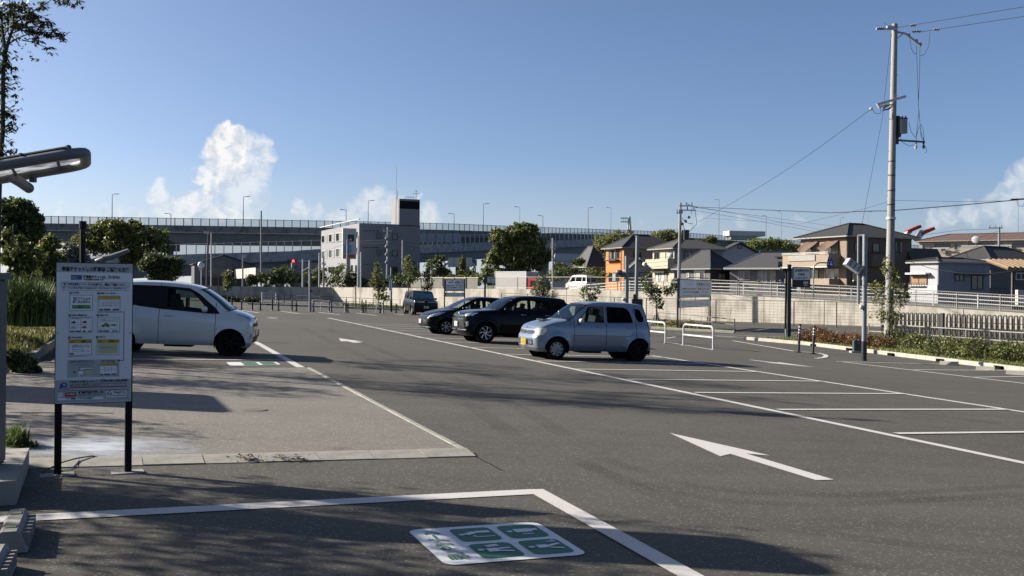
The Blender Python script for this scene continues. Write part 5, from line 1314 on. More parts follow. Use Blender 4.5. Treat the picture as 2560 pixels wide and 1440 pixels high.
        for a, b in ((0,3),(3,4),(1,2),(2,5),(0,1),(4,5)): mb.tube([P[a]+Vector((0,0,-.1)),P[b]+Vector((0,0,-.1))],0.07,4)
        mb.build('barge_board', edge or M_fwhite, o); return o
# --- office block with tower
M_off = siding('office_tiles', (0.32,0.325,0.35), 0.35, dark=0.93)
off = House('office_building', 'three storey pale office block with a rooftop tower, left of the centre', 802, 898, 1049, 150, 24, 558, 0.3, M_off, M_off, 'office building')
off.band('L',800,557,898,559,0.06,M_fwhite,'parapet',0.2)
MB().box((off.L2/2,off.L1/2,off.H-0.02),(off.L2-.3,off.L1-.3,0.1)).build('roof', M_roofg, off.root)
L3 = [(805,589,818,606),(823,586,836,604),(841,583,855,602)]
for dy, in ((0,),(39,)):
    for a,b,c,d in L3: off.win('L',a,b+dy,c,d+dy,M_fwhite,[M_curt,M_hglass],1)
    off.win('L',859,582+dy,869,600+dy,M_fwhite,M_hglass,0); off.win('L',878,584+dy,882,597+dy,M_fdark,M_hglass,0); off.win('L',890,581+dy,894,594+dy,M_fdark,M_hglass,0)
for a,b,c,d in ((822,668,836,680),(841,666,855,680),(878,664,882,678),(889,664,893,678)): off.win('L',a,b,c,d,M_fdark,M_hglass,0)
for y0, y1 in ((583,596),(625,637)):
    off.win('R',943,y0,952,y1,M_fdark,M_hglass,1); off.win('R',963,y0,969,y1,M_fdark,M_hglass,0); off.win('R',981,y0+1,993,y1+2,M_fdark,M_hglass,0)
off.win('R',975,668,993,690,M_fdark,M_hglass,0)
for y in (577,618.5,660.5):
    for k in range(6 if y < 650 else 4):
        x = 909+8*k if k < 5 else 945
        a, z = off.hit('R',x,y); MB().box((a,-0.04,z),(0.22,0.1,0.12)).build('vent', M_fdark, off.root)
# tower
a0, _ = off.hit('R',996,560); a1, zt = off.hit('R',1049,560); tz = at(1020,503,154).z-off.zb
tw = MB().box(((a0+a1)/2+0.06, 2.0, (off.H+tz)/2), (a1-a0-0.1, 4.0, tz-off.H+0.5)).build('tower', M_off, off.root)
zt0 = off.hit('R',1022,503)[1]; zt1 = off.hit('R',1022,522)[1]
MB().box(((a0+a1)/2+.06,-0.04,(zt0+zt1)/2),(a1-a0-0.3,0.08,zt0-zt1)).build('dark_panel', pm('panel_black',(0.01,0.012,0.012),0.6,var=0.3,scale=.8,spec=0.1), tw)
mb = MB(); mb.tube([(a0+0.1,1.0,tz),(a0+0.1,1.0,tz+1.5)],0.06,5); mb.tube([(a0-0.2,0.6,off.H),(a0-0.2,0.6,off.H+9.0)],0.07,5,r2=0.03); mb.build('mast', M_polegrey, tw)
x = a1-0.4; mb = MB(); mb.tube([(x,0.6,tz),(x,0.6,tz+1.7)],0.05,5); mb.box((x,0.6,tz+1.6),(0.5,0.05,0.05)); mb.box((x,0.6,tz+1.2),(1.1,0.05,0.05)); mb.build('aerial', M_polegrey, tw)
mb = MB()
for k in range(4): mb.tube([(a0+1.2+.45*k,0.5,tz),(a0+1.2+.45*k,0.5,tz+0.6)],0.03,4)
mb.tube([(a0+1.2,0.5,tz+.6),(a0+2.6,0.5,tz+.6)],0.03,4); mb.build('rooftop_rail', M_polegrey, tw)
# sign tower on the lit side of the office
st = at(872,700,146); r = thing('sign_tower', 'white shop sign tower with blue and red panels in front of the office', 'sign', (st.x,st.y,0.3), R(24))
MB().tube([(0,0,0),(0,0,7.5)],0.22,8).build('pole', M_white, r)
zt = at(872,571,146).z-0.3; MB().box((0.0,0,zt-2.2),(2.0,0.5,4.4)).build('sign_box', M_white, r); MB().box((-0.25,-0.28,zt-3.0),(1.0,0.05,1.2)).build('blue_panel', pm('sign_blue',(0.25,0.45,0.75),0.5), r)
MB().box((0,-0.29,zt-4.0),(1.5,0.05,0.45)).build('red_panel', pm('sign_red',(0.65,0.12,0.10),0.5), r); MB().box((0.2,-0.28,zt-1.4),(0.9,0.06,1.0)).build('dark_panel', M_fdark, r)
# --- low buildings under the ramp
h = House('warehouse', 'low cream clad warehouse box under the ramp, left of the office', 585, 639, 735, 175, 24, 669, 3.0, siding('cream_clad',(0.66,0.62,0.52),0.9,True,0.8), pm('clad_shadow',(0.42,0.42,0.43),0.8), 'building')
MB().box((h.L2/2,h.L1/2,h.H),(h.L2,h.L1,0.1)).build('roof', M_roofg, h.root)
for k in range(5): MB().tube([(0.3+k*(h.L2-.6)/4,0.3,-3.2),(0.3+k*(h.L2-.6)/4,0.3,0.02)],0.2,6).build('column', M_deck, h.root)
h = House('depot_building', 'dark grey depot building with a sloping roof below the ramp', 478, 486, 632, 195, 22, 660, 0.4, M_roofg, siding('depot_grey',(0.22,0.23,0.25),1.2,True,0.8), 'building')
h.gable(1.8, 0.3, M_roofd, 'y', siding('depot_grey',(0.22,0.23,0.25),1.2,True,0.8), M_roofg)
h.band('R',500,672,585,690,0.05,M_hglass,'window_band'); h.band('R',500,693,585,712,0.06,M_fdark,'shutter')
for k in range(3): h.win('R',538+22*k,663,545+22*k,667,M_fdark,M_hglass,0,False)
h = House('grey_building', 'grey block behind the red traffic light', 727, 730, 800, 185, 22, 655, 0.4, M_roofg, siding('block_grey',(0.36,0.37,0.39),2.0,True,0.85), 'building')
MB().box((h.L2/2,h.L1/2,h.H),(h.L2,h.L1,0.1)).build('roof', M_roofg, h.root)
h.win('R',738,664,742,671,M_fdark,M_hglass,0); h.win('R',752,664,756,671,M_fdark,M_hglass,0)
h = House('white_building', 'white roofed hall glimpsed under the expressway by the concrete pole', 1384, 1386, 1480, 240, 12, 652, 1.0, M_fwhite, siding('hall_white',(0.62,0.64,0.66),2.0,True,0.9), 'building')
h.hip(1.6,0.2,pm('roof_pale',(0.55,0.57,0.60),0.6))
# --- orange house
M_or = siding('orange_tiles', (0.72,0.27,0.065), 0.28, dark=0.82); M_bg = siding('house_greige', (0.27,0.245,0.22), 0.45, dark=0.9)
h = House('house', 'orange fronted two storey house with a black bay window, far left of the terrace', 1514, 1560, 1690, 128, 20, 619, 0.9, M_or, M_bg)
h.hip(1.75,0.5,M_roofd)
h.win('L',1523,628,1548,646,M_fdark,[M_hglass,M_curt],3,True); a0,z0 = h.hit('L',1549,651); a1,z1 = h.hit('L',1521,624)
mb = MB(); mb.box(h.place('L',(a0+a1)/2,z0+0.05,0.3),(0.6,a1-a0,0.15)); mb.box(h.place('L',(a0+a1)/2,z1,0.3),(0.6,a1-a0,0.12))
for q in (a0+.05,a1-.05,(a0+a1)/2): mb.box(h.place('L',q,(z0+z1)/2,0.55),(0.07,0.07,z1-z0))
mb.build('bay_window', M_fdark, h.root)
h.win('L',1523,683,1548,703,M_fdark,[M_hglass,M_curt],2); h.win('R',1584,631,1592,646,M_fdark,M_hglass,0); h.win('R',1597,633,1602,646,M_fdark,M_hglass,0)
a,_ = h.hit('L',1554,640); MB().tube([h.place('L',a,0,0.08),h.place('L',a,h.H,0.08)],0.05,5).build('downpipe', M_fdark, h.root)
# --- small porch gable
h = House('house', 'low house with a white trimmed gable between the orange and cream houses', 1566, 1569, 1626, 118, 8, 676, 0.9, M_bg, siding('porch_cream',(0.5,0.46,0.42),0.3))
h.gable(1.35,0.3,M_roofg,'y',siding('porch_cream',(0.5,0.46,0.42),0.3)); h.win('R',1575,684,1586,700,M_fdark,M_hglass,0); h.win('R',1600,682,1616,700,M_fdark,M_curt,1)
# --- grey slope roof at far left of the terrace
h = House('house', 'low house whose plain grey roof shows left of the orange house', 1436, 1470, 1516, 140, 20, 668, 0.8, M_bg, M_bg)
h.hip(2.9,0.4,M_roofg)
# --- cream house, shade put into the bluish grey of its flank
M_cr = siding('cream_tiles', (0.60,0.54,0.40), 0.22, dark=0.9); M_gy = siding('flank_shaded', (0.34,0.36,0.40), 0.3, True, dark=0.9)
h = House('house', 'cream two storey house with balconies and a flank coloured bluish grey as shade behind the utility pole', 1631, 1686, 1806, 118, 22, 621, 0.7, M_cr, M_gy)
h.hip(1.25,0.5,pm('roof_brown_grey',(0.10,0.095,0.09),0.8,var=0.2,scale=3))
h.win('L',1637,632,1648,650,M_fdark,M_hglass,1); h.win('L',1665,630,1682,650,M_fdark,[M_hglass,M_curt],1)
h.band('L',1630,648,1686,672,0.9,M_cr,'balcony',0.9)
h.win('L',1639,683,1668,703,M_fdark,[M_curt,M_fwhite],3); h.band('L',1636,679,1669,682,0.5,M_fdark,'canopy',0.5)
for a,b,c,d in ((1712,630,1728,649),(1749,632,1763,648),(1775,633,1786,640)): h.win('R',a,b,c,d,M_fdark,[M_hglass,M_curt],1)
def dish(px, py, Y, label, r=0.4):
    p = at(px,py,Y); o = thing('satellite_dish', label, 'satellite dish', p, R(-25)); M = Matrix.Rotation(R(70),4,'X')
    MB().lathe([(0.001,0),(r*0.5,-0.02),(r,-0.12)],20,M).build('dish', M_white, o, True); MB().tube([(0,0.05,0),(0,0.4,-r*1.3)],0.03,5).build('bracket', M_galv, o)
dish(1675,637,116,'round white satellite dish on the cream house balcony',0.32)
dish(1611,659,116,'round white satellite dish on the small porch gable',0.28)
# --- white gabled house behind
M_wh = siding('white_render', (0.52,0.54,0.57), 3.0, dark=0.95)
h = House('house', 'white house with a dark edged gable and a tiny attic window, behind the grey roofs', 1790, 1801, 1893, 145, 12, 632, 0.7, M_wh, M_wh)
h.gable(1.45,0.35,M_roofd,'y',M_wh,M_fdark); h.win('R',1844,612,1853,621,M_fdark,M_hglass,0)
# --- low grey house, pyramid roof
M_dg = siding('dark_grey_render', (0.17,0.175,0.185), 0.4, dark=0.9)
h = House('house', 'low charcoal house with a pyramid roof directly behind the price board', 1693, 1776, 1834, 108, 35, 672, 0.5, M_dg, siding('dark_grey_shaded',(0.06,0.06,0.065),0.4))  # right wall repeats the grey render with shade painted into it
h.hip(2.0,0.5,M_roofd); h.win('L',1738,681,1761,699,M_fwhite,[M_hglass,M_curt],1); h.band('L',1736,674,1763,681,0.12,M_fwhite,'shutter_box'); h.win('L',1719,683,1723,692,M_fwhite,M_curt,0); h.win('R',1795,684,1812,700,M_fdark,M_curt,1)
# --- grey house with broad shed roof and white windows
h = House('house', 'grey house with a broad slate roof, skylight and white framed windows', 1824, 1944, 1992, 105, 62, 671, 0.4, siding('grey_board',(0.26,0.265,0.285),0.25,dark=0.85), M_dg)
x0,x1,y0,y1 = -0.5,h.L2+0.3,-0.4,h.L1+0.5; z=h.H; rz = at(1960,627,110).z-h.zb
mb = MB(); mb.add([(x0,y0,z),(x0,y1,z),(x1+1.5,y1-1.0,rz),(x1+1.5,y0,rz),(x0,y0,z-.2),(x0,y1,z-.2),(x1+1.5,y1-1.0,rz-.2),(x1+1.5,y0,rz-.2)],[(0,3,2,1),(4,5,6,7),(0,1,5,4),(3,0,4,7),(1,2,6,5),(2,3,7,6)]); rf = mb.build('roof', M_roofg, h.root)
mb = MB(); mb.tube([(x0,y0,z-.05),(x0,y1,z-.05)],0.10,5); mb.tube([(x0,y0,z),(x1+1.5,y0,rz)],0.10,5); mb.tube([(x0,y1,z),(x1+1.5,y1-1.0,rz)],0.08,5); mb.build('gutter', M_fwhite, rf)
MB().box((x0+(x1-x0)*0.7,y0+1.6,z+(rz-z)*0.62+.12),(0.9,1.0,0.12)).build('skylight', M_roofd, rf)
h.win('L',1847,678,1873,698,M_fwhite,[M_hglass,M_curt],1); h.win('L',1896,674,1937,706,M_fwhite,[M_curt,M_hglass,M_curt],3)
MB().box((h.L2*0.5,0.0,h.H*0.98),(h.L2,0.1,1.6)).build('end_wall', M_dg, h.root)
# --- brown house
M_br = siding('brown_siding', (0.35,0.255,0.19), 0.3, True, dark=0.8); M_br_shaded = siding('brown_shaded', (0.15,0.125,0.11), 0.3, True, dark=0.85)  # second brown is the same siding with shade put into its colour
h = House('house', 'two storey brown house with cloth awnings and a long balcony', 2001, 2118, 2278, 92, 25, 590.5, 0.2, M_br, M_br_shaded)
h.hip(1.35,0.5,M_roofd)
for (a,b,c,d) in ((2016,608,2045,634),(2064,606,2096,634)): h.win('L',a,b,c,d,M_fdark,[M_curt,M_hglass],1)
M_awn = pm('awning_cloth',(0.19,0.125,0.095),0.9,var=0.2,scale=3)
for (xa,ya,xb,yb,xc,yc,xd,yd) in ((2016,606,2047,604,2036,626,2010,624),(2066,604,2098,601,2088,622,2060,620)):
    mb = MB(); P = []
    for (x_,y_,o_) in ((xa,ya,0.1),(xb,yb,0.1),(xc,yc,0.9),(xd,yd,0.9)):
        a,zz = h.hit('L',x_,y_); P.append(h.place('L',a,zz,o_))
    n = 8; vs = []
    for i in range(n+1):
        for j in range(n+1):
            u, v = i/n, j/n; p = P[0]*(1-u)*(1-v)+P[1]*u*(1-v)+P[2]*u*v+P[3]*(1-u)*v; p = p+Vector((0,0,-0.35*math.sin(math.pi*u)*v+0.03*math.sin(9*u+5*v))); vs.append(p)
    mb.add(vs,[(i*(n+1)+j,(i+1)*(n+1)+j,(i+1)*(n+1)+j+1,i*(n+1)+j+1) for i in range(n) for j in range(n)]); mb.build('awning', M_awn, h.root)
h.band('L',1985,638,2101,668,1.4,siding('balcony_tan',(0.40,0.32,0.24),0.3,True,0.85),'balcony',1.4)
a0,z0 = h.hit('L',2001,655); a1,z1 = h.hit('L',2068,637)
mb = MB(); c = h.place('L',(a0+a1)/2,(z0+z1)/2,1.46); mb.box(c,(0.05,abs(a1-a0),abs(z1-z0)*0.9)); mb.build('balcony_screen', pm('frosted',(0.42,0.40,0.36),0.3), h.root)
a0,_ = h.hit('L',1985,636); a1,_ = h.hit('L',2101,633)
mb = MB()
for zz in (z1+0.02,z1+0.14,): mb.box(h.place('L',(a0+a1)/2,zz+.05,1.45),(0.08,abs(a1-a0),0.05))
mb.box(h.place('L',(a0+a1)/2,h.hit('L',2040,669)[1],1.46),(0.1,abs(a1-a0),0.1)); mb.build('balcony_rail', M_fwhite, h.root)
h.win('L',2026,674,2046,704,M_fdark,[M_curt,M_hglass],1); h.win('L',2064,673,2096,700,M_fwhite,[M_hglass,M_curt,M_hglass],2)
h.band('L',1988,697,2100,712,1.3,siding('balcony_tan',(0.40,0.32,0.24),0.3,True,0.85),'terrace_wall',1.3)
for a,b,c,d in ((2137,608,2142,630),(2182,610,2197,636),(2238,606,2242,628),(2250,606,2256,630)): h.win('R',a,b,c,d,M_fdark,M_hglass,0)
h.band('R',2165,636,2216,666,0.8,M_br_shaded,'balcony',0.8)
h.win('R',2130,684,2145,702,M_fdark,M_hglass,0); h.band('R',2168,680,2212,706,0.05,M_fdark,'carport_opening')
# --- apartment block
M_ap = siding('apartment_cream', (0.62,0.53,0.42), 3.0, dark=0.9)
h = House('apartment_building', 'long cream apartment block with a brown roof and recessed balconies, top right', 2296, 2298, 2720, 165, -33, 604, -0.3, M_ap, M_ap, 'apartment building')
h.hip(1.25,0.6,pm('roof_brown',(0.16,0.10,0.085),0.8,var=0.15,scale=3),edge=pm('cream_edge',(0.62,0.53,0.42),0.8))
for a,b,c,d in ((2306,613,2324,627),(2386,609,2404,624),(2492,606,2528,620)): h.win('R',a,b,c,d,M_fwhite,[M_hglass,M_curt],1)
for a,b,c,d in ((2334,603,2375,619),(2420,606,2485,616),(2440,600,2490,606),(2532,600,2560,618)): h.band('R',a,b,c,d,0.05,M_hglass,'recess')
for a,b,c,d in ((2334,619,2375,622),(2404,613,2530,616),(2500,612,2520,628)): h.band('R',a,b,c,d,0.5,M_fwhite,'balcony_rail',0.12)
h.band('R',2354,621,2364,633,0.3,M_curt,'balcony_screen',0.1); h.band('R',2404,616,2530,632,0.45,M_ap,'balcony',0.45); h.win('R',2340,611,2370,618,M_fdark,[M_curt,M_hglass,M_hglass],2)
dish(2439,598,146,'big round white satellite dish on the apartment balcony',0.55)
# --- pale bungalow on the right
M_bl = siding('blue_white_board', (0.50,0.52,0.55), 1.3, dark=0.9)
h = House('house', 'pale blue white bungalow with a bamboo screened window and dark hip roof', 2275, 2346, 2474, 80, 25, 655, -0.4, M_bl, pm('blue_white_shaded',(0.32,0.36,0.42),0.85,var=0.1,scale=.5))  # right wall gets a darker blue grey, shade put into its colour
h.hip(0.32,0.25,M_roofd)
w = h.win('L',2278,688,2317,716,M_fdark,[pm('bamboo_blind',(0.38,0.22,0.11),0.8,var=0.3,scale=8)],1,rail=True); h.band('L',2275,682,2326,686,0.55,M_galv,'canopy',0.55)
h.win('R',2388,688,2408,701,M_fdark,M_hglass,1); h.win('R',2429,690,2456,722,M_fdark,M_hglass,1); h.band('R',2385,684,2466,688,0.4,M_roofg,'canopy',0.4)
h.band('L',2273,712,2345,735,0.1,pm('lower_wall_pale',(0.55,0.57,0.60),0.8),'lower_wall')
h2 = House('house', 'dark roofed house behind the pale bungalow with a brown ridge line', 2372, 2474, 2600, 86, 30, 650, -0.4, siding('cream_board',(0.62,0.58,0.42),0.5,dark=.9), M_dg)
h2.hip(1.2,0.4,M_roofd); h2.band('R',2474,676,2516,720,0.1,M_fdark,'glazed_porch')
h2.win('R',2492,690,2510,716,M_fdark,M_hglass,1)
h3 = House('carport', 'small carport hut with a wavy brown roof at the right edge', 2529, 2531, 2640, 74, 10, 673, -0.4, M_fdark, pm('hut_white',(0.55,0.54,0.5),0.8), 'carport')
h3.win('R',2540,684,2575,698,M_fwhite,M_hglass,2)
M_wave = pm('wavy_roof',(0.30,0.20,0.12),0.8,var=0.3,scale=6)
for k in range(9):
    MB().tube([(-0.6+0.45*k,-0.5,h3.H+0.05),(-0.6+0.45*k,2.0,h3.H+0.7)],0.16,6).build('roof_tile', M_wave, h3.root)
h3.band('R',2529,725,2640,762,0.7,pm('garden_wall_white',(0.62,0.60,0.55),0.8),'garden_wall',0.3)
h4 = House('house', 'low black roofed shed between the brown house and the bungalow', 2262, 2280, 2345, 95, 20, 650, -0.2, M_fdark, M_fdark)
h4.gable(1.0,0.3,M_roofg,'x',M_fdark,M_roofd)
# toll building and gantry on the expressway
p = at(1860,600,395); o = thing('toll_building', 'long white flat roofed building on the expressway behind the houses', 'building', (p.x,p.y,p.z), R(12))
MB().box((0,0,2.4),(15,6,1.9)).build('roof', M_fwhite, o); MB().box((-1,0,0.8),(11,4.5,1.7)).build('wall', M_curt, o)
p = at(1571,600,350); o = thing('road_gantry', 'white sign gantry seen edge on above the orange house', 'gantry', p)
top = at(1575,541,350).z-p.z
mb = MB(); mb.tube([(-0.9,0,-3),(0.2,0,top)],0.3,6); mb.tube([(1.3,0,-3),(0.4,0,top)],0.3,6); mb.build('leg', M_white, o); mb = MB(); mb.box((-1.5,0,top-0.6),(2.6,0.3,0.35)); mb.box((-1.5,0,top-1.9),(2.6,0.3,0.35))
for k in range(4): mb.box((-2.6+.8*k,0,top-1.25),(0.15,0.25,1.3))
mb.build('sign_frame', M_white, o)
# red and white tilted structure
p = at(2290,600,220); o = thing('crane_boom', 'pair of tilted red boxes on white supports beyond the brown house', 'crane', p)
k_ = 220/FPX
for dx in (0,34):
    mb = MB(); M = Matrix.Rotation(R(-24),3,'Y'); mb.box(((dx-8)*k_,0,(600-573+ (0 if dx==0 else -5))*k_),(36*k_,2.0,7.5*k_),M=M); mb.build('red_box', pm('crane_red',(0.42,0.06,0.045),0.6,var=0.15,scale=.5), o)
    mb = MB(); M = Matrix.Rotation(R(35),3,'Y'); mb.box(((dx-26)*k_,0,(600-590)*k_),(10*k_,1.8,30*k_),M=M); mb.build('white_support', M_white, o)
# ------------------------------------------------------------------ notice board (near left)
M_bpanel = pm('board_panel', (1.25,1.30,1.34), 0.35, var=0.04, scale=3)
M_bgrey = pm('board_grey', (0.72,0.75,0.78), 0.4, var=0.03); M_ink = pm('ink_black', (0.012,0.014,0.02), 0.5, var=0.05)
M_yel = pm('ink_yellow', (0.95,0.62,0.03), 0.4, var=0.03); M_grn = pm('ink_green', (0.16,0.45,0.10), 0.4, var=0.05)
M_ired = pm('ink_red', (0.65,0.04,0.04), 0.4, var=0.05); M_iblue = pm('ink_blue', (0.02,0.10,0.55), 0.4, var=0.03); M_pale = pm('ink_pale_yellow', (0.85,0.88,0.55), 0.4, var=0.03)
M_bwhite = pm('board_white', (1.42,1.45,1.48), 0.4, var=0.02)
pL, pR = G(144,1188), G(320,1181)
bd = (pR-pL); bd.z = 0; bw_posts = bd.length; bd.normalize(); bn = Vector((bd.y,-bd.x,0))
board = thing('notice_board', 'tall white Japanese parking instruction board on two black posts in the left foreground', 'sign', pL)
tL = at(143,657,pL.y); tR = at(332,662,pR.y); lL = at(137,1008,pL.y); 
W_, H_ = (tR-tL).length, (tL-lL).length
for p in (pL, pR):
    MB().box(p-pL+Vector((0,0,0.45)),(0.055,0.045,1.7 if 0 else 1.1),rz=math.atan2(bd.y,bd.x)).build('post', M_black, board)
    MB().box(p-pL+Vector((0,-0.01,0.004)),(0.26,0.16,0.012),rz=math.atan2(bd.y,bd.x)).build('footing', M_conc, board)
Bo = lL-pL+bn*0.035; Bx = (tR-tL); Bx.z = (tR.z-tL.z)*0.3; Bu = (tL-lL)
BM = basis(Bo, Bx, Bu)
def bxy(x, y): return (x-80)/720*W_, (1395-y)/1330*H_
MB().box((W_/2,H_/2,-0.008),(W_+0.012,H_+0.012,0.014)).build('backing', M_black, board, matrix=BM)
pan = MB().box((W_/2,H_/2,0.0),(W_,H_,0.006)).build('panel', M_bpanel, board, matrix=BM)
def brect(x0,y0,x1,y1,m,dz=0.0045,nm='print',layer=0):
    a,b = bxy(x0,y1); c,d = bxy(x1,y0); z = 0.003+0.0012*(layer+1)
    return MB().add([(a,b,z),(c,b,z),(c,d,z),(a,d,z)],[(0,1,2,3)]).build(nm, m, pan)
def bframe(x0,y0,x1,y1,m=None,t=3,layer=1):
    m = m or M_ink; mb = MB(); z = 0.003+0.0012*(layer+1)
    for (a,b,c,d) in ((x0,y0,x1,y0+t),(x0,y1-t,x1,y1),(x0,y0+t,x0+t,y1-t),(x1-t,y0+t,x1,y1-t)):
        p,q = bxy(a,d); r,s = bxy(c,b); mb.add([(p,q,z),(r,q,z),(r,s,z),(p,s,z)],[(0,1,2,3)])
    mb.build('printed_frame', m, pan)
def btext(s,cx,cy,w,h,m=None,bold=0.03,layer=2):
    bold = bold+0.012
    x,y = bxy(cx,cy); o = text(s, h/1330*H_*1.08, m or M_ink, pan, Tm(x,y,0.003+0.0012*(layer+1)), bold=bold)
    bx = [v.co.x for v in o.data.vertices]; ww = max(bx)-min(bx); tgt = w/720*W_
    o.matrix_local = Tm(x-(max(bx)+min(bx))/2*tgt/ww,y,0.003+0.0012*(layer+1)) @ Matrix.Diagonal((tgt/ww,1,1,1)); return o
brect(82,66,798,152,M_bgrey); btext('車番チケットレス駐車場 ご精算の方法',448,124,640,42,bold=0.035)
brect(212,178,318,226,pm('ink_cyan',(0.25,0.38,0.48),.4)); brect(212,180,318,186,M_ink,layer=1); brect(268,192,312,212,M_iblue,layer=1)
btext('駐車券(チケット)はございません',506,196,352,30); btext('Ticketless Parking Lot',426,219,190,19)
bframe(122,245,770,290); btext('精算の際は車両ナンバー4桁が必要です。事前にご確認ください。',445,268,610,24,bold=0.02)
btext('割引サービスなど精算前の各種設定は、事前精算機またはサービス券をお受け取りの上、下記の手順でお願いします。',444,303,624,15,bold=0.01); brect(122,321,770,324,M_ink)
def circ_no(n,cx,cy):
    x,y = bxy(cx,cy); r = 14/720*W_; z = 0.0054
    MB().add([(x+r*math.cos(a*math.pi/8),y+r*math.sin(a*math.pi/8),z) for a in range(16)],[tuple(range(16))]).build('number_disc', M_ink, pan); btext(str(n),cx,cy,8,19,M_bwhite,layer=2)
heads = [(1,210,347,'精算開始',262,64),(2,474,350,'車両ナンバーを入力',566,144),(3,207,562,'お客様の車両を選択',298,144),(4,471,562,'車両の確認',530,80),(5,205,772,'料金のお支払い',280,114),(6,468,771,'精算終了',520,62)]
for n,cx,cy,t,tx,tw_ in heads: circ_no(n,cx,cy); btext(t,tx,cy,tw_,16)
for (a,b,c,d) in ((205,368,421,518),(471,374,684,518),(204,582,419,729),(468,584,683,729),(201,791,416,940),(466,793,679,938)): brect(a,b,c,d,M_bwhite); bframe(a,b,c,d)
btext('精算ボタンより',315,405,164,26); btext('お進みください',315,434,164,24); brect(226,464,402,498,M_grn,layer=1); btext('精 算',314,481,60,24)
brect(474,376,681,408,M_yel,layer=1)
for k in range(4): bframe(500+26*k,436,523+26*k,466,t=2)
bframe(486,414,602,474,t=2)
for i in range(4):
    for j in range(3): bframe(612+22*j,416+18*i,630+22*j,430+18*i,t=1)
for (a,b) in ((484,518),(528,590),(612,672)): brect(a,498,b,511,M_ink,layer=1)
brect(205,524,0+206,525,M_ink); brect(474,526,666,530,M_ink); btext('車両ナンバーの下4桁を入力してください',570,533,190,9,bold=0)
btext('お客様の車両をタッチしてください',310,592,180,12,bold=0)
def minicar(cx,cy,w,m):
    h = w*0.42; pts = [(-.5,-.3),(-.5,.05),(-.25,.15),(-.12,.5),(.25,.5),(.4,.12),(.5,.05),(.5,-.3)]; x0,y0 = bxy(cx,cy); s = w/720*W_
    MB().add([(x0+a*s,y0+b*s*0.55,0.0066) for a,b in pts],[tuple(range(8))]).build('car_picture', m, pan)
    for q in (-.28,.28): MB().add([(x0+q*s+0.11*s*math.cos(k),y0-.16*s+0.11*s*math.sin(k),0.0078) for k in range(6)],[tuple(range(6))]).build('car_picture', M_ink, pan)
for cx,cy,m,t in ((243,628,M_ink,'1234'),(345,626,M_ink,'5678'),(241,676,M_bgrey,'4321'),(344,674,M_ired,'8765')): minicar(cx,cy,44,m); btext('----',cx+50,cy,30,9,bold=0)
brect(216,652,408,654,M_ink,layer=1); brect(310,606,312,700,M_ink,layer=1)
for (a,b) in ((214,250),(258,314),(330,358),(378,410)): brect(a,707,b,719,M_ink,layer=1)
btext('この車両でよろしいですか',575,606,180,12,bold=0); minicar(545,656,80,M_grn); btext('1234',622,655,56,22,bold=0.04); bframe(492,618,660,694,t=2)
for (a,b,m) in ((480,516,M_ink),(522,580,M_ink),(606,668,M_grn)): brect(a,706,b,719,m,layer=1)
for x0 in (203,468): brect(x0+1,794,x0+211,826,M_yel,layer=1); btext('500',x0+136,812,50,24,bold=0.03); btext('駐車料金',x0+34,815,38,12,bold=0); btext('円税込',x0+186,814,36,12,bold=0)
btext('入庫時間 2024/10/10 10:00',312,847,160,11,bold=0); btext('精算時間 2024/10/10 10:00',312,862,160,11,bold=0); btext('現金をお入れください',286,887,110,10,bold=0); btext('クレジットカードもご利用いただけます',315,903,166,10,bold=0); brect(211,920,248,932,M_ink,layer=1); btext('※画面は実際と異なる場合があります',288,951,180,9,bold=0)
brect(480,828,666,926,M_pale,layer=1); btext('ご利用ありがとうございました',572,873,150,12,bold=0)
brect(190,985,684,1152,M_bgrey)
btext('入庫車両検索について 駐車場機器の配置は下図のとおりです',328,997,224,10,bold=0); btext('精算機にて精算後、出口へお進みください',330,1010,220,10,bold=0); btext('ゲートは自動で開きます',310,1033,190,9,bold=0)
btext('画面より車両を選択',576,998,130,11,bold=0); btext('進む・戻るで検索',576,1012,130,11,bold=0)
brect(292,1046,422,1142,M_bpanel,layer=1)
for (a,b,c,d) in ((296,1050,422,1058),(296,1058,304,1090),(304,1082,352,1088),(346,1078,352,1130),(352,1074,422,1080),(306,1128,422,1134)): brect(a,b,c,d,M_ink,layer=2)
brect(300,1092,338,1126,M_bwhite,layer=2); brect(360,1082,420,1124,M_pale,layer=2); brect(250,1092,266,1108,M_ink,layer=1)
brect(494,1026,662,1140,M_bwhite,layer=1); brect(494,1026,662,1048,M_yel,layer=2); bframe(494,1026,662,1140,layer=2,t=2)
for k in range(3): brect(540+30*k,1064,550+30*k,1072,M_iblue,layer=2); brect(540+30*k,1092,550+30*k,1100,M_iblue,layer=2)
brect(500,1081,656,1083,M_ink,layer=2)
for (a,b) in ((500,528),(536,598),(606,654)): brect(a,1122,b,1134,M_ink,layer=2)
for (a,b,c,d) in ((668,526,726,532),(720,532,726,1000),(676,994,720,1000)): brect(a,b,c,d,M_ired if a==720 else M_ink)
x,y = bxy(670,997); MB().add([(x-.006,y,0.0055),(x+.012,y-.009,0.0055),(x+.012,y+.009,0.0055)],[(0,1,2)]).build('arrow_print', M_ink, pan)
brect(76,1176,794,1388,M_bgrey)
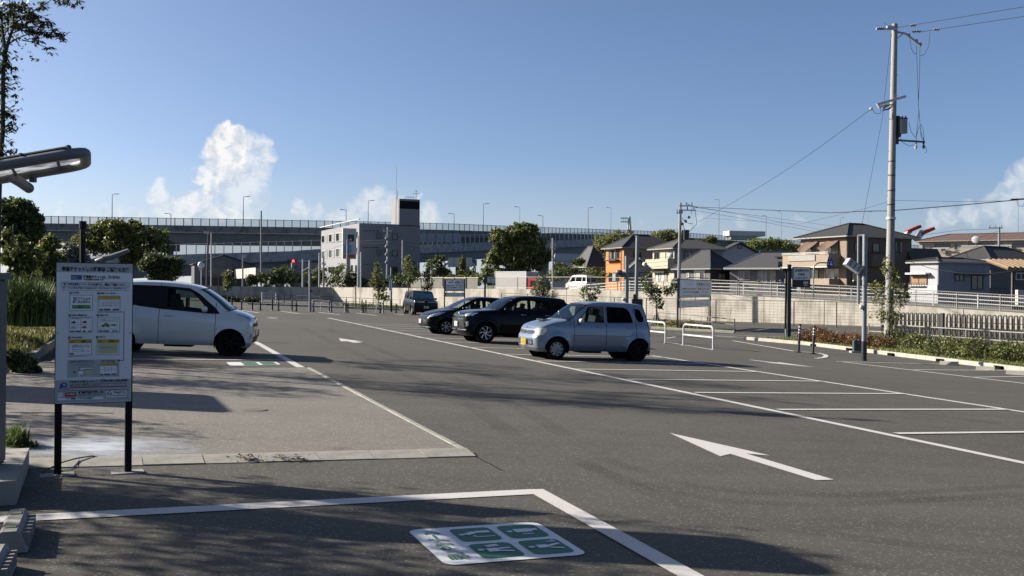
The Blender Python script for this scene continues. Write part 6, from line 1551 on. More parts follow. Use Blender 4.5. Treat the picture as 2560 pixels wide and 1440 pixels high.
# blue P shaped logo
x0,y0 = bxy(160,1222); k_ = W_/720
MB().add([(x0+34*k_*math.cos(a*math.pi/10),y0+24*k_*math.sin(a*math.pi/10),0.0055) for a in range(20)],[tuple(range(20))]).build('logo', M_iblue, pan)
MB().add([(x0-46*k_,y0-38*k_,0.0055),(x0-26*k_,y0-38*k_,0.0055),(x0-2*k_,y0+14*k_,0.0055),(x0-26*k_,y0+10*k_,0.0055)],[(0,1,2,3)]).build('logo', M_iblue, pan)
btext('CC',164,1221,28,22,M_bwhite,layer=3); btext('paraca'[:0]+'パラカ',178,1258,66,14,M_ired,layer=3)
btext('緊急連絡先  駐車場コールセンター',354,1195,278,19,layer=2); btext('圏0120-100-608',635,1191,254,26,layer=2,bold=0.035)
btext('入出庫やご利用方法など、駐車場管理についてのご質問、お問い合わせは、各係員、または下記までご連絡ください。',485,1218,540,12,bold=0,layer=2); btext('緊急時は係員が参ります。深夜早朝はお待ちいただく場合がございます',362,1232,294,12,bold=0,layer=2)
brect(216,1242,762,1252,M_ired,layer=1); brect(104,1275,762,1278,M_ink,layer=1)
brect(106,1292,150,1332,M_bwhite,layer=1); bframe(116,1297,140,1316,t=2,layer=2); brect(170,1292,278,1332,M_ired,layer=1); btext('月極・時間貸駐車場',225,1311,84,14,M_bwhite,bold=0,layer=2)
btext('駐車場用地募集中',416,1299,234,26,layer=2); btext('遊休地の有効活用をご提案します。お気軽にご相談ください',416,1322,230,11,bold=0,layer=2)
brect(104,1342,532,1366,M_bwhite,layer=1); btext('管理運営  パラカ株式会社',312,1353,262,20,layer=2)
brect(556,1284,760,1356,M_bwhite,layer=1); bframe(556,1284,760,1356,layer=2); btext('場内禁煙',686,1309,122,24,layer=2); btext('NO SMOKING',686,1335,122,14,layer=2)
x,y = bxy(592,1318)
for rr in (1,):
    r1, r2 = 26*k_, 21*k_; vs = [(x+r*math.cos(a*math.pi/10),y+r*math.sin(a*math.pi/10),0.0072) for a in range(20) for r in (r1,r2)]
    MB().add(vs,[(2*a,2*((a+1)%20),2*((a+1)%20)+1,2*a+1) for a in range(20)]).add([(x-18*k_,y+14*k_,0.0072),(x-14*k_,y+18*k_,0.0072),(x+18*k_,y-14*k_,0.0072),(x+14*k_,y-18*k_,0.0072)],[(0,1,2,3)]).add([(x-17*k_,y-3*k_,.0072),(x+17*k_,y-3*k_,.0072),(x+17*k_,y+3*k_,.0072),(x-17*k_,y+3*k_,.0072)],[(0,1,2,3)]).build('no_smoking_symbol', M_ink, pan)
for cx,cy in ((102,80),(447,88),(790,95),(97,730),(779,730),(90,1376),(435,1374),(774,1362)):
    x,y = bxy(cx,cy); MB().lathe([(0.001,0.009),(0.005,0.009),(0.008,0.004)],8,Tm(x,y,0)).build('bolt', M_galv, board, matrix=BM)
# ------------------------------------------------------------------ payment machine at the left edge, on its plinth
g0 = G(70,1232); pa, pb = G(72,1170), G(40,1262)
kd = (pa-pb); kd.z=0; kd.normalize(); kn = Vector((kd.y,-kd.x,0))
pl_root = thing('plinth', 'pale concrete plinth under the payment machine at the left edge', 'plinth', (pb+pa)/2, 0)
ang = math.atan2(kd.y,kd.x); c = (pb+pa)/2 - kn*0.42 - (pb+pa)/2
MB().box(c+Vector((0,0,0.07))+kd*0.02,((pa-pb).length+0.05,0.84,0.20),rz=ang).build('block', M_conc, pl_root)
mc = at(-30,1140,7.7); mc.z = zg(mc.x,mc.y)+0.17
mach = thing('payment_machine', 'dark payment machine with stickers, cut off by the left edge', 'machine', mc)
mx1 = at(19,900,7.95).x*1.0-mc.x+0.0
MB().box((mx1-0.24,0,0.72),(0.46,0.45,1.44)).build('cabinet', pm('machine_navy',(0.012,0.016,0.03),0.4,spec=0.2), mach)
MB().box((mx1-0.02,0.0,0.72),(0.035,0.47,1.40)).build('side_panel', pm('machine_grey',(0.12,0.14,0.17),0.4,0.0), mach)
MB().box((mx1-0.2,0,1.46),(0.46,0.48,0.05)).build('roof', pm('machine_grey',(0.32,0.36,0.42),0.4), mach)
MB().box((mx1+0.012,-0.1,0.80),(0.05,0.16,0.14)).build('coin_box', M_black, mach)
MB().box((mx1+0.002,-0.12,1.22),(0.012,0.12,0.22)).build('label_plate', pm('label_grey',(0.2,0.24,0.3),0.4), mach)
MB().box((mx1+0.004,-0.14,0.16),(0.012,0.16,0.22)).build('sticker', M_bwhite, mach)
# cable from the machine to the board
def cable(pts, r, name, label, m=None, cat='cable'):
    p0 = Vector(pts[0]); o = MB().tube([Vector(p)-p0 for p in pts], r, 5, cap=False).build(name, m or M_wire, None, matrix=Tm(*p0), label=label, cat=cat); return o
cb = [G(105,1187),G(118,1180),G(150,1172),G(190,1160),G(230,1154),G(262,1153)]
cable([p+Vector((0,0,0.02+0.03*(i in (2,3,4)))) for i,p in enumerate(cb)], 0.006, 'cable', 'thin black cable lying over the edging by the notice board')
# ------------------------------------------------------------------ wheel stops
def wheelstop(p, q, label, m=None, h=0.115, w=0.17):
    d = (q-p); d.z = 0; L = d.length; d.normalize(); s = Vector((-d.y,d.x,0)); mm = m or M_conc
    r = thing('wheel_stop', label, 'wheel stop', M=basis(Vector(((p.x+q.x)/2,(p.y+q.y)/2,zg((p.x+q.x)/2,(p.y+q.y)/2))), d, s))
    prof = [(-w/2,0),(-w/2+0.045,h*0.9),(-w/2+0.06,h),(w/2-0.06,h),(w/2-0.045,h*0.9),(w/2,0)]
    MB().prism(prof, lambda a,b,t:(t-L/2,a,b), L).build('block', mm, r)
    return r, L
M_ystick = pm('reflector_yellow',(0.45,0.42,0.2),0.4)
r, L = wheelstop(G(22,1385), G(45,1322), 'near concrete wheel stop with yellow reflectors, below the plinth', w=0.2, h=0.13)
for s in (-1,1): MB().box((s*L*0.3,0,0.132),(0.07,0.06,0.006)).build('reflector', M_ystick, r)
for k in range(6): MB().box((-L*0.38+k*L*0.15,-0.084,0.062),(0.018,0.05,0.085),M=Matrix.Rotation(0.0,3,'X')).build('rib', M_conc, r)
r, L = wheelstop(G(-45,1485), G(-8,1418), 'grooved concrete wheel stop cut by the bottom left corner', w=0.2, h=0.13)
for k in range(6): MB().box((-L*0.38+k*L*0.15,-0.084,0.062),(0.018,0.05,0.085)).build('rib', M_conc, r)
for (a,b,c,d,lb) in ((2350,911,2396,914,'pale wheel stop by the kerb, farthest of the three on the right'),(2440,924,2487,927,'pale wheel stop by the kerb, middle of the three on the right'),(2515,935,2562,938,'pale wheel stop by the kerb, cut by the right edge')):
    wheelstop(G(a,b), G(c,d), lb, m=M_kerb_w)
# ------------------------------------------------------------------ white hoop barriers
def hoop(p, q, h, label, mid=True, r=0.038):
    d = q-p; L = math.hypot(d.x,d.y); d = Vector((d.x/L,d.y/L,0)); root = thing('hoop_barrier', label, 'barrier', p, group='white hoop barriers')
    c = 0.16; pts = [Vector((0,0,-.05)), Vector((0,0,h-c))]+[d*(c-c*math.cos(a))+Vector((0,0,h-c+c*math.sin(a))) for a in (0.4,0.8,1.2,1.57)]
    e = q-p; pts += [e-d*(c-c*math.cos(a))+Vector((0,0,h-c+c*math.sin(a))) for a in (1.57,1.2,0.8,0.4)]+[e+Vector((0,0,h-c)), e+Vector((0,0,-.05))]
    MB().tube(pts, r, 8).build('hoop', M_white, root, True)
    if mid: MB().tube([Vector((0,0,h*0.52)), e+Vector((0,0,h*0.52))], r*0.85, 8).build('crossbar', M_white, root, True)
    for b in (Vector((0,0,0.01)), e+Vector((0,0,0.01))): MB().box(b,(0.12,0.12,0.02)).build('foot', M_galv, root)
hoop(G(1708.5,864.6), G(1783,874), 0.80, 'white hoop barrier with a crossbar, right of the silver car')
hoop(G(1585,850), G(1663.5,858.7), 0.80, 'white hoop barrier half hidden behind the tail of the silver car')
hoop(G(779,779), G(827,781), 0.75, 'white hoop barrier among the far posts by the grey pole', r=0.03)
hoop(G(802,778.5), G(862,781), 0.62, 'lower white hoop barrier overlapping the one by the grey pole', r=0.03, mid=False)
hoop(G(941,782.5), G(957,783), 0.72, 'narrow white hoop barrier near the dark boxy car', r=0.03)
# ------------------------------------------------------------------ posts
bol = [(556,771),(580,774.6),(604,775),(631,776),(651,776),(681,777),(696.5,777),(730,778),(741,778),(776.5,779),(784,778.6),(824,780),(828.5,780),(865,781),(869.5,781),(905,779),(909,782),(914.5,782),(950.5,782.5),(958,782.7),(990,783.5)]
words_ = ['first','second','third','fourth','fifth','sixth','seventh','eighth','ninth','tenth','eleventh','twelfth','thirteenth','fourteenth','fifteenth','sixteenth','seventeenth','eighteenth','nineteenth','twentieth','last']
for i,(x,y) in enumerate(bol):
    g = G(x,y); h = 0.86 if i%2 else 0.68; r = thing('bollard', 'slim black post, %s from the left of the far row'%words_[i], 'bollard', g, group='slim black posts across the far end of the lot')
    MB().tube([(0,0,-.05),(0,0,h)], 0.045, 8).build('post', M_black, r); MB().tube([(0,0,0),(0,0,0.05)], 0.09, 8).build('base', M_galv if i%2 else M_black, r)
    MB().tube([(0,0,h-0.12),(0,0,h-0.08)], 0.049, 8).build('reflective_band', M_plw, r)
for (x,y,yt,lb) in ((1996,881,812,'black and white striped flexible post, the left one by the red hedge'),(2032,885,817,'black and white striped flexible post, the right one by the red hedge')):
    g = G(x,y); h = (y-yt)/FPX*g.y; r = thing('bollard', lb, 'bollard', g, group='striped posts by the red hedge'); top = Vector((0.05,0,h))
    MB().tube([(0,0,0),top], 0.045, 10).build('post', pm('post_brown_black',(0.035,0.025,0.022),0.5), r, True); MB().tube([(0,0,0),(0,0,0.03)], 0.11, 10).build('base', M_black, r)
    for k in (0.82,0.93,0.72): MB().tube([top*(k-0.025),top*(k+0.025)], 0.0475, 10).build('reflective_band', M_white, r)
    MB().sphere(top,0.045,6).build('cap', M_black, r)
# ------------------------------------------------------------------ signs on the lot
M_sgrey = pm('sign_face', (1.05,1.08,1.10), 0.35, var=0.03); M_navy = pm('sign_frame_navy', (0.018,0.022,0.035), 0.4); M_maroon = pm('ink_maroon',(0.22,0.02,0.035),0.4,var=0.05)
def priceboard(pl_, pr_, ytop, ymb, y2t, y2b, label, detail, ytopR=None):
    d = pr_-pl_; L = math.hypot(d.x,d.y); d = Vector((d.x/L,d.y/L,0)); s = FPX/pl_.y; base_y = 720-(pl_.z-CAMZ)*s
    root = thing('price_board', label, 'sign', pl_); zz = lambda y: (at(1733,y,pl_.y).z-pl_.z)
    Mx = basis((0,0,0), d, (0,0,1))
    z0,z1,z2,z3 = zz(ytop),zz(ymb),zz(y2t),zz(y2b)
    for x in (0,L): MB().box((x,z0/2,0),(0.10,z0+0.05,0.08)).build('post', M_navy, root, matrix=Mx)
    MB().box((L/2,(z0+z1)/2,0.045),(L-0.1,z0-z1,0.05)).build('frame', M_navy, root, matrix=Mx)
    f = MB().box((L/2,(z0+z1)/2,0.075),(L-0.2,z0-z1-0.12,0.02)).build('face', M_sgrey, root, matrix=Mx)
    MB().box((L/2,(z2+z3)/2,0.045),(L-0.1,z2-z3,0.05)).build('frame', M_navy, root, matrix=Mx)
    MB().box((L/2,(z2+z3)/2,0.075),(L-0.2,z2-z3-0.08,0.02)).build('face', M_sgrey, root, matrix=Mx)
    for x in (0.18,L-0.18,L/2): MB().box((x,(z1+z2)/2,0.02),(0.04,z1-z2,0.03)).build('strut', M_navy, root, matrix=Mx)
    MB().tube([(L*.2,z0+.02,.1),(L*.2,z0+.10,.25),(L*.8,z0+.10,.25),(L*.8,z0+.02,.1)],0.02,5).build('lamp_bar', M_navy, root, matrix=Mx)
    def T(s_,u,v,w,h,m): 
        o = text(s_, h*(z0-z1), m, f, Tm(L*u, z1+(z0-z1)*v, 0.087), bold=0.03); bx = [q.co.x for q in o.data.vertices]; ww = max(bx)-min(bx)
        o.matrix_local = Tm(L*u-(max(bx)+min(bx))/2*L*w/ww, z1+(z0-z1)*v, 0.087) @ Matrix.Diagonal((L*w/ww,1,1,1))
    MB().box((L*0.28,z1+(z0-z1)*0.73,0.086),(L*0.44,(z0-z1)*0.40,0.002)).build('print', M_bwhite, f)
    T('600円',0.30,0.70,0.26,0.22,M_maroon); T('入庫から24時間最大',0.27,0.87,0.34,0.07,M_ink); T('駐車場のパラカ',0.72,0.73,0.42,0.13,M_ink)
    MB().box((L*0.72,z1+(z0-z1)*0.64,0.0865),(L*0.42,0.012,0.002)).build('print', M_ink, f)
    T('昼間 30分/100円',0.28,0.47,0.38,0.09,M_ink); T('夜間 60分/100円',0.73,0.47,0.38,0.09,M_ink)
    T('入庫から30分無料',0.34,0.29,0.50,0.12,M_maroon); T('最大料金は繰返し適用',0.78,0.29,0.22,0.05,M_ink); T('0120-100-608  管理会社  駐車場用地募集',0.5,0.12,0.84,0.055,M_ink)
    for k in range(5):
        for j in range(3): MB().box((L*(0.14+0.18*k),z3+(z2-z3)*(0.3+0.2*j),0.0865),(L*0.13,0.012,0.002)).build('print', M_ink, root, matrix=Mx)
priceboard(G(1694,823), G(1775,817.5), 697, 745, 752, 770, 'price board reading 600 yen, on two posts in front of the wall, right of centre', True)
pq = at(1111,772,92); pq.z = zg(pq.x,pq.y); pr2 = at(1161,772,92.8); pr2.z = pq.z
priceboard(pq, pr2, 703, 733, 737, 747, 'smaller looking far price board behind the black hatchback', False)
def parksign(base, Y, postx, yt, sx0, sx1, sy0, symid, sy1, label):
    root = thing('park_sign', label, 'sign', base); k = Y/FPX
    def P(px,py): q = at(px,py,Y); return q-base
    h = P(postx,yt).z; MB().box((0,0,h/2),(0.16,0.14,h)).build('post', M_navy, root)
    a, b = P(sx0,sy0), P(sx1,sy1); m = P(sx0,symid).z
    MB().box(((a.x+b.x)/2,0,(a.z+b.z)/2),(b.x-a.x+.06,0.16,a.z-b.z+.06)).build('box', M_navy, root)
    f = MB().box(((a.x+b.x)/2,-0.085,(a.z+m)/2),(b.x-a.x,0.01,a.z-m-0.02)).build('face', M_sgrey, root)
    W, H = b.x-a.x, a.z-m; cx = (a.x+b.x)/2
    def T(s_, v, w, hh, mm, bold=0.04, cz=None, xx=None):
        o = text(s_, hh, mm, f, Matrix.Identity(4), bold=bold); bx = [q.co.x for q in o.data.vertices]; ww = max(bx)-min(bx)
        o.matrix_local = Tm((cx if xx is None else xx)-(max(bx)+min(bx))/2*w/ww, -0.093, m+H*v if cz is None else cz) @ Matrix.Rotation(R(90),4,'X') @ Matrix.Diagonal((w/ww,1,1,1))
    T('SHEEPATH',0.76,W*0.82,H*0.27,M_ink); T('PARK',0.45,W*0.42,H*0.27,M_ink); T('山 鹿 駐 車 場',0.15,W*0.74,H*0.15,M_ink)
    zb_ = (m+b.z)/2; T('パラカ',0,W*0.42,(m-b.z)*0.32,pm('dim_red',(0.12,0.03,0.03),0.5),cz=zb_,xx=cx-W*0.2)
    hd = (m-b.z); # small white emblem
    ex = cx+W*0.26; mb = MB()
    for (dx,dz,w_,h_) in ((0,.22,.26,.10),(-.11,.08,.06,.2),(.11,.08,.06,.2),(0,.02,.08,.16),(-.05,-.10,.16,.05),(0,-.30,.26,.07)): mb.box((ex+dx*W,-0.087,zb_+dz*hd),(w_*W,0.006,h_*hd))
    mb.build('emblem', M_bwhite, f)
    MB().tube([(0,0.1,-.05),(0,0.1,0.25)],0.03,6).build('anchor', M_galv, root)
b1 = G(1972,848); parksign(b1, b1.y, 1976, 661, 1983, 2023, 669, 700, 717, 'tall black post sign reading SHEEPATH PARK beside the kerb on the right')
b2 = at(1212,790,86); b2.z = zg(b2.x,b2.y); parksign(b2, 86, 1213, 687, 1219, 1237, 692, 707, 713, 'far small SHEEPATH PARK sign on a black post behind the black cars')
g = G(1963,848); r = thing('camera_pole', 'thin black pole with a flat lamp head just left of the tall sign', 'pole', g); k = g.y
h = at(1965,675,k).z-g.z; MB().tube([(0,0,0),(0.03,0,h)],0.055,8).build('pole', M_black, r); MB().box((0.0,-0.1,h),(0.45,0.3,0.07)).build('lamp_head', M_black, r); MB().tube([(-.3,0,h-.5),(-.05,0,h-.7)],0.04,6).build('bracket', M_galv, r); MB().tube([(0,-.06,0),(0,-.06,0.5)],0.03,6).build('sleeve', M_galv, r)
# grey camera poles
def gpole(px, pyb, pyt, label, rr, Y=None, black=0.0, dx=0, name='pole'):
    g = G(px,pyb) if Y is None else at(px,pyb,Y)
    if Y is not None and Y > 80: g.z = min(g.z, uz(g.x,g.y)) if False else g.z
    t = at(px+dx,pyt,g.y)-g; r = thing(name, label, 'pole', g); MB().tube([(0,0,-.05),t],rr,10).build('shaft', M_polegrey2, r, True)
    if black: MB().tube([(0,0,0),(0,0,black)],rr+0.012,10).build('sleeve', M_navy, r, True)
    return r, g, t
M_polegrey2 = pm('pole_painted_grey',(0.27,0.31,0.33),0.5,0.1,var=0.06)
r,g,t = gpole(2160,902,587,'grey camera pole with a floodlight and box beside the grass strip',0.075,black=0.62,dx=2.5)
k = g.y/FPX
def rel(px,py): return at(px,py,g.y)-g
q = rel(2150,588); q2 = rel(2149,760); MB().tube([q+Vector((0,.15,0)),q2+Vector((0,.15,0))],0.035,8).build('thin_pipe', M_polegrey2, r); MB().tube([q+Vector((0,.15,0)),rel(2163,588)],0.03,6).build('arm', M_polegrey2, r)
MB().tube([rel(2151,690)+Vector((0,.15,0)),rel(2150,760)+Vector((0,.15,0))],0.05,8).build('thin_pipe', M_polegrey2, r)
c = rel(2133,665); Mx = Matrix.Rotation(R(35),3,'Y')
MB().box(c,(0.52,0.36,0.24),M=Mx).build('floodlight', pm('flood_grey',(0.55,0.60,0.64),0.5), r)
mb = MB()
for j in range(3): mb.box(c+Mx@Vector((-0.15+0.15*j,-0.186,0)),(0.02,0.012,0.2),M=Mx)
mb.build('fin', M_black, r)
MB().tube([rel(2148,677),rel(2161,676)],0.03,6).build('arm', M_black, r); MB().sphere(rel(2134,702),0.035,8).build('sensor', M_white, r); MB().tube([rel(2134,700),rel(2137,682)],0.008,5).build('cord', M_wire, r)
MB().sphere(rel(2153,768)+Vector((-.02,-.05,0)),0.065,10,(1,1,1.15)).build('dome_camera', M_white, r); MB().box(rel(2156,764),(0.12,0.05,0.04)).build('bracket', M_white, r)
for yy in (697,724,750): MB().tube([rel(2160.5,yy),rel(2160.5,yy+1.5)],0.08,10).build('strap', M_galv, r)
b = G(2140,882); o = thing('control_box', 'small dark grey control box on a pale plinth left of the camera pole', 'box', b)
MB().box((0,0,0.03),(0.42,0.3,0.08)).build('plinth', M_kerb_w, o); MB().box((0.03,0,0.27),(0.27,0.2,0.40)).build('cabinet', pm('cabinet_grey',(0.06,0.075,0.085),0.5), o); MB().box((0.06,-.102,0.36),(0.03,0.006,0.02)).build('sticker', M_bwhite, o)
# poles behind the silver car
r,g,t = gpole(1588.5,836,590,'tall grey pole rising behind the silver car roof',0.09,dx=5.5)
def rel(px,py): return at(px,py,g.y)-g
MB().box(rel(1592,770)+Vector((0,-.1,0)),(0.5*1.0,0.25,0.85)).build('cabinet', M_navy, r); MB().box(rel(1586,745),(0.1,0.2,0.35)).build('small_box', M_navy, r); MB().tube([rel(1588,590),rel(1597,591)],0.04,6).build('arm', M_galv, r)
r,g,t = gpole(1566,836,640,'shorter grey pole with two floodlights left of the tall grey pole',0.10,dx=1)
def rel(px,py): return at(px,py,g.y)-g
MB().sphere(rel(1548,681),0.16,8,(1.1,1,0.8)).build('floodlight', pm('flood_blue_grey',(0.12,0.14,0.18),0.5), r, True); MB().sphere(rel(1556,688),0.15,8,(1.1,1,0.7)).build('floodlight', pm('flood_blue_grey',(0.12,0.14,0.18),0.5), r, True)
MB().tube([rel(1548,681),rel(1566,682)],0.03,6).build('arm', M_galv, r); MB().sphere(rel(1559,748),0.09,8).build('dome_camera', M_white, r)
r,g,t = gpole(775,779,650,'grey lamp pole among the far black posts',0.075)
def rel(px,py): return at(px,py,g.y)-g
MB().box(rel(783,679),(0.35,0.2,0.1),M=Matrix.Rotation(R(-30),3,'Y')).build('floodlight', M_white, r); MB().box(rel(778,728),(0.14,0.1,0.12)).build('camera', M_black, r); MB().tube([rel(757,677),rel(775,666)],0.02,5).build('bracket', M_white, r)
r,g,t = gpole(978,780,668,'grey pole with a white vertical name strip behind the boxy car',0.07)
def rel(px,py): return at(px,py,g.y)-g
MB().box(rel(976.5,713)+Vector((0,-.1,0)),(0.22,0.03,0.75)).build('name_plate', M_bwhite, r); MB().box(rel(970,690),(0.45,0.2,0.1)).build('floodlight', M_galv, r); MB().tube([rel(978,750),rel(978,779)],0.08,8).build('sleeve', M_black, r)
for k5 in range(6):
    q = rel(976.5,702+4.4*k5)+Vector((0,-.12,0)); MB().box(q,(0.10,0.004,0.07)).build('printed_mark', M_ink, r)
for (px,yb,yt,lb,rr) in ((547,757,690,'thin black pole in front of the shaded wall','0.045'),(889.5,771,712,'thin black pole in front of the sunlit wall','0.045'),(711,757,738,'short dark stake at the foot of the wall','0.03')):
    g = G(px,yb); t = at(px,yt,g.y)-g; r = thing('pole', lb, 'pole', g); MB().tube([(0,0,0),t],float(rr),6).build('shaft', M_black, r)
    if px == 889.5: pass
# crosswalk sign on a curved arm
g = at(2033,735,74); g.z = uz(g.x,g.y); r = thing('crossing_sign', 'pair of blue house shaped crossing signs on a curved grey arm above the railing', 'road sign', g)
def rel(px,py): return at(px,py,74)-g
MB().tube([(0,0,0),rel(2034,675),rel(2036,665),rel(2042,659),rel(2050,656.5),rel(2066,657)],0.05,8).build('arm', M_polegrey2, r, True)
for (x0,x1,yy,dy) in ((2067,2076,641,0.0),(2071,2083,641,-0.1)):
    P = [rel(x0,668),rel(x1,668),rel(x1,657),rel((x0+x1)/2,yy),rel(x0,657)]; mb = MB(); mb.add([p+Vector((0,dy,0)) for p in P]+[p+Vector((0,dy+.02,0)) for p in P],[(0,1,2,3,4),(9,8,7,6,5)]+[(i,i+5,(i+1)%5+5,(i+1)%5) for i in range(5)]); o = mb.build('sign_plate', pm('sign_blue_deep',(0.01,0.07,0.35),0.4), r)
    c = (x0+x1)/2; tri = [rel(c-3,662.5),rel(c+3,662.5),rel(c,652)]; MB().add([p+Vector((0,dy-.01,0)) for p in tri],[(0,1,2)]).build('white_triangle', M_bwhite, o)
    MB().tube([rel(c,660)+Vector((0,dy-.02,0)),rel(c,656)+Vector((0,dy-.02,0))],0.02,5).build('walking_figure', M_ink, o)
# ------------------------------------------------------------------ big utility pole
UY = 46.5; ub_ = at(2221,866,UY); ub_.z = zg(ub_.x,ub_.y); tp = at(2237,60,UY)
M_cpole = pm('pole_concrete', (0.40,0.40,0.38), 0.8, var=0.12, scale=2, streak=True, bump=0.1)
up = thing('utility_pole', 'tall concrete utility pole with a transformer on the right', 'utility pole', ub_)
def rel(px,py,dy=0): return at(px,py,UY)+Vector((0,dy,0))-ub_
MB().tube([(0,0,-.1),tp-ub_],0.20,16,r2=0.125).build('shaft', M_cpole, up, True)
for (y0,rr) in ((549,0.19),(551,.18),(478,.175),(440,.17),(405,.165),(513,.18)):
    f = (y0-866)/(60-866); c = rel(2221+16*f,y0); MB().tube([c,c+Vector((0,0,0.05 if y0!=549 else 0.12))],rr*0.98 if y0!=549 else .22,14).build('band', M_galv if y0 in(549,) else M_fdark, up, True)
mb = MB()
for i,yy in enumerate((160,188,214,240,297,310,336,350,378,420,436,475,490)):
    f = (yy-866)/(60-866); s = 1 if i%2 else -1; mb.tube([rel(2221+16*f,yy),rel(2221+16*f+s*11,yy-1)],0.012,5)
mb.build('step_bolt', M_galv, up, kind='stuff')
# top arms and insulators
MB().box(rel(2214,74,-.12),(0.95,0.08,0.09)).build('crossarm', M_galv, up); MB().tube([rel(2232,78),rel(2264,84),rel(2297,110)],0.05,6).build('crossarm', M_galv, up); MB().tube([rel(2238,100),rel(2256,86)],0.025,5).build('brace', M_galv, up)
M_ins = pm('insulator', (0.35,0.36,0.38), 0.25)
for (x0,y0,x1,y1) in ((2189,73,2206,73),(2272,66,2287,64),(2278,81,2298,80),(2330,76,2345,75)):
    a,b = rel(x0,y0,-.15), rel(x1,y1,-.15); mb = MB(); n = 6
    for k in range(n): c = a+(b-a)*k/n; mb.tube([c,c+(b-a)/n*0.55],0.07 if k%2 else .045,8)
    mb.tube([a,b],0.03,6); mb.build('insulator', M_ins, up)
for (x,y) in ((2291,102),(2301,111),(2272,88)): MB().sphere(rel(x,y),0.07,8,(1,1,1.3)).build('insulator', M_ins, up)
MB().box(rel(2222,70,-.15),(0.3,0.15,0.12)).build('clamp', M_galv, up); MB().tube([rel(2211,57),rel(2222,68)],0.02,5).build('lightning_rod', M_galv, up)
# white crossarms
for (x0,y0,x1,y1,dy) in ((2188,264,2260,243,-.22),(2200,266,2232,257,.22)):
    a,b = rel(x0,y0,dy),rel(x1,y1,dy); MB().box((a+b)/2,((b-a).length,0.07,0.11),M=Matrix.Rotation(-math.atan2((b-a).z,(b-a).x),3,'Y')).build('crossarm', M_white, up)
mb = MB()
for k in range(5):
    pts = [rel(2216+16*math.cos(a*0.5+k)*(.5+.1*k),270+9*math.sin(a*0.5+k*.7)*(.6+.1*k),-.15) for a in range(12)]; mb.tube(pts,0.012,4,cap=False)
mb.tube([rel(2179,273),rel(2190,284),rel(2202,283),rel(2201,268)],0.012,4,cap=False); mb.build('loose_cable', M_wire, up)
MB().sphere(rel(2178,272),0.07,8,(1.2,1,1)).build('insulator', M_white, up)
# transformer, lower arm
a,b = rel(2256,334,-.05), rel(2256,299,-.05); MB().tube([a,b],0.20,16).build('transformer', pm('transformer_grey',(0.30,0.32,0.33),0.45,var=0.1), up, True); MB().tube([b,b+Vector((0,0,.05))],0.22,16).build('transformer_lid', M_fdark, up, True)
for dx in (-8,0,8): MB().tube([rel(2254+dx,298,-.1),rel(2254+dx,291,-.1)],0.035,6).build('bushing', M_fdark, up)
MB().box(rel(2243,325),(0.12,0.1,1.3)).build('bracket', M_fdark, up); MB().box(rel(2246,318),(0.15,0.3,0.9)).build('fuse_box', M_fdark, up)
a,b = rel(2236,350),rel(2312,355); MB().box((a+b)/2,((b-a).length,0.07,0.08),M=Matrix.Rotation(-math.atan2((b-a).z,(b-a).x),3,'Y')).build('crossarm', pm('arm_teal',(0.10,0.14,0.15),0.5), up)
for (x,y) in ((2290,358),(2309,357)):
    MB().lathe([(0.001,-.28),(.05,-.26),(.07,-.15),(.03,-.1),(.05,0),(.03,.06),(.02,.25),(.001,.26)],10,Matrix.Translation(rel(x,y))).build('cutout_fuse', M_white if x<2300 else M_fdark, up, True)
mb = MB()
def sag(p,q,s,n=10): return [p+(q-p)*(i/n)-Vector((0,0,s*4*(i/n)*(1-i/n))) for i in range(n+1)]
for pts in ([rel(2291,114),rel(2294,200),rel(2297,280),rel(2290,345)],[rel(2300,114),rel(2299,180),rel(2296,260),rel(2303,345)],[rel(2274,96),rel(2278,120),rel(2284,132),rel(2291,136)],[rel(2325,80),rel(2322,115),rel(2312,135),rel(2300,140)],[rel(2272,306),rel(2278,330),rel(2290,345)],[rel(2290,345),rel(2297,318),rel(2303,311),rel(2308,325),rel(2310,345)],[rel(2248,338),rel(2256,356),rel(2272,365),rel(2287,362)],[rel(2300,320),rel(2304,335),rel(2306,350)],[rel(2314,365),rel(2317,378),rel(2313,382)]):
    mb.tube(pts,0.011,4,cap=False)
mb.build('drop_cable', M_wire, up)
# wires (world space, each one a cable of its own)
def W(px,py,Y): return at(px,py,Y)
cable([W(2243,69,UY),W(2560,17,40),W(2900,-40,34)],0.012,'overhead_wire','upper of the two high wires leaving the pole top to the right',cat='wire')
cable([W(2300,80,UY),W(2560,41,40),W(2900,-10,34)],0.012,'overhead_wire','lower of the two high wires leaving the pole top to the right',cat='wire')
cable([W(2229,85,UY),W(2205,300,UY+2),W(2155,560,UY+4),W(2148,590,UY+5)],0.008,'guy_wire','steep thin wire beside the tall pole, slanting down to the left',cat='wire')
cable([W(2177,273,UY)]+[W(2177-(432)*i/10, 273+(282)*i/10+ 14*math.sin(math.pi*i/10), UY+(78-UY)*i/10) for i in range(1,11)],0.012,'overhead_wire','long diagonal wire from the tall pole down to the thin utility pole',cat='wire')
cable([W(1735,517,78)]+[W(1735+(2225-1735)*i/10, 517+15*(1-abs(1-i/7))+ (0 if i<7 else 0), 78+(UY-78)*i/10) for i in range(1,10)]+[W(2225,527,UY),W(2400,513,44),W(2540,500,42),W(2800,470,40)],0.020,'overhead_wire','thick nearly level cable crossing behind the tall pole to the right edge',cat='wire')
cable([W(2238,501,UY),W(2400,504,44),W(2520,502,42)],0.008,'overhead_wire','thin wire just above the thick cable at the right',cat='wire')
cable([W(2219,505,UY),W(2160,522,52),W(2000,560,66),W(1760,545,78)],0.008,'overhead_wire','faint wire dipping from the tall pole toward the thin pole',cat='wire')
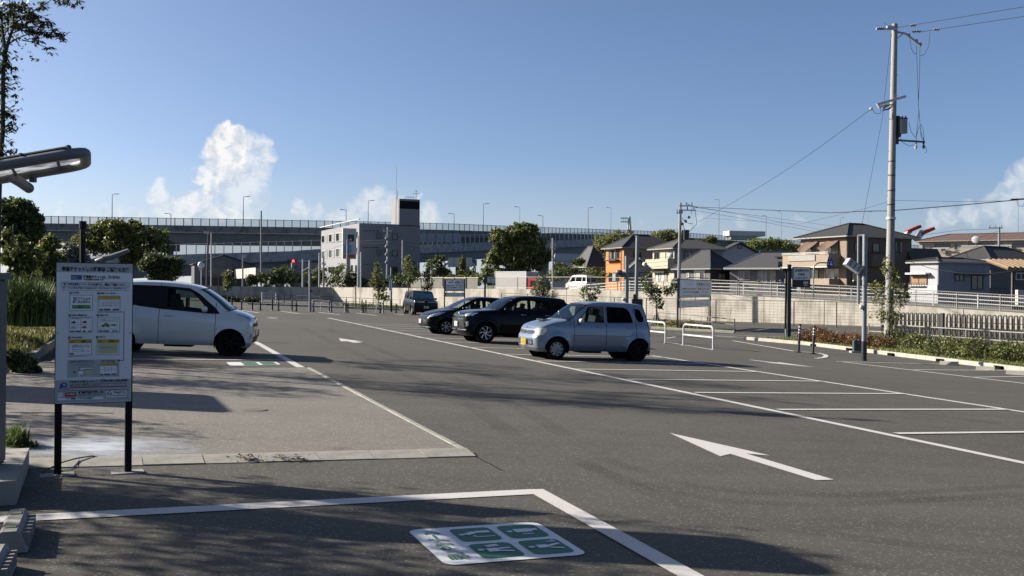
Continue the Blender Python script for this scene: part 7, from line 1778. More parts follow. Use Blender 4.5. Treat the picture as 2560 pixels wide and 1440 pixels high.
o = thing('cable_splice', 'dark splice box on the thick cable at the right edge', 'splice', W(2548,499,42)); MB().tube([(-.35,0,0),(.3,0,.03)],0.035,6).build('sleeve', M_fdark, o); MB().tube([(-.1,0,0),(-.05,0,-.25),(.15,0,-.28),(.25,0,-.05)],0.01,4).build('loop', M_wire, o)
# ------------------------------------------------------------------ smaller utility poles
def upole(px,yb,yt,Y,label,arms=(),rr=0.13,dx=0,m=None,extra=None):
    g = at(px,yb,Y); t = at(px+dx,yt,Y)-g; r = thing('utility_pole', label, 'utility pole', g, group='smaller utility poles'); MB().tube([(0,0,-1.5),t],rr,8,r2=rr*0.7).build('shaft', m or M_cpole, r, True)
    for (x0,x1,y) in arms:
        a,b = at(x0,y,Y)-g, at(x1,y,Y)-g; MB().box((a+b)/2+Vector((0,-.15,0)),(abs(b.x-a.x),0.08,0.09)).build('crossarm', M_galv, r)
        for k in range(3): c = a+(b-a)*(0.1+0.4*k); MB().tube([c+Vector((0,-.15,0)),c+Vector((0,-.15,.28))],0.05,6).build('insulator', M_ins, r)
    return r,g
r,g = upole(1697,700,508,78,'thin utility pole in front of the cream house',((1697,1732,515),(1697,1738,526),(1690,1706,533)),rr=0.14,dx=4)
Y=78
def rel(px,py): return at(px,py,Y)-g
mb = MB()
for pts in ([rel(1716,508),rel(1728,515),rel(1745,519)],[rel(1705,545),rel(1715,556),rel(1732,560)],[rel(1704,552),rel(1712,575),rel(1726,590)],[rel(1730,515),rel(1728,535)],[rel(1738,526),rel(1742,560),rel(1722,580)]): mb.tube(pts,0.02,4)
mb.build('loose_cable', M_wire, r)
for (x,y) in ((1722,543),(1714,553),(1706,560)): MB().sphere(rel(x,y),0.12,6).build('insulator', M_ins, r)
MB().tube([rel(1714,600),rel(1714,575)],0.28,10).build('transformer', M_fdark, r, True)
for i,(y0,y1) in enumerate(((516,600),(526,606),(519,580))): cable([W(1738,y0,78),W(1900,y0+(y1-y0)*.35,95),W(2100,y0+(y1-y0)*.8,120)],0.012,'overhead_wire',('top','middle','bottom')[i]+' of three thin wires running right from the thin pole over the roofs',cat='wire')
for i,(y0,y1) in enumerate(((668,660),(678,689),(702,712))): cable([W(1697,640+10*i,78),W(1600,648+12*i,84),W(1510,640+22*i,95)],0.012,'overhead_wire',('upper','middle','lower')[i]+' wire crossing in front of the orange house',cat='wire')
upole(868,705,600,140,'dark utility pole in front of the office sign tower',((858,880,600),(860,876,610)),rr=0.22,dx=1,m=M_polegrey)
r,g = upole(968,705,568,135,'utility pole with many insulators before the office tower face',((958,980,578),(962,976,590)),rr=0.2,dx=2,m=M_polegrey)
Y=135
for k in range(7): MB().sphere(rel(966+4*(k%2),596+10*k),0.22,6).build('insulator', M_ins, r)
upole(528,716,582,128,'white lamp pole right of the left trees',(),rr=0.10,m=M_white,dx=0)
upole(516,716,582,129,'dark forked utility pole beside the white lamp pole',((511,523,583),),rr=0.16,dx=5,m=M_fdark)
upole(653,716,527,131,'tall dark lamp pole left of the warehouse',(),rr=0.14,dx=0,m=M_polegrey)
upole(607,716,640,120,'short grey pole carrying a street number box by the warehouse',((606,616,643),),rr=0.12,m=M_polegrey)
upole(756.5,716,648,120,'grey pole with a small square sign left of the signal',(),rr=0.11,m=M_galv)
upole(798,716,632,122,'thin grey pole at the left edge of the office',(),rr=0.10,m=M_galv)
upole(809,716,640,124,'grey pole standing close against the left wall of the office',((800,815,660),),rr=0.13,m=M_polegrey)
upole(895,716,588,120,'slim white pole at the office corner',(),rr=0.11,m=M_galv); upole(902,716,630,118,'slim grey pole right of the office corner',(),rr=0.11,m=M_galv)
upole(1006,690,600,138,'thin white lamp pole in front of the office right face',(),rr=0.10,m=M_white)
upole(1383,692,595,112,'concrete utility pole right of the big tree',((1376,1390,614),(1376,1390,622),(1378,1390,645)),rr=0.15,dx=-1)
upole(2497,650,567,100,'utility pole with black insulators in front of the apartments',((2468,2505,570),),rr=0.15,dx=1,m=M_polegrey)
for i in range(3): cable([W(516,590+4*i,128),W(590,600+4*i,129),W(653,588+5*i,131)],0.015,'overhead_wire',('upper','middle','lower')[i]+' sagging wire between the two dark poles over the ramp',cat='wire')
for i in range(2): cable([W(809,607+i*22,124),W(868,604+i*4,140),W(968,600+8*i,135),W(1060,612+9*i,150)],0.015,'overhead_wire',('upper','lower')[i]+' wire passing across the office front',cat='wire')
for i in range(3): cable([W(2497,572+5*i,100),W(2380,690-14*i-0,78),W(2280,655+9*i,78)][:1]+[W(2400,(575,610,640)[i],95),W(2290,(590,655,668)[i],88)],0.015,'overhead_wire',('top','middle','bottom')[i]+' wire leading left from the apartment pole',cat='wire')
cable([W(2275,654,76),W(2330,672,74),W(2400,683,72),W(2480,684,70),W(2600,670,68)],0.02,'overhead_wire','black cable sagging across the pale bungalow wall',cat='wire')
# road sign gantry, traffic light, mirror
g = at(1112,705,150); r = thing('sign_gantry', 'white pipe arch with lane signs under the expressway', 'gantry', g); Y=150
MB().tube([rel(1110,700),rel(1110,668),rel(1113,661),rel(1122,658),rel(1150,658),rel(1175,656),rel(1183,660),rel(1187,668),rel(1187,705)],0.18,8).build('arch', M_white, r, True)
for x in (1128,1142,1173): MB().box(rel(x,656)+Vector((0,-.25,0)),(0.9,0.08,1.4)).build('sign_plate', M_white, r)
g = at(774,716,121); r = thing('traffic_light', 'horizontal traffic light showing red, on a mast arm under the ramp', 'traffic light', g); Y=121
MB().tube([(0,0,0),rel(774,652)],0.11,8).build('mast', M_galv, r); MB().tube([rel(774,653),rel(725,653)],0.05,6).build('arm', M_galv, r)
hb = MB().box(rel(731,653)+Vector((0,-.2,0)),(1.15,0.2,0.36)).build('signal_head', M_fdark, r)
m_r = bpy.data.materials.new('signal_red'); m_r.use_nodes = True; bb = m_r.node_tree.nodes['Principled BSDF']; bb.inputs['Base Color'].default_value=(.8,.03,.02,1); bb.inputs['Emission Color'].default_value=(1,.04,.03,1); bb.inputs['Emission Strength'].default_value=2.0
MB().sphere(rel(735,653)+Vector((0,-.32,0)),0.16,8).build('red_lamp', m_r, r); MB().box(rel(722,658)+Vector((0,-.1,0)),(0.3,0.2,0.45)).build('small_signal', M_fdark, r)
g = at(503,716,120); r = thing('traffic_mirror', 'round white backed traffic mirror on a thin post behind the van roof', 'mirror', g); Y=120
MB().tube([(0,0,0),rel(503,664)],0.05,6).build('post', M_galv, r); MB().sphere(rel(503,663),0.42,10,(1,0.3,1)).build('mirror', M_galv, r, True); MB().box(rel(502,672)+Vector((0,-.2,0)),(0.4,0.05,0.35)).build('plate', M_white, r)
g = at(1064,705,170); r = thing('street_lamp', 'double curved street lamp under the expressway right of the office', 'street lamp', g); Y=170
MB().tube([(0,0,0),rel(1074,655)],0.12,6).build('pole', M_fdark, r); mb = MB(); mb.tube([rel(1074,660),rel(1071,650),rel(1064,645),rel(1055,643)],0.08,5); mb.build('arm', M_fdark, r); MB().tube([rel(1074,660),rel(1078,652),rel(1086,647)],0.08,5).build('arm', M_fdark, r)
# ------------------------------------------------------------------ near lamp head and black spotlight post on the left
def led_lamp(base, label, tip_px, tail_px, Y, th, polepx):
    r = thing('lot_lamp', label, 'lamp', base)
    a = at(*tail_px,Y)-base; b = at(*tip_px,Y)-base; ax = (b-a).normalized(); L = (b-a).length
    up_ = Vector((0,0,1)); u = ax.cross(up_).normalized(); w = u.cross(ax).normalized()  # w ~ up
    Mx = basis(a, ax, -u, w)
    return r, Mx, L
M_lampg = pm('lamp_grey',(0.20,0.22,0.25),0.45,0.0,var=0.06)
m_, t_, b_, o_ = nt('lamp_panel'); b_.inputs['Base Color'].default_value = (0.7,0.7,0.7,1); tl_ = t_.nodes.new('ShaderNodeBsdfTranslucent'); tl_.inputs[0].default_value = (0.75,0.77,0.8,1); mx_ = t_.nodes.new('ShaderNodeMixShader'); mx_.inputs[0].default_value = 0.65
t_.links.new(b_.outputs[0], mx_.inputs[1]); t_.links.new(tl_.outputs[0], mx_.inputs[2]); t_.links.new(mx_.outputs[0], o_.inputs[0]); M_lpan = m_
def canopy(LY, px0, py0, px1, py1, basex, label, wd=0.92):
    base = Vector((basex, LY+wd/2, 0)); base.z = zg(base.x,base.y); r = thing('lot_lamp', label, 'lamp', base)
    a = at(px0,py0,LY)-base; b = at(px1,py1,LY)-base; ax = (b-a).normalized(); L = (b-a).length; yv = Vector((-0.415,1,0.0)).normalized(); dn = ax.cross(yv).normalized(); dn = dn if dn.z < 0 else -dn
    def P3(s, n_, d): return a+ax*s+yv*n_+dn*d
    c = 0.16; e1 = [P3(L-c+c*math.sin(q),c*(1-math.cos(q)),0.0) for q in (0,.4,.8,1.2,1.57)]; e2 = [P3(L-c+c*math.cos(q),wd-c+c*math.sin(q),0.0) for q in (0,.4,.8,1.2,1.57)]
    MB().tube([P3(0,0,0)]+e1+e2+[P3(0,wd,0)],0.042,12).build('frame', M_lampg, r, True)
    q8 = [P3(s,n_,d) for d in (-0.030,-0.018) for s,n_ in ((0,0.02),(L-.17,.02),(L-.03,.18),(L-.03,wd-.18),(L-.17,wd-.02),(0,wd-.02))]
    MB().add(q8,[(0,1,2,3,4,5),(11,10,9,8,7,6)]+[(i,(i+1)%6,(i+1)%6+6,i+6) for i in range(6)]).build('panel', M_lpan, r)
    MB().tube([P3(0,.0,-0.050),P3(L-0.10,.0,-0.050)],0.012,6).build('fin', M_fdark, r)
    for s in [L-0.12-0.36*k for k in range(int(L/0.36))]:
        MB().tube([P3(s,0.0,-0.066),P3(s,0.0,-0.03)],0.014,6).build('rib', M_lampg, r); MB().tube([P3(s-.1,0.0,0.0),P3(s-.1,wd,0.0)],0.012,6).build('rib', M_fdark, r)
    s_ = L-0.62; MB().tube([P3(s_,wd*.8,0.02),P3(s_+0.06,wd*.8,0.07),P3(s_+0.12,wd*.8,0.13)],0.042,12).build('swivel', M_lampg, r, True); MB().sphere(P3(s_+0.12,wd*.8,0.13),0.042,8).build('swivel_cap', M_lampg, r, True); MB().box(P3(s_+.17,wd*.8,.06),(0.04,0.05,0.06)).build('knob', M_fdark, r)
    MB().tube([(0,0,0),P3(0.1,wd/2,0.05)],0.06,10).build('pole', M_lampg, r, True)
canopy(7.6, -330, 470, 213, 378, at(-420,700,7.6).x, 'pale grey slotted lamp frame reaching in from the left edge, high up')
canopy(14.2, -900, 560, -330, 480, -12.6, 'unseen slotted frame added beyond the left edge to cast a shadow band', 2.0)  # added out of view, widened to shape the shadow band on the paving
# far lamp of the same kind, behind the board
g = at(236,720,30); g.z = zg(g.x,g.y); r = thing('lot_lamp', 'grey curved lamp arm rising behind the top of the notice board', 'lamp', g); Y = 30
MB().tube([(0,0,0),rel(234,700),rel(236,672),rel(246,654),rel(262,648)],[.09,.09,.10,.13,.12],10).build('pole', M_lampg, r, True)
MB().tube([rel(232,652),rel(280,642),rel(322,626)],[.10,.09,.06],10).build('lamp_head', M_lampg, r, True)
g = at(208,715,24); g.z = zg(g.x,g.y); r = thing('spotlight_post', 'black post with two small spotlights behind the notice board', 'post', g); Y = 24
MB().tube([(0,0,0),rel(207,553)],0.065,10).build('post', M_black, r, True); MB().tube([rel(207,572),rel(207,553)],0.085,10).build('cap', M_black, r)
for yy in (576,588): MB().box(rel(218,yy),(0.17,0.12,0.055),M=Matrix.Rotation(R(-8),3,'Y')).build('spotlight', M_fdark, r); MB().tube([rel(207,yy+2),rel(216,yy+2)],0.018,6).build('arm', M_black, r)
# ------------------------------------------------------------------ folding gate
M_gate = pm('gate_aluminium', (0.085,0.082,0.078), 0.5, 0.0, var=0.08); M_gx = pm('gate_lattice',(0.035,0.035,0.037),0.5)
gp0, gp1 = G(2198,845.5), G(2640,869); gd = gp1-gp0; gL = math.hypot(gd.x,gd.y); gd = Vector((gd.x/gL,gd.y/gL,0)); gs = Vector((-gd.y,gd.x,0))
def gate(s0, s1, n, label, h=1.36):
    o = gp0+gd*s0; root = thing('folding_gate', label, 'gate', (o.x,o.y,zg(o.x,o.y))); st = (s1-s0)/n; w = st*0.52
    ang = math.atan2(gd.y,gd.x)
    w = st*0.62; mb = MB(); c = w/2*0.7; pts = [(-w/2,0,0.03),(-w/2,0,h-c)]+[(-w/2+c-c*math.cos(q),0,h-c+c*math.sin(q)) for q in (.5,1.0,1.57)]+[(w/2-c+c*math.cos(q),0,h-c+c*math.sin(q)) for q in (1.57,1.0,.5)]+[(w/2,0,h-c),(w/2,0,0.03)]
    mb.tube(pts,0.034,6); me = mb.mesh('gate_frame', M_gate, True)
    mb = MB()
    for k2 in range(2):
        z0 = 0.06+0.42*k2; mb.tube([(-st/2,0.05,z0),(st/2,0.05,z0+0.42)],0.022,4); mb.tube([(-st/2,-0.03,z0+0.42),(st/2,-0.03,z0)],0.022,4)
    mb.box((0,0.02,0.06),(st,0.03,0.07)); mb.box((0,0.02,0.98),(st,0.03,0.04)); mb.box((-st/2,0.03,0.62),(st*0.30,0.03,1.2)); ml = mb.mesh('lattice', M_gx)
    for k in range(n):
        p = gd*(st*(k+0.5)); z = zg(o.x+p.x,o.y+p.y)-zg(o.x,o.y); M = Matrix.Translation((p.x,p.y,z)) @ Matrix.Rotation(ang,4,'Z')
        link('gate_frame', me, root, M); link('lattice', ml, root, M)
    return root
gate(0.1, 3.35, 14, 'grey folding accordion gate, long left section by the utility pole')
gate(3.75, 7.6, 15, 'grey folding accordion gate, right section running out of frame')
o = gp0+gd*3.55; r = thing('gate_post', 'dark gate locking post between the two gate sections', 'gate post', (o.x,o.y,zg(o.x,o.y))); MB().box((0,0,0.7),(0.14,0.2,1.4),rz=math.atan2(gd.y,gd.x)).build('post', M_gx, r); MB().box(-gd*0.16+Vector((0,0,0.68)),(0.05,0.1,1.36),rz=math.atan2(gd.y,gd.x)).build('post', M_gate, r)
# ------------------------------------------------------------------ vehicles on the upper street
def onstreet(px,Y,dz=0): p = at(px,720,Y); p.z = uz(p.x,p.y)+dz; return p
kv = dict(L=3.395, W=1.475, H=1.89, ax=(0.5,2.93), wr=0.29, ra=0.35, sill=0.26, belt=(1.15,1.18), tum=0.09, nf=0.06, nfx=0.35, nr=0.05, nrx=0.4, tilt=0, sq=0.4, cat='van', rglass=M_gl_dark,
  paint=carpaint('van_white_paint',(0.72,0.73,0.72),rough=0.3,metal=0.0), rim='steel', handle=1.0, mirror=(0.75,1.3), seatx=1.2, dashx=0.55, cuts=(0.75,1.6,2.6), lean=0,
  wins=[('d',[(0.80,1.20),(0.98,1.64),(1.52,1.66),(1.52,1.20)],0.05),('d',[(1.66,1.20),(1.66,1.66),(2.52,1.66),(2.52,1.20)],0.05),('d',[(2.66,1.22),(2.66,1.64),(3.12,1.62),(3.16,1.24)],0.05)],
  keys=[(.08,.22,.12,0,'fb'),(.0,.35,.12,0,'fb'),(.0,.55,.12,0,'fb'),(.02,.78,.12,0,'fb'),(.06,.95,.13,-.02,'hd'),(.22,1.05,.12,-.04,'hd'),(.42,1.14,.10,-.04,'ws'),(.62,1.45,.10,-.04,'ws'),(.85,1.74,.08,-.05,'rf'),(1.1,1.85,.03,-.06,'rf'),(2.0,1.89,0,-.06,'rf'),(3.0,1.87,-.02,-.06,'rf'),(3.25,1.80,-.06,-.06,'rg'),(3.32,1.5,-.07,-.02,'rg'),(3.36,1.15,-.07,0,'tg'),(3.38,.8,-.07,0,'tg'),(3.395,.5,-.08,0,'rb'),(3.38,.35,-.08,0,'rb'),(3.3,.24,-.08,0,'rb')],
  extra=lambda s: (s.patch('headlight',[(2.4,50),(3.4,50),(3.4,86),(2.4,86)],M_lampc,0.01), s.patch('tail_light',[(15.0,66),(16.2,66),(16.2,89),(15.0,89)],M_red,0.01)))
p = onstreet(1452,101,0.22); Car('white_van', 'white kei van parked on the upper street behind the railing', kv, p, (-0.58,0.81), 'vehicles on the upper street')
wc = dict(hatch, paint=carpaint('van_white_paint',(0.72,0.73,0.72)), tilt=0, cat='car', extra=lambda s: None)
p = at(668,720,128); p.z = 0.35; Car('white_car', 'white car whose roof alone shows over the shaded wall', wc, p, (-0.9,0.2), 'vehicles on the upper street')
# lorry
p = onstreet(1296,104,0.1); fw_ = Vector((0.74,-0.67,0)).normalized(); lt = Vector((-fw_.y,fw_.x,0))
o = thing('lorry', 'small white box lorry with a red cab on the upper street', 'lorry', M=basis(p,fw_,lt,(0,0,1)), group='vehicles on the upper street')
M_box = pm('lorry_box_white',(0.58,0.58,0.56),0.5,var=0.06,scale=1); M_cab = pm('cab_red',(0.55,0.025,0.02),0.3,coat=0.5,var=0.05)
MB().box((-0.3,0,1.68),(4.3,1.85,2.2)).build('cargo_box', M_box, o)
mb = MB()
for s in (-1,1):
    for (xx,zz,dx,dz) in ((-2.45,1.68,.05,2.2),(1.85,1.68,.05,2.2),(-.3,2.78,4.35,.05),(-.3,.58,4.35,.08)): mb.box((xx,s*0.925,zz),(dx,0.04,dz))
mb.build('trim', M_galv, o)
prof = [(1.95,0.45),(3.5,0.45),(3.6,0.75),(3.55,1.25),(3.3,1.95),(3.05,2.1),(1.95,2.12)]
MB().prism(prof, lambda a_,b_,t: (a_,t-0.85,b_), 1.7).build('cab', M_cab, o)
for s in (-1,1):
    MB().prism([(2.35,1.25),(3.25,1.25),(3.08,1.85),(2.35,1.88)], lambda a_,b_,t: (a_,s*(0.852+t),b_), 0.012).build('window', M_hglass, o)
    MB().box((3.55,s*0.62,0.85),(0.1,0.3,0.2)).build('headlight', M_lampc, o); MB().box((3.35,s*1.0,1.7),(0.06,0.12,0.35)).build('wing_mirror', M_fdark, o)
MB().add([(3.57,-.75,1.27),(3.57,.75,1.27),(3.33,.72,1.93),(3.33,-.72,1.93)],[(0,1,2,3)]).build('windscreen', M_hglass, o)
MB().box((-0.1,0,0.48),(4.4,0.8,0.16)).build('chassis', M_fdark, o)
for x in (-1.3,2.75):
    for s in (-1,1):
        wv = MB().lathe([(0.001,-.1),(0.2,-.1),(0.34,-.1),(0.36,-.06),(0.36,.08),(0.34,.1),(0.2,.1),(0.19,.06),(0.001,.06)],16,Matrix.Translation((x,s*0.78,0.36))@Matrix.Rotation(R(90)*-s,4,'X')).build('wheel', M_rubber, o); MB().lathe([(0.001,.085),(0.19,.08)],12,Matrix.Translation((x,s*0.78,0.36))@Matrix.Rotation(R(90)*-s,4,'X')).build('rim', M_white, wv)
# manhole on the pale paving, dry leaves
c = G(638,1027); mb = MB(); mb.add([(c.x+0.16*math.cos(k*.52),c.y+0.16*math.sin(k*.52),c.z+0.017) for k in range(12)],[tuple(range(12))]); mb.build('manhole_cover', pm('manhole',(0.16,0.15,0.13),0.8), None, kind='structure')
mb = MB(); a = G(24,1034); b = G(285,1036); mb.tube([a+(b-a)*i/12+Vector((0,0.012*math.sin(i*2.1),0.013)) for i in range(13)],0.006,3,cap=False); mb.build('crack', M_dark, None, kind='structure')
# ------------------------------------------------------------------ vegetation
rng = np.random.default_rng(5)
def leafmesh(name, centers, radii, n, size, mat, seed=0, clump=0.28, per=14, aspect=0.5, droop=0.0, flat=1.0):
    r = np.random.default_rng(seed); C = np.array(centers, float); Rd = np.array(radii, float)
    vol = Rd.prod(axis=1)**(0.8); pr = vol/vol.sum(); nc = max(4, n//per)
    idx = r.choice(len(C), nc, p=pr); d = r.normal(size=(nc,3)); d /= np.linalg.norm(d,axis=1,keepdims=True)
    rad = r.uniform(0.25, 1.0, nc)**0.45
    cc = C[idx]+d*rad[:,None]*Rd[idx]
    rr = Rd[idx].mean(axis=1)*clump*r.uniform(0.6,1.3,nc)
    k = np.repeat(np.arange(nc), per); m = len(k); P = cc[k]+r.normal(size=(m,3))*rr[k][:,None]*0.55*np.array([1,1,flat])
    a = r.normal(size=(m,3)); a[:,2] -= droop; a /= np.linalg.norm(a,axis=1,keepdims=True)
    b = np.cross(a, r.normal(size=(m,3))); b /= np.linalg.norm(b,axis=1,keepdims=True)
    s = size*r.uniform(0.6,1.35,m); A = a*s[:,None]; B = b*(s*aspect)[:,None]
    # leaf: diamond of four points with a fold
    nrm = np.cross(a,b)*(s*0.12)[:,None]
    V = np.stack([P-A*0.5, P+B*0.5+nrm, P+A*0.5, P-B*0.5+nrm], axis=1).reshape(-1,3)
    me = bpy.data.meshes.new(name); me.vertices.add(len(V)); me.vertices.foreach_set('co', V.astype(np.float32).ravel())
    me.loops.add(m*4); me.loops.foreach_set('vertex_index', np.arange(m*4, dtype=np.int32)); me.polygons.add(m)
    me.polygons.foreach_set('loop_start', np.arange(0,m*4,4,dtype=np.int32)); me.polygons.foreach_set('loop_total', np.full(m,4,dtype=np.int32)) if False else None
    me.materials.append(mat); me.update(); me.validate(); return me
F_dark = foliage('leaves_dark', (0.016,0.028,0.010), (0.10,0.13,0.035)); F_mid = foliage('leaves_mid', (0.028,0.045,0.012), (0.17,0.19,0.045), 0.5)
F_yel = foliage('leaves_yellow_green', (0.05,0.07,0.018), (0.22,0.22,0.06), 0.6); F_grey = foliage('leaves_grey_green', (0.07,0.08,0.06), (0.30,0.30,0.24), 0.9)
F_red = foliage('leaves_red_brown', (0.045,0.035,0.012), (0.185,0.085,0.03), 1.5); F_hedge = foliage('hedge_leaves', (0.018,0.03,0.008), (0.17,0.18,0.055), 2.0)
F_grass = foliage('grass_blades', (0.05,0.07,0.015), (0.22,0.24,0.06), 1.2); F_dry = foliage('dry_grass', (0.08,0.085,0.022), (0.24,0.23,0.075), 1.0)
M_bark = pm('bark', (0.13,0.11,0.085), 0.9, var=0.3, scale=8, bump=0.4, streak=True); M_bark2 = pm('bark_pale', (0.24,0.21,0.16), 0.9, var=0.3, scale=8)
def tree(name, label, Y, blobs, mat, n, size, trunk=None, base=None, seed=1, cat='tree', group=None, depth=1.0, bark=None, per=14, clump=0.30, aspect=0.5, tr=0.12, limbs=True, gz=None, droop=0.0):
    # blobs: (px, py, rx_px, ry_px[, dy])
    k = Y/FPX
    bx, by = trunk[0] if trunk else (sum(b[0] for b in blobs)/len(blobs), max(b[1]+b[3] for b in blobs))
    o = at(bx, by, Y)
    if gz is not None: o.z = gz
    root = thing(name, label, cat, o, group=group); C = []; Rd = []
    rs = random.Random(seed)
    for b in blobs:
        c = at(b[0], b[1], Y)-o; dy = (b[4] if len(b) > 4 else rs.uniform(-0.5,0.5)*b[2]*k*0.8); C.append((c.x,c.y+dy,c.z)); Rd.append((b[2]*k, b[2]*k*depth*0.85, b[3]*k))
    link('crown', leafmesh('crown', C, Rd, n, size, mat, seed, clump, per, aspect, droop), root)
    if trunk:
        pts = [at(x,y,Y)-o for x,y in trunk]; pts[0] = Vector((0,0,-0.1))
        mb = MB(); mb.tube(pts, tr, 8, r2=tr*0.45)
        if limbs:
            top = pts[-1]; mid = pts[max(0,len(pts)-2)]
            for i,c in enumerate(C):
                s = mid+(top-mid)*rs.uniform(0.0,1.0); e = Vector(c); m_ = (s+e)/2+Vector((rs.uniform(-.1,.1),rs.uniform(-.1,.1),0.1))*(e-s).length
                mb.tube([s,m_,e], tr*0.38, 5, r2=tr*0.10)
        mb.build('trunk', bark or M_bark, root, True)
    return root
def shrub(name, label, Y, blobs, mat, n, size, seed, group=None, cat='shrub', **kw): return tree(name, label, Y, blobs, mat, n, size, None, seed=seed, cat=cat, group=group, **kw)
# --- large trees in the distance
tree('camphor_tree', 'wide round topped green tree left, in front of the expressway behind the board', 95, [(215,598,34,28),(255,572,30,22),(300,575,34,26),(345,585,32,26),(390,592,30,26),(405,615,24,22),(250,610,36,26),(300,615,40,26),(350,625,36,22),(200,625,24,20),(330,650,30,14),(270,560,20,12),(335,562,22,12)], F_mid, 15000, 0.30, trunk=[(300,728),(298,690),(303,655),(310,640)], tr=0.35, seed=2, clump=0.24, per=16)
tree('camphor_tree', 'second crown right of the wide tree, lower and darker over the van roof', 90, [(385,650,26,18),(410,665,28,22),(430,680,26,20),(395,690,26,18),(440,655,20,16),(360,665,18,12)], F_dark, 6500, 0.26, trunk=[(372,730),(374,700),(385,675)], tr=0.25, seed=3)
tree('evergreen_tree', 'dense dark evergreen at the far left edge, rising to the expressway', 42, [(30,535,34,30),(60,525,34,26),(85,560,26,30),(30,590,36,34),(75,600,34,30),(10,560,26,30),(95,580,14,22),(50,640,44,24),(15,510,24,14)], F_dark, 15000, 0.17, trunk=[(40,760),(42,700),(48,640),(50,600)], tr=0.14, seed=4, clump=0.22)
tree('slender_tree', 'thin bare stemmed young tree at the left behind the machine', 24, [(28,640,26,24),(60,665,24,22),(20,590,16,18),(85,640,18,16),(30,690,24,14),(66,620,16,12)], F_mid, 2600, 0.11, trunk=[(20,790),(24,700),(30,630),(33,560)], tr=0.035, seed=5, bark=M_bark2)
tree('slender_tree', 'second thin stemmed young tree, leaning right behind the machine', 25, [(60,630,20,18),(95,650,18,16),(72,690,20,14),(50,600,14,14)], F_mid, 1800, 0.11, trunk=[(38,790),(36,700),(45,660),(62,610)], tr=0.03, seed=6, bark=M_bark2)
shrub('leafy_shrub', 'tall yellowish green shrub mass left of the grey green one', 34, [(110,640,30,26),(130,610,24,20),(140,665,30,30),(105,700,34,30),(150,720,26,20),(165,690,20,22)], F_yel, 7000, 0.13, 7)
shrub('leafy_shrub', 'pale grey green shrub directly left of the black spotlight post', 36, [(175,628,22,20),(195,645,24,22),(165,660,26,24),(205,665,20,18),(140,640,18,14),(190,690,26,24)], F_grey, 6000, 0.12, 8)
shrub('leafy_shrub', 'dark low shrub mass behind the tall grass at the left', 30, [(60,720,46,26),(110,740,36,22),(20,720,34,30),(140,760,24,20)], F_dark, 6500, 0.12, 9)
tree('broadleaf_tree', 'big dense round tree in the centre behind the white lorry', 118, [(1290,582,30,22),(1320,575,28,20),(1255,600,30,26),(1340,610,26,30),(1300,615,40,30),(1250,640,30,26),(1300,655,42,26),(1345,650,22,26),(1225,655,22,20),(1215,690,24,20),(1260,690,34,20),(1310,690,34,16),(1330,565,14,8),(1240,580,14,10),(1362,640,16,16)], F_mid, 17000, 0.33, trunk=[(1295,720),(1298,690),(1300,650)], tr=0.4, seed=10, clump=0.22, per=16)
shrub('ivy_column', 'ivy covered column standing between the gantry signs', 140, [(1154,660,9,14),(1155,682,10,16),(1152,705,12,14),(1156,645,6,8)], F_mid, 1500, 0.28, 11)
shrub('bush', 'dark bush mass under the expressway right of the office', 145, [(1090,668,20,26),(1110,690,26,20),(1075,700,22,14),(1130,700,22,12),(1100,650,14,12),(1175,690,18,18),(1190,705,16,10)], F_dark, 5000, 0.34, 12)
shrub('bush', 'green bush below the lane signs, left of the big tree', 128, [(1130,700,22,12),(1160,705,24,12),(1100,704,20,12),(1190,700,16,14)], F_mid, 3200, 0.26, 13)
for i,(bl,mt,lb) in enumerate((([(628,700,16,14),(650,696,16,14)],F_dark,'dark rounded bush left of the row behind the wall'),([(672,700,16,16),(690,690,18,20)],F_dark,'bush behind the wall below the warehouse box'),([(712,690,22,26),(735,700,20,20)],F_dark,'tallest dark bush behind the wall, near the traffic light'),([(765,700,20,20),(790,692,22,24)],F_mid,'bush behind the wall left of the office foot'),([(825,690,30,24),(850,684,28,24),(845,706,40,14)],F_mid,'broad bush at the foot of the office lit face'),([(880,700,22,18),(905,706,20,12)],F_dark,'dark bush at the office corner'),([(1000,700,24,16),(1030,694,26,20),(960,706,20,10)],F_dark,'dark bushes at the foot of the office shaded face'))):
    shrub('bush', lb, 126, bl, mt, 1900, 0.26, 20+i, group='bushes behind the retaining wall')
for i,(bl,mt,lb,Y) in enumerate((([(1540,590,26,14),(1510,610,26,22),(1495,632,18,16),(1570,585,14,10),(1525,630,24,20)],F_yel,'yellow green trees left of the orange house roof',170),([(1650,592,26,12),(1680,586,22,12),(1690,600,26,12),(1630,602,18,8)],F_yel,'yellow green treetops behind the cream house roof',175),([(1778,600,14,8),(1760,604,12,6)],F_mid,'small treetop behind the white gable',175),([(1890,612,26,12),(1930,610,28,14),(1965,614,24,12),(1990,618,16,10)],F_mid,'long treetops behind the shed roof, left of the brown house',165),([(1420,680,30,14),(1470,684,34,14),(1390,690,24,16),(1500,690,24,12)],F_mid,'low garden shrubs left of the orange house',120),([(1445,655,16,8),(1400,670,18,10)],F_dark,'dark garden shrubs right of the lorry',122))):
    shrub('tree_row' if i<4 else 'bush', lb, Y, bl, mt, 3200, 0.36 if i<4 else 0.24, 40+i, cat='trees' if i<4 else 'bush')
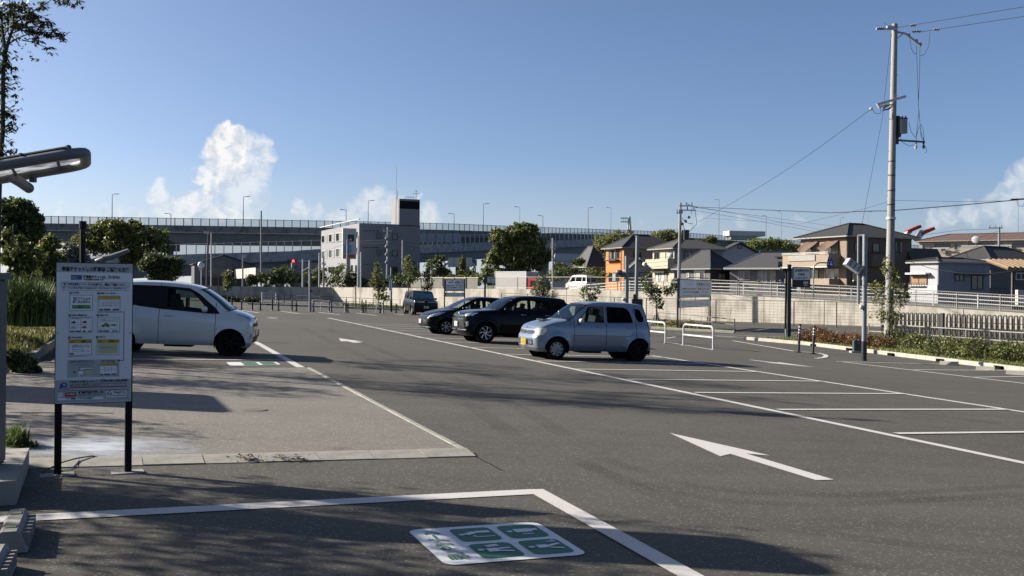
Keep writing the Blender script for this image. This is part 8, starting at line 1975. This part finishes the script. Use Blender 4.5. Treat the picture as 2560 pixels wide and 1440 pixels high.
# --- small planted trees with stakes
def sapling(label, px, yb, blobs, mat, n, size, seed, trunk, stakes=True, Y=None):
    g = G(px,yb) if Y is None else at(px,yb,Y)
    r = tree('young_tree', label, g.y, blobs, mat, n, size, trunk=trunk, tr=0.05, seed=seed, per=9, clump=0.42, gz=g.z if Y is None else None)
    if stakes:
        for s in (-1,1): MB().tube([(s*0.35,-0.1,0),(s*0.08,0,0.75)],0.03,6).build('stake', M_bark2, r)
        MB().tube([(-0.16,-.05,0.55),(0.16,-.05,0.55)],0.03,6).build('stake', M_bark2, r)
    return r
sapling('young tree with wooden stakes in front of the tall utility pole', 2223, 868, [(2215,660,12,20),(2228,680,20,16),(2195,720,20,16),(2245,720,24,14),(2205,750,26,14),(2250,755,26,14),(2225,790,30,16),(2190,785,20,10),(2260,740,22,8),(2240,690,14,18),(2228,820,14,12)], F_yel, 1900, 0.11, 61, [(2222,868),(2223,820),(2228,760),(2236,690),(2226,650)])
sapling('slim young tree at the left of the planted island', 1640, 818, [(1615,698,14,16),(1625,720,20,18),(1640,738,18,16),(1648,760,12,14),(1668,728,16,10),(1688,714,12,8),(1632,690,10,10)], F_dark, 1500, 0.15, 62, [(1640,820),(1641,780),(1640,750),(1630,715)])
sapling('leafy young tree rising behind the black suv roof', 1358, 792, [(1352,700,14,14),(1360,715,20,16),(1348,730,22,16),(1375,735,20,12),(1360,750,24,12)], F_dark, 1600, 0.16, 63, [(1356,795),(1357,750),(1358,720)], stakes=False)
sapling('small sparse tree rising above the silver car roof', 1475, 800, [(1470,722,14,10),(1490,720,12,8),(1462,732,12,10),(1480,742,14,10),(1475,755,12,10),(1496,730,8,6)], F_mid, 800, 0.16, 64, [(1476,800),(1477,760),(1478,735)], stakes=False)
sapling('young tree left of the boxy car, in front of the wall', 947, 772, [(943,668,8,14),(945,690,14,14),(940,710,18,12),(955,722,14,12),(948,742,16,8),(965,745,10,8)], F_yel, 1300, 0.20, 65, [(947,774),(947,740),(946,700)], stakes=False)
sapling('thin young tree behind the boxy car and office face', 1028, 770, [(1026,668,16,20),(1034,690,14,16),(1018,650,10,12),(1022,706,10,10)], F_mid, 1300, 0.19, 66, [(1016,774),(1020,735),(1026,690)], stakes=False)
sapling('narrow young tree directly behind the boxy car roof', 1068, 772, [(1070,662,8,14),(1066,690,9,16),(1074,705,12,12),(1068,722,12,12),(1062,740,10,8)], F_dark, 1100, 0.18, 67, [(1068,774),(1068,740),(1069,690)], stakes=False)
sapling('small young tree in front of the shaded wall', 568, 757, [(568,688,10,14),(570,705,13,14),(566,722,8,8)], F_mid, 900, 0.18, 68, [(569,758),(569,730),(568,700)], stakes=False)
# --- hedges
def hedge(path, w, h, n, size, mat, label, seed, name='hedge', lump=0.25):
    P = [G(*p) for p in path]; o = P[0]; root = thing(name, label, 'hedge', o); C = []; Rd = []; rs = random.Random(seed)
    for a, b in zip(P, P[1:]):
        L = (b-a).length; k = max(1,int(L/0.55))
        for i in range(k):
            c = a+(b-a)*((i+.5)/k)-o; hh = h*rs.uniform(1-lump,1+lump*0.7); C.append((c.x+rs.uniform(-.1,.1),c.y+rs.uniform(-.15,.15),c.z+hh*0.5)); Rd.append((0.45,w/2,hh*0.52))
    link('foliage', leafmesh('foliage', C, Rd, n, size, mat, seed, 0.30, 12, 0.6), root)
    return root
hedge([(1998,856),(2060,861),(2130,868),(2190,874),(2222,878)], 0.9, 0.62, 11000, 0.075, F_red, 'reddish brown clipped hedge beside the tall sign', 71)
hedge([(2165,862),(2230,866),(2300,873)], 1.0, 0.60, 6500, 0.075, F_hedge, 'dark green hedge around the foot of the utility pole', 72)
hedge([(2328,893),(2400,900),(2470,906),(2560,914),(2700,928)], 1.2, 0.80, 21000, 0.07, F_hedge, 'glossy green rounded hedge at the right edge behind the kerb', 73)
hedge([(2268,876),(2330,882)], 0.8, 0.62, 3600, 0.075, F_hedge, 'short green hedge piece right of the staked tree', 74)
hedge([(1648,817),(1700,822),(1768,829)], 0.9, 0.42, 4200, 0.10, foliage('hedge_olive',(0.05,0.045,0.015),(0.17,0.15,0.05),1.5), 'low olive brown hedge under the price board', 75)
hedge([(1100,786),(1150,789)], 0.8, 0.5, 1200, 0.12, F_red, 'small reddish hedge between the boxy car and the hatchback', 76)
hedge([(540,754),(600,755),(650,756)], 0.9, 0.45, 2200, 0.14, F_dark, 'dark low weeds at the foot of the shaded wall', 77)
hedge([(845,764),(920,768),(1000,772),(1060,776)], 0.7, 0.28, 2200, 0.12, F_mid, 'thin weeds along the far kerb in front of the sunlit wall', 78)
# --- grass: strips, bank and tufts
def grass(poly, n, h, mat, seed, label=None, name='grass', wid=0.012, zf=None, lean=0.3):
    r = np.random.default_rng(seed); P = [Vector((p.x,p.y)) for p in poly]; xs_ = [p.x for p in P]; ys_ = [p.y for p in P]; V = []; F = []
    cnt = 0; tries = 0; pl2 = [(p.x,p.y) for p in P]
    while cnt < n and tries < n*8:
        tries += 1; x = r.uniform(min(xs_),max(xs_)); y = r.uniform(min(ys_),max(ys_))
        if not inpoly(pl2,x,y): continue
        z = zf(x,y) if zf else zg(x,y); a = r.uniform(0,2*math.pi); hh = h*r.uniform(0.5,1.3); l = r.normal(0,lean,2)*hh
        dx, dy = math.cos(a)*wid*r.uniform(.7,1.6), math.sin(a)*wid; i = len(V)
        V += [(x-dx,y-dy,z),(x+dx,y+dy,z),(x+l[0]*.4+dx*.6,y+l[1]*.4+dy*.6,z+hh*.6),(x+l[0],y+l[1],z+hh)]; F += [(i,i+1,i+2),(i,i+2,i+3)]; cnt += 1
    me = bpy.data.meshes.new(name); me.from_pydata(V,[],F); me.materials.append(mat); me.update(); return link(name, me, kind='stuff', label=label)
M_soil = pm('lawn_soil', (0.08,0.11,0.035), 0.95, var=0.35, scale=2.0, bump=0.3)
strip_poly = [G(1905,850),G(2015,859.5),G(2300,892),G(2560,926),G(2700,944),G(2700,905),G(2560,893),G(2300,866),G(2000,848)]
vs, fs = drape(strip_poly, 0.06, 1.2); MB().add(vs,fs).build('lawn', M_soil, kind='structure')
grass(strip_poly, 16000, 0.10, F_grass, 81, 'short grass strip along the right kerb', zf=lambda x,y: zg(x,y)+0.06)
isl = [G(1632,820),G(1834,831),G(1836,822),G(1640,806)]
vs, fs = drape(isl, 0.05, 1.2); MB().add(vs,fs).build('lawn', M_soil, kind='structure')
grass([G(1640,820),G(1700,824),G(1700,815),G(1645,812)], 1200, 0.12, F_grass, 82, 'small patch of green grass on the planted island', zf=lambda x,y: zg(x,y)+0.05)
# bank on the left
bk = [G(83,899),G(150,850),G(330,798),G(330,770),G(-300,770),G(-500,880),G(-120,960)]
kA, kB = G(83,899), G(330,798)
def bankz(x, y):
    d = Vector((kB.x-kA.x, kB.y-kA.y)).normalized(); n_ = Vector((-d.y, d.x)); s = (Vector((x,y))-Vector((kA.x,kA.y))).dot(n_)
    s = max(0,s); return zg(x,y)+0.14+0.20*min(s,6)*(1-0.04*min(s,6))
vs2, fs2 = drape(bk, 0.0, 0.8); mb = MB(); mb.add([(x,y,bankz(x,y)) for x,y,z in vs2], fs2); mb.build('grass_bank', M_soil, kind='structure')
grass([G(83,899),G(150,850),G(240,822),G(200,800),G(60,790),G(-60,850),G(-60,915)], 16000, 0.11, F_dry, 83, 'dry sunlit grass on the bank behind the machine', zf=bankz)
def tuft(px, py, Y, n, h, spread, mat, seed, label, z=None, wid=0.012):
    o = at(px,py,Y); 
    if z is not None: o.z = z
    r = np.random.default_rng(seed); V = []; F = []
    for _ in range(n):
        a = r.uniform(0,2*math.pi); b0 = r.normal(0,spread*0.25,2); L = h*r.uniform(0.6,1.2); out = r.uniform(0.15,1.35)*spread; w = wid*r.uniform(.6,1.4)
        px_ = [(b0[0]+math.cos(a)*out*t*t, b0[1]+math.sin(a)*out*t*t, L*(t*1.05-0.55*t**3*min(1.2,out/spread))) for t in (0,.35,.7,1.0)]; i = len(V); sx_, sy_ = -math.sin(a)*w, math.cos(a)*w
        for j,q in enumerate(px_): k = (1,.9,.6,.08)[j]; V += [(q[0]-sx_*k,q[1]-sy_*k,q[2]),(q[0]+sx_*k,q[1]+sy_*k,q[2])]
        F += [(i+2*j,i+2*j+1,i+2*j+3,i+2*j+2) for j in range(3)]
    me = bpy.data.meshes.new('grass_tuft'); me.from_pydata(V,[],F); me.materials.append(mat); me.update(); root = thing('grass_tuft', label, 'grass clump', o); link('blades', me, root)
F_pampas = foliage('long_grass', (0.03,0.055,0.012), (0.15,0.21,0.05), 0.8)
tuft(60,812,21,1500,1.05,0.75,F_pampas,91,'big clump of long arching grass behind the machine, left one'); tuft(105,815,22,1500,0.95,0.75,F_pampas,92,'big clump of long arching grass touching the board edge'); tuft(20,805,22,1100,1.0,0.7,F_pampas,93,'long arching grass clump cut by the machine')
tuft(125,790,24,700,0.9,0.6,F_pampas,95,'shorter bright grass clump behind the board edge')
g = G(50,932); shrub('leafy_shrub','dark low shrub spilling over the end of the bank kerb', g.y, [(45,905,30,22),(70,915,26,18),(30,890,24,16),(90,925,14,8)], F_dark, 4500, 0.06, 94)
g = G(42,1118); tuft(42,1118,g.y,420,0.24,0.16,F_pampas,96,'small grass tuft by the machine on the pale paving', z=g.z, wid=0.006)
g = G(68,1120); tuft(72,1121,g.y,160,0.09,0.16,F_pampas,97,'low spreading weed right of the small grass tuft', z=g.z, wid=0.005)
# --- near tree at the top left: trunk with leafy sprays and one long branch
NY = 18.5
def P(px,py,dy=0): return at(px,py,NY+dy)
o = P(-8,900); o.z = zg(o.x,o.y)
nt_ = thing('near_tree', 'slender near tree with drooping narrow leaves at the top left edge', 'tree', o)
stem = [Vector((0,0,0)), P(-6,600)-o, P(0,400)-o, P(7,330)-o, P(8,180)-o, P(14,130)-o, P(24,95)-o, P(36,60)-o]
mb = MB(); mb.tube(stem, [.06,.052,.047,.042,.036,.032,.027,.02], 8)
brs = [[P(36,60),P(50,50),P(70,42),P(90,22),P(110,12),P(135,-5)],[P(22,110),P(45,95),P(80,82),P(110,80),P(140,82),P(165,88)],[P(28,85),P(60,70),P(95,66),P(120,62)],[P(14,130),P(8,90),P(4,50),P(-5,10)],[P(36,60),P(32,30),P(20,-10)],[P(55,100),P(80,105),P(115,118)]]
for b in brs: mb.tube([p-o for p in b], 0.013, 5, r2=0.006)
mb.tube([P(14,130)-o,P(8,90)-o,P(4,50)-o,P(-5,10)-o],0.028,6,r2=.017)
mb.build('trunk', pm('bark_grey_dark',(0.07,0.065,0.06),0.9), nt_, True)
def spray(pts, rad, n, seed):
    r = random.Random(seed); V = []; F = []
    for _ in range(n):
        c = r.choice(pts); p = c+Vector((r.gauss(0,1),r.gauss(0,1),r.gauss(0,.8)))*rad; nl = 5; base_a = r.uniform(0,6.28)
        for k in range(nl):
            a = base_a+(k-2)*0.5+r.uniform(-.2,.2); L = r.uniform(.09,.145); d = Vector((math.cos(a),math.sin(a)*.8,-0.45+r.uniform(-.4,.3))).normalized(); s = d.cross(Vector((0,0,1))).normalized()*L*0.14; i = len(V)
            V += [tuple(p),tuple(p+d*L*.5+s),tuple(p+d*L),tuple(p+d*L*.5-s)]; F += [(i,i+1,i+2,i+3)]
    return V, F
pts = []; 
for (x,y) in ((12,20),(30,12),(8,45),(20,35),(70,35),(62,28),(80,45),(95,40),(88,30),(100,55),(112,62),(55,62),(65,60),(10,150),(22,165),(14,180),(20,140),(8,165),(12,215),(18,228),(10,270),(20,285),(12,300),(16,320),(24,325),(10,365),(16,372),(28,62),(45,28),(2,90),(6,120)): pts.append((x,y,0.10))
for (x,y) in ((120,84),(135,86),(145,80),(160,85),(95,100),(88,78),(125,118),(150,-2),(165,2),(192,2),(110,10),(85,78)): pts.append((x,y,0.05))
V = []; F = []
for i,(x,y,rd) in enumerate(pts):
    v, f = spray([P(x,y)-o], rd, 14 if rd > .06 else 9, 100+i); k = len(V); V += v; F += [tuple(a+k for a in q) for q in f]
me = bpy.data.meshes.new('crown'); me.from_pydata(V,[],F); me.materials.append(foliage('leaves_near',(0.018,0.03,0.010),(0.10,0.11,0.03),3.0)); me.update(); link('crown', me, nt_)
# --- roadside trees outside the frame on the sun side: they throw the long dappled shadows
def side_tree(x, y, h, cr, n, seed, label, trunk_r=0.09, clump=0.3):
    z = zg(x,y); root = thing('street_tree', label, 'tree', (x,y,z)); rs = random.Random(seed)
    C = [(rs.uniform(-1,1)*cr*.7, rs.uniform(-1,1)*cr*.7, h-cr*0.9+rs.uniform(-.6,.8)*cr) for _ in range(9)]; Rd = [(cr*rs.uniform(.3,.55),)*3 for _ in C]
    link('crown', leafmesh('crown', C, Rd, n, 0.11, F_mid, seed, clump, 12), root)
    mb = MB(); mb.tube([(0,0,-.1),(0.05,0,h*0.5),(0,0,h-cr)],trunk_r,8,r2=trunk_r*.5)
    for c in C: mb.tube([(0,0,h*0.55),tuple(np.array(c)*0.6+np.array([0,0,h*0.2])),c],trunk_r*.35,5,r2=.01)
    mb.build('trunk', M_bark, root, True)
side_tree(-13.6,20.5,8.4,2.1,3600,206,'tall leafy street tree beyond the left edge')
side_tree(-13.4,25.0,8.6,2.0,3000,207,'tall slim street tree far beyond the left edge')
side_tree(-12.0,17.6,5.0,1.7,3600,201,'street tree on the bank beyond the left edge, far one')
side_tree(-10.6,12.6,3.6,1.2,1700,202,'street tree on the bank beyond the left edge, middle one')
side_tree(-8.9,8.9,5.0,1.75,4800,203,'dense street tree beyond the left edge, near one')
side_tree(-7.6,6.4,3.9,1.3,3000,204,'low street tree left of the camera')
side_tree(-14.5,21.5,5.4,1.8,2600,205,'tall street tree far beyond the left edge')
# unseen trees added behind the camera to darken car reflections and skylight
for i in range(13):
    x = -42+7*i; y = -27-3*math.sin(i*1.7); z = zg(x,y); root = thing('street_tree', 'tree %s in the unseen belt added to darken reflections'%words_[i], 'tree', (x,y,z), group='added tree belt out of view')
    link('crown', leafmesh('crown', [(0,0,2.4),(1.5,0,3.4),(-1.5,0.5,3.0),(0.3,0,4.0),(2.4,0,1.8),(-2.4,0,1.6)], [(2.6,2.0,1.5)]*6, 2200, 0.55, F_dark, 300+i, 0.3, 10), root)
    MB().tube([(0,0,-.2),(0,0,3)],0.2,6,r2=.1).build('trunk', M_bark, root)
# dry leaves along the edging and plinth
r_ = random.Random(4)
def litter(c, sx, sy, n, label, mat, s=0.03):
    V = []; F = []
    for _ in range(n):
        x, y = c.x+r_.gauss(0,sx), c.y+r_.gauss(0,sy); z = zg(x,y)+r_.uniform(0.015,0.05); a = r_.uniform(0,6.28); L = s*r_.uniform(.5,2); d = Vector((math.cos(a),math.sin(a),r_.uniform(-.3,.5)))*L; q = Vector((-math.sin(a),math.cos(a),r_.uniform(-.3,.3)))*L*.22; i = len(V); p = Vector((x,y,z))
        V += [tuple(p),tuple(p+d*.5+q),tuple(p+d),tuple(p+d*.5-q)]; F.append((i,i+1,i+2,i+3))
    me = bpy.data.meshes.new('dry_leaves'); me.from_pydata(V,[],F); me.materials.append(mat); me.update(); link('dry_leaves', me, kind='stuff', label=label)
M_litter = pm('dry_leaf',(0.16,0.10,0.05),0.9,var=0.4,scale=20)
litter(G(615,1153),0.09,0.03,90,'small heap of dry twigs on the edging left',M_litter); litter(G(722,1151),0.09,0.03,90,'small heap of dry twigs on the edging right',M_litter)
litter(G(85,1225),0.12,0.22,160,'dead leaves gathered beside the plinth',M_litter,0.02)
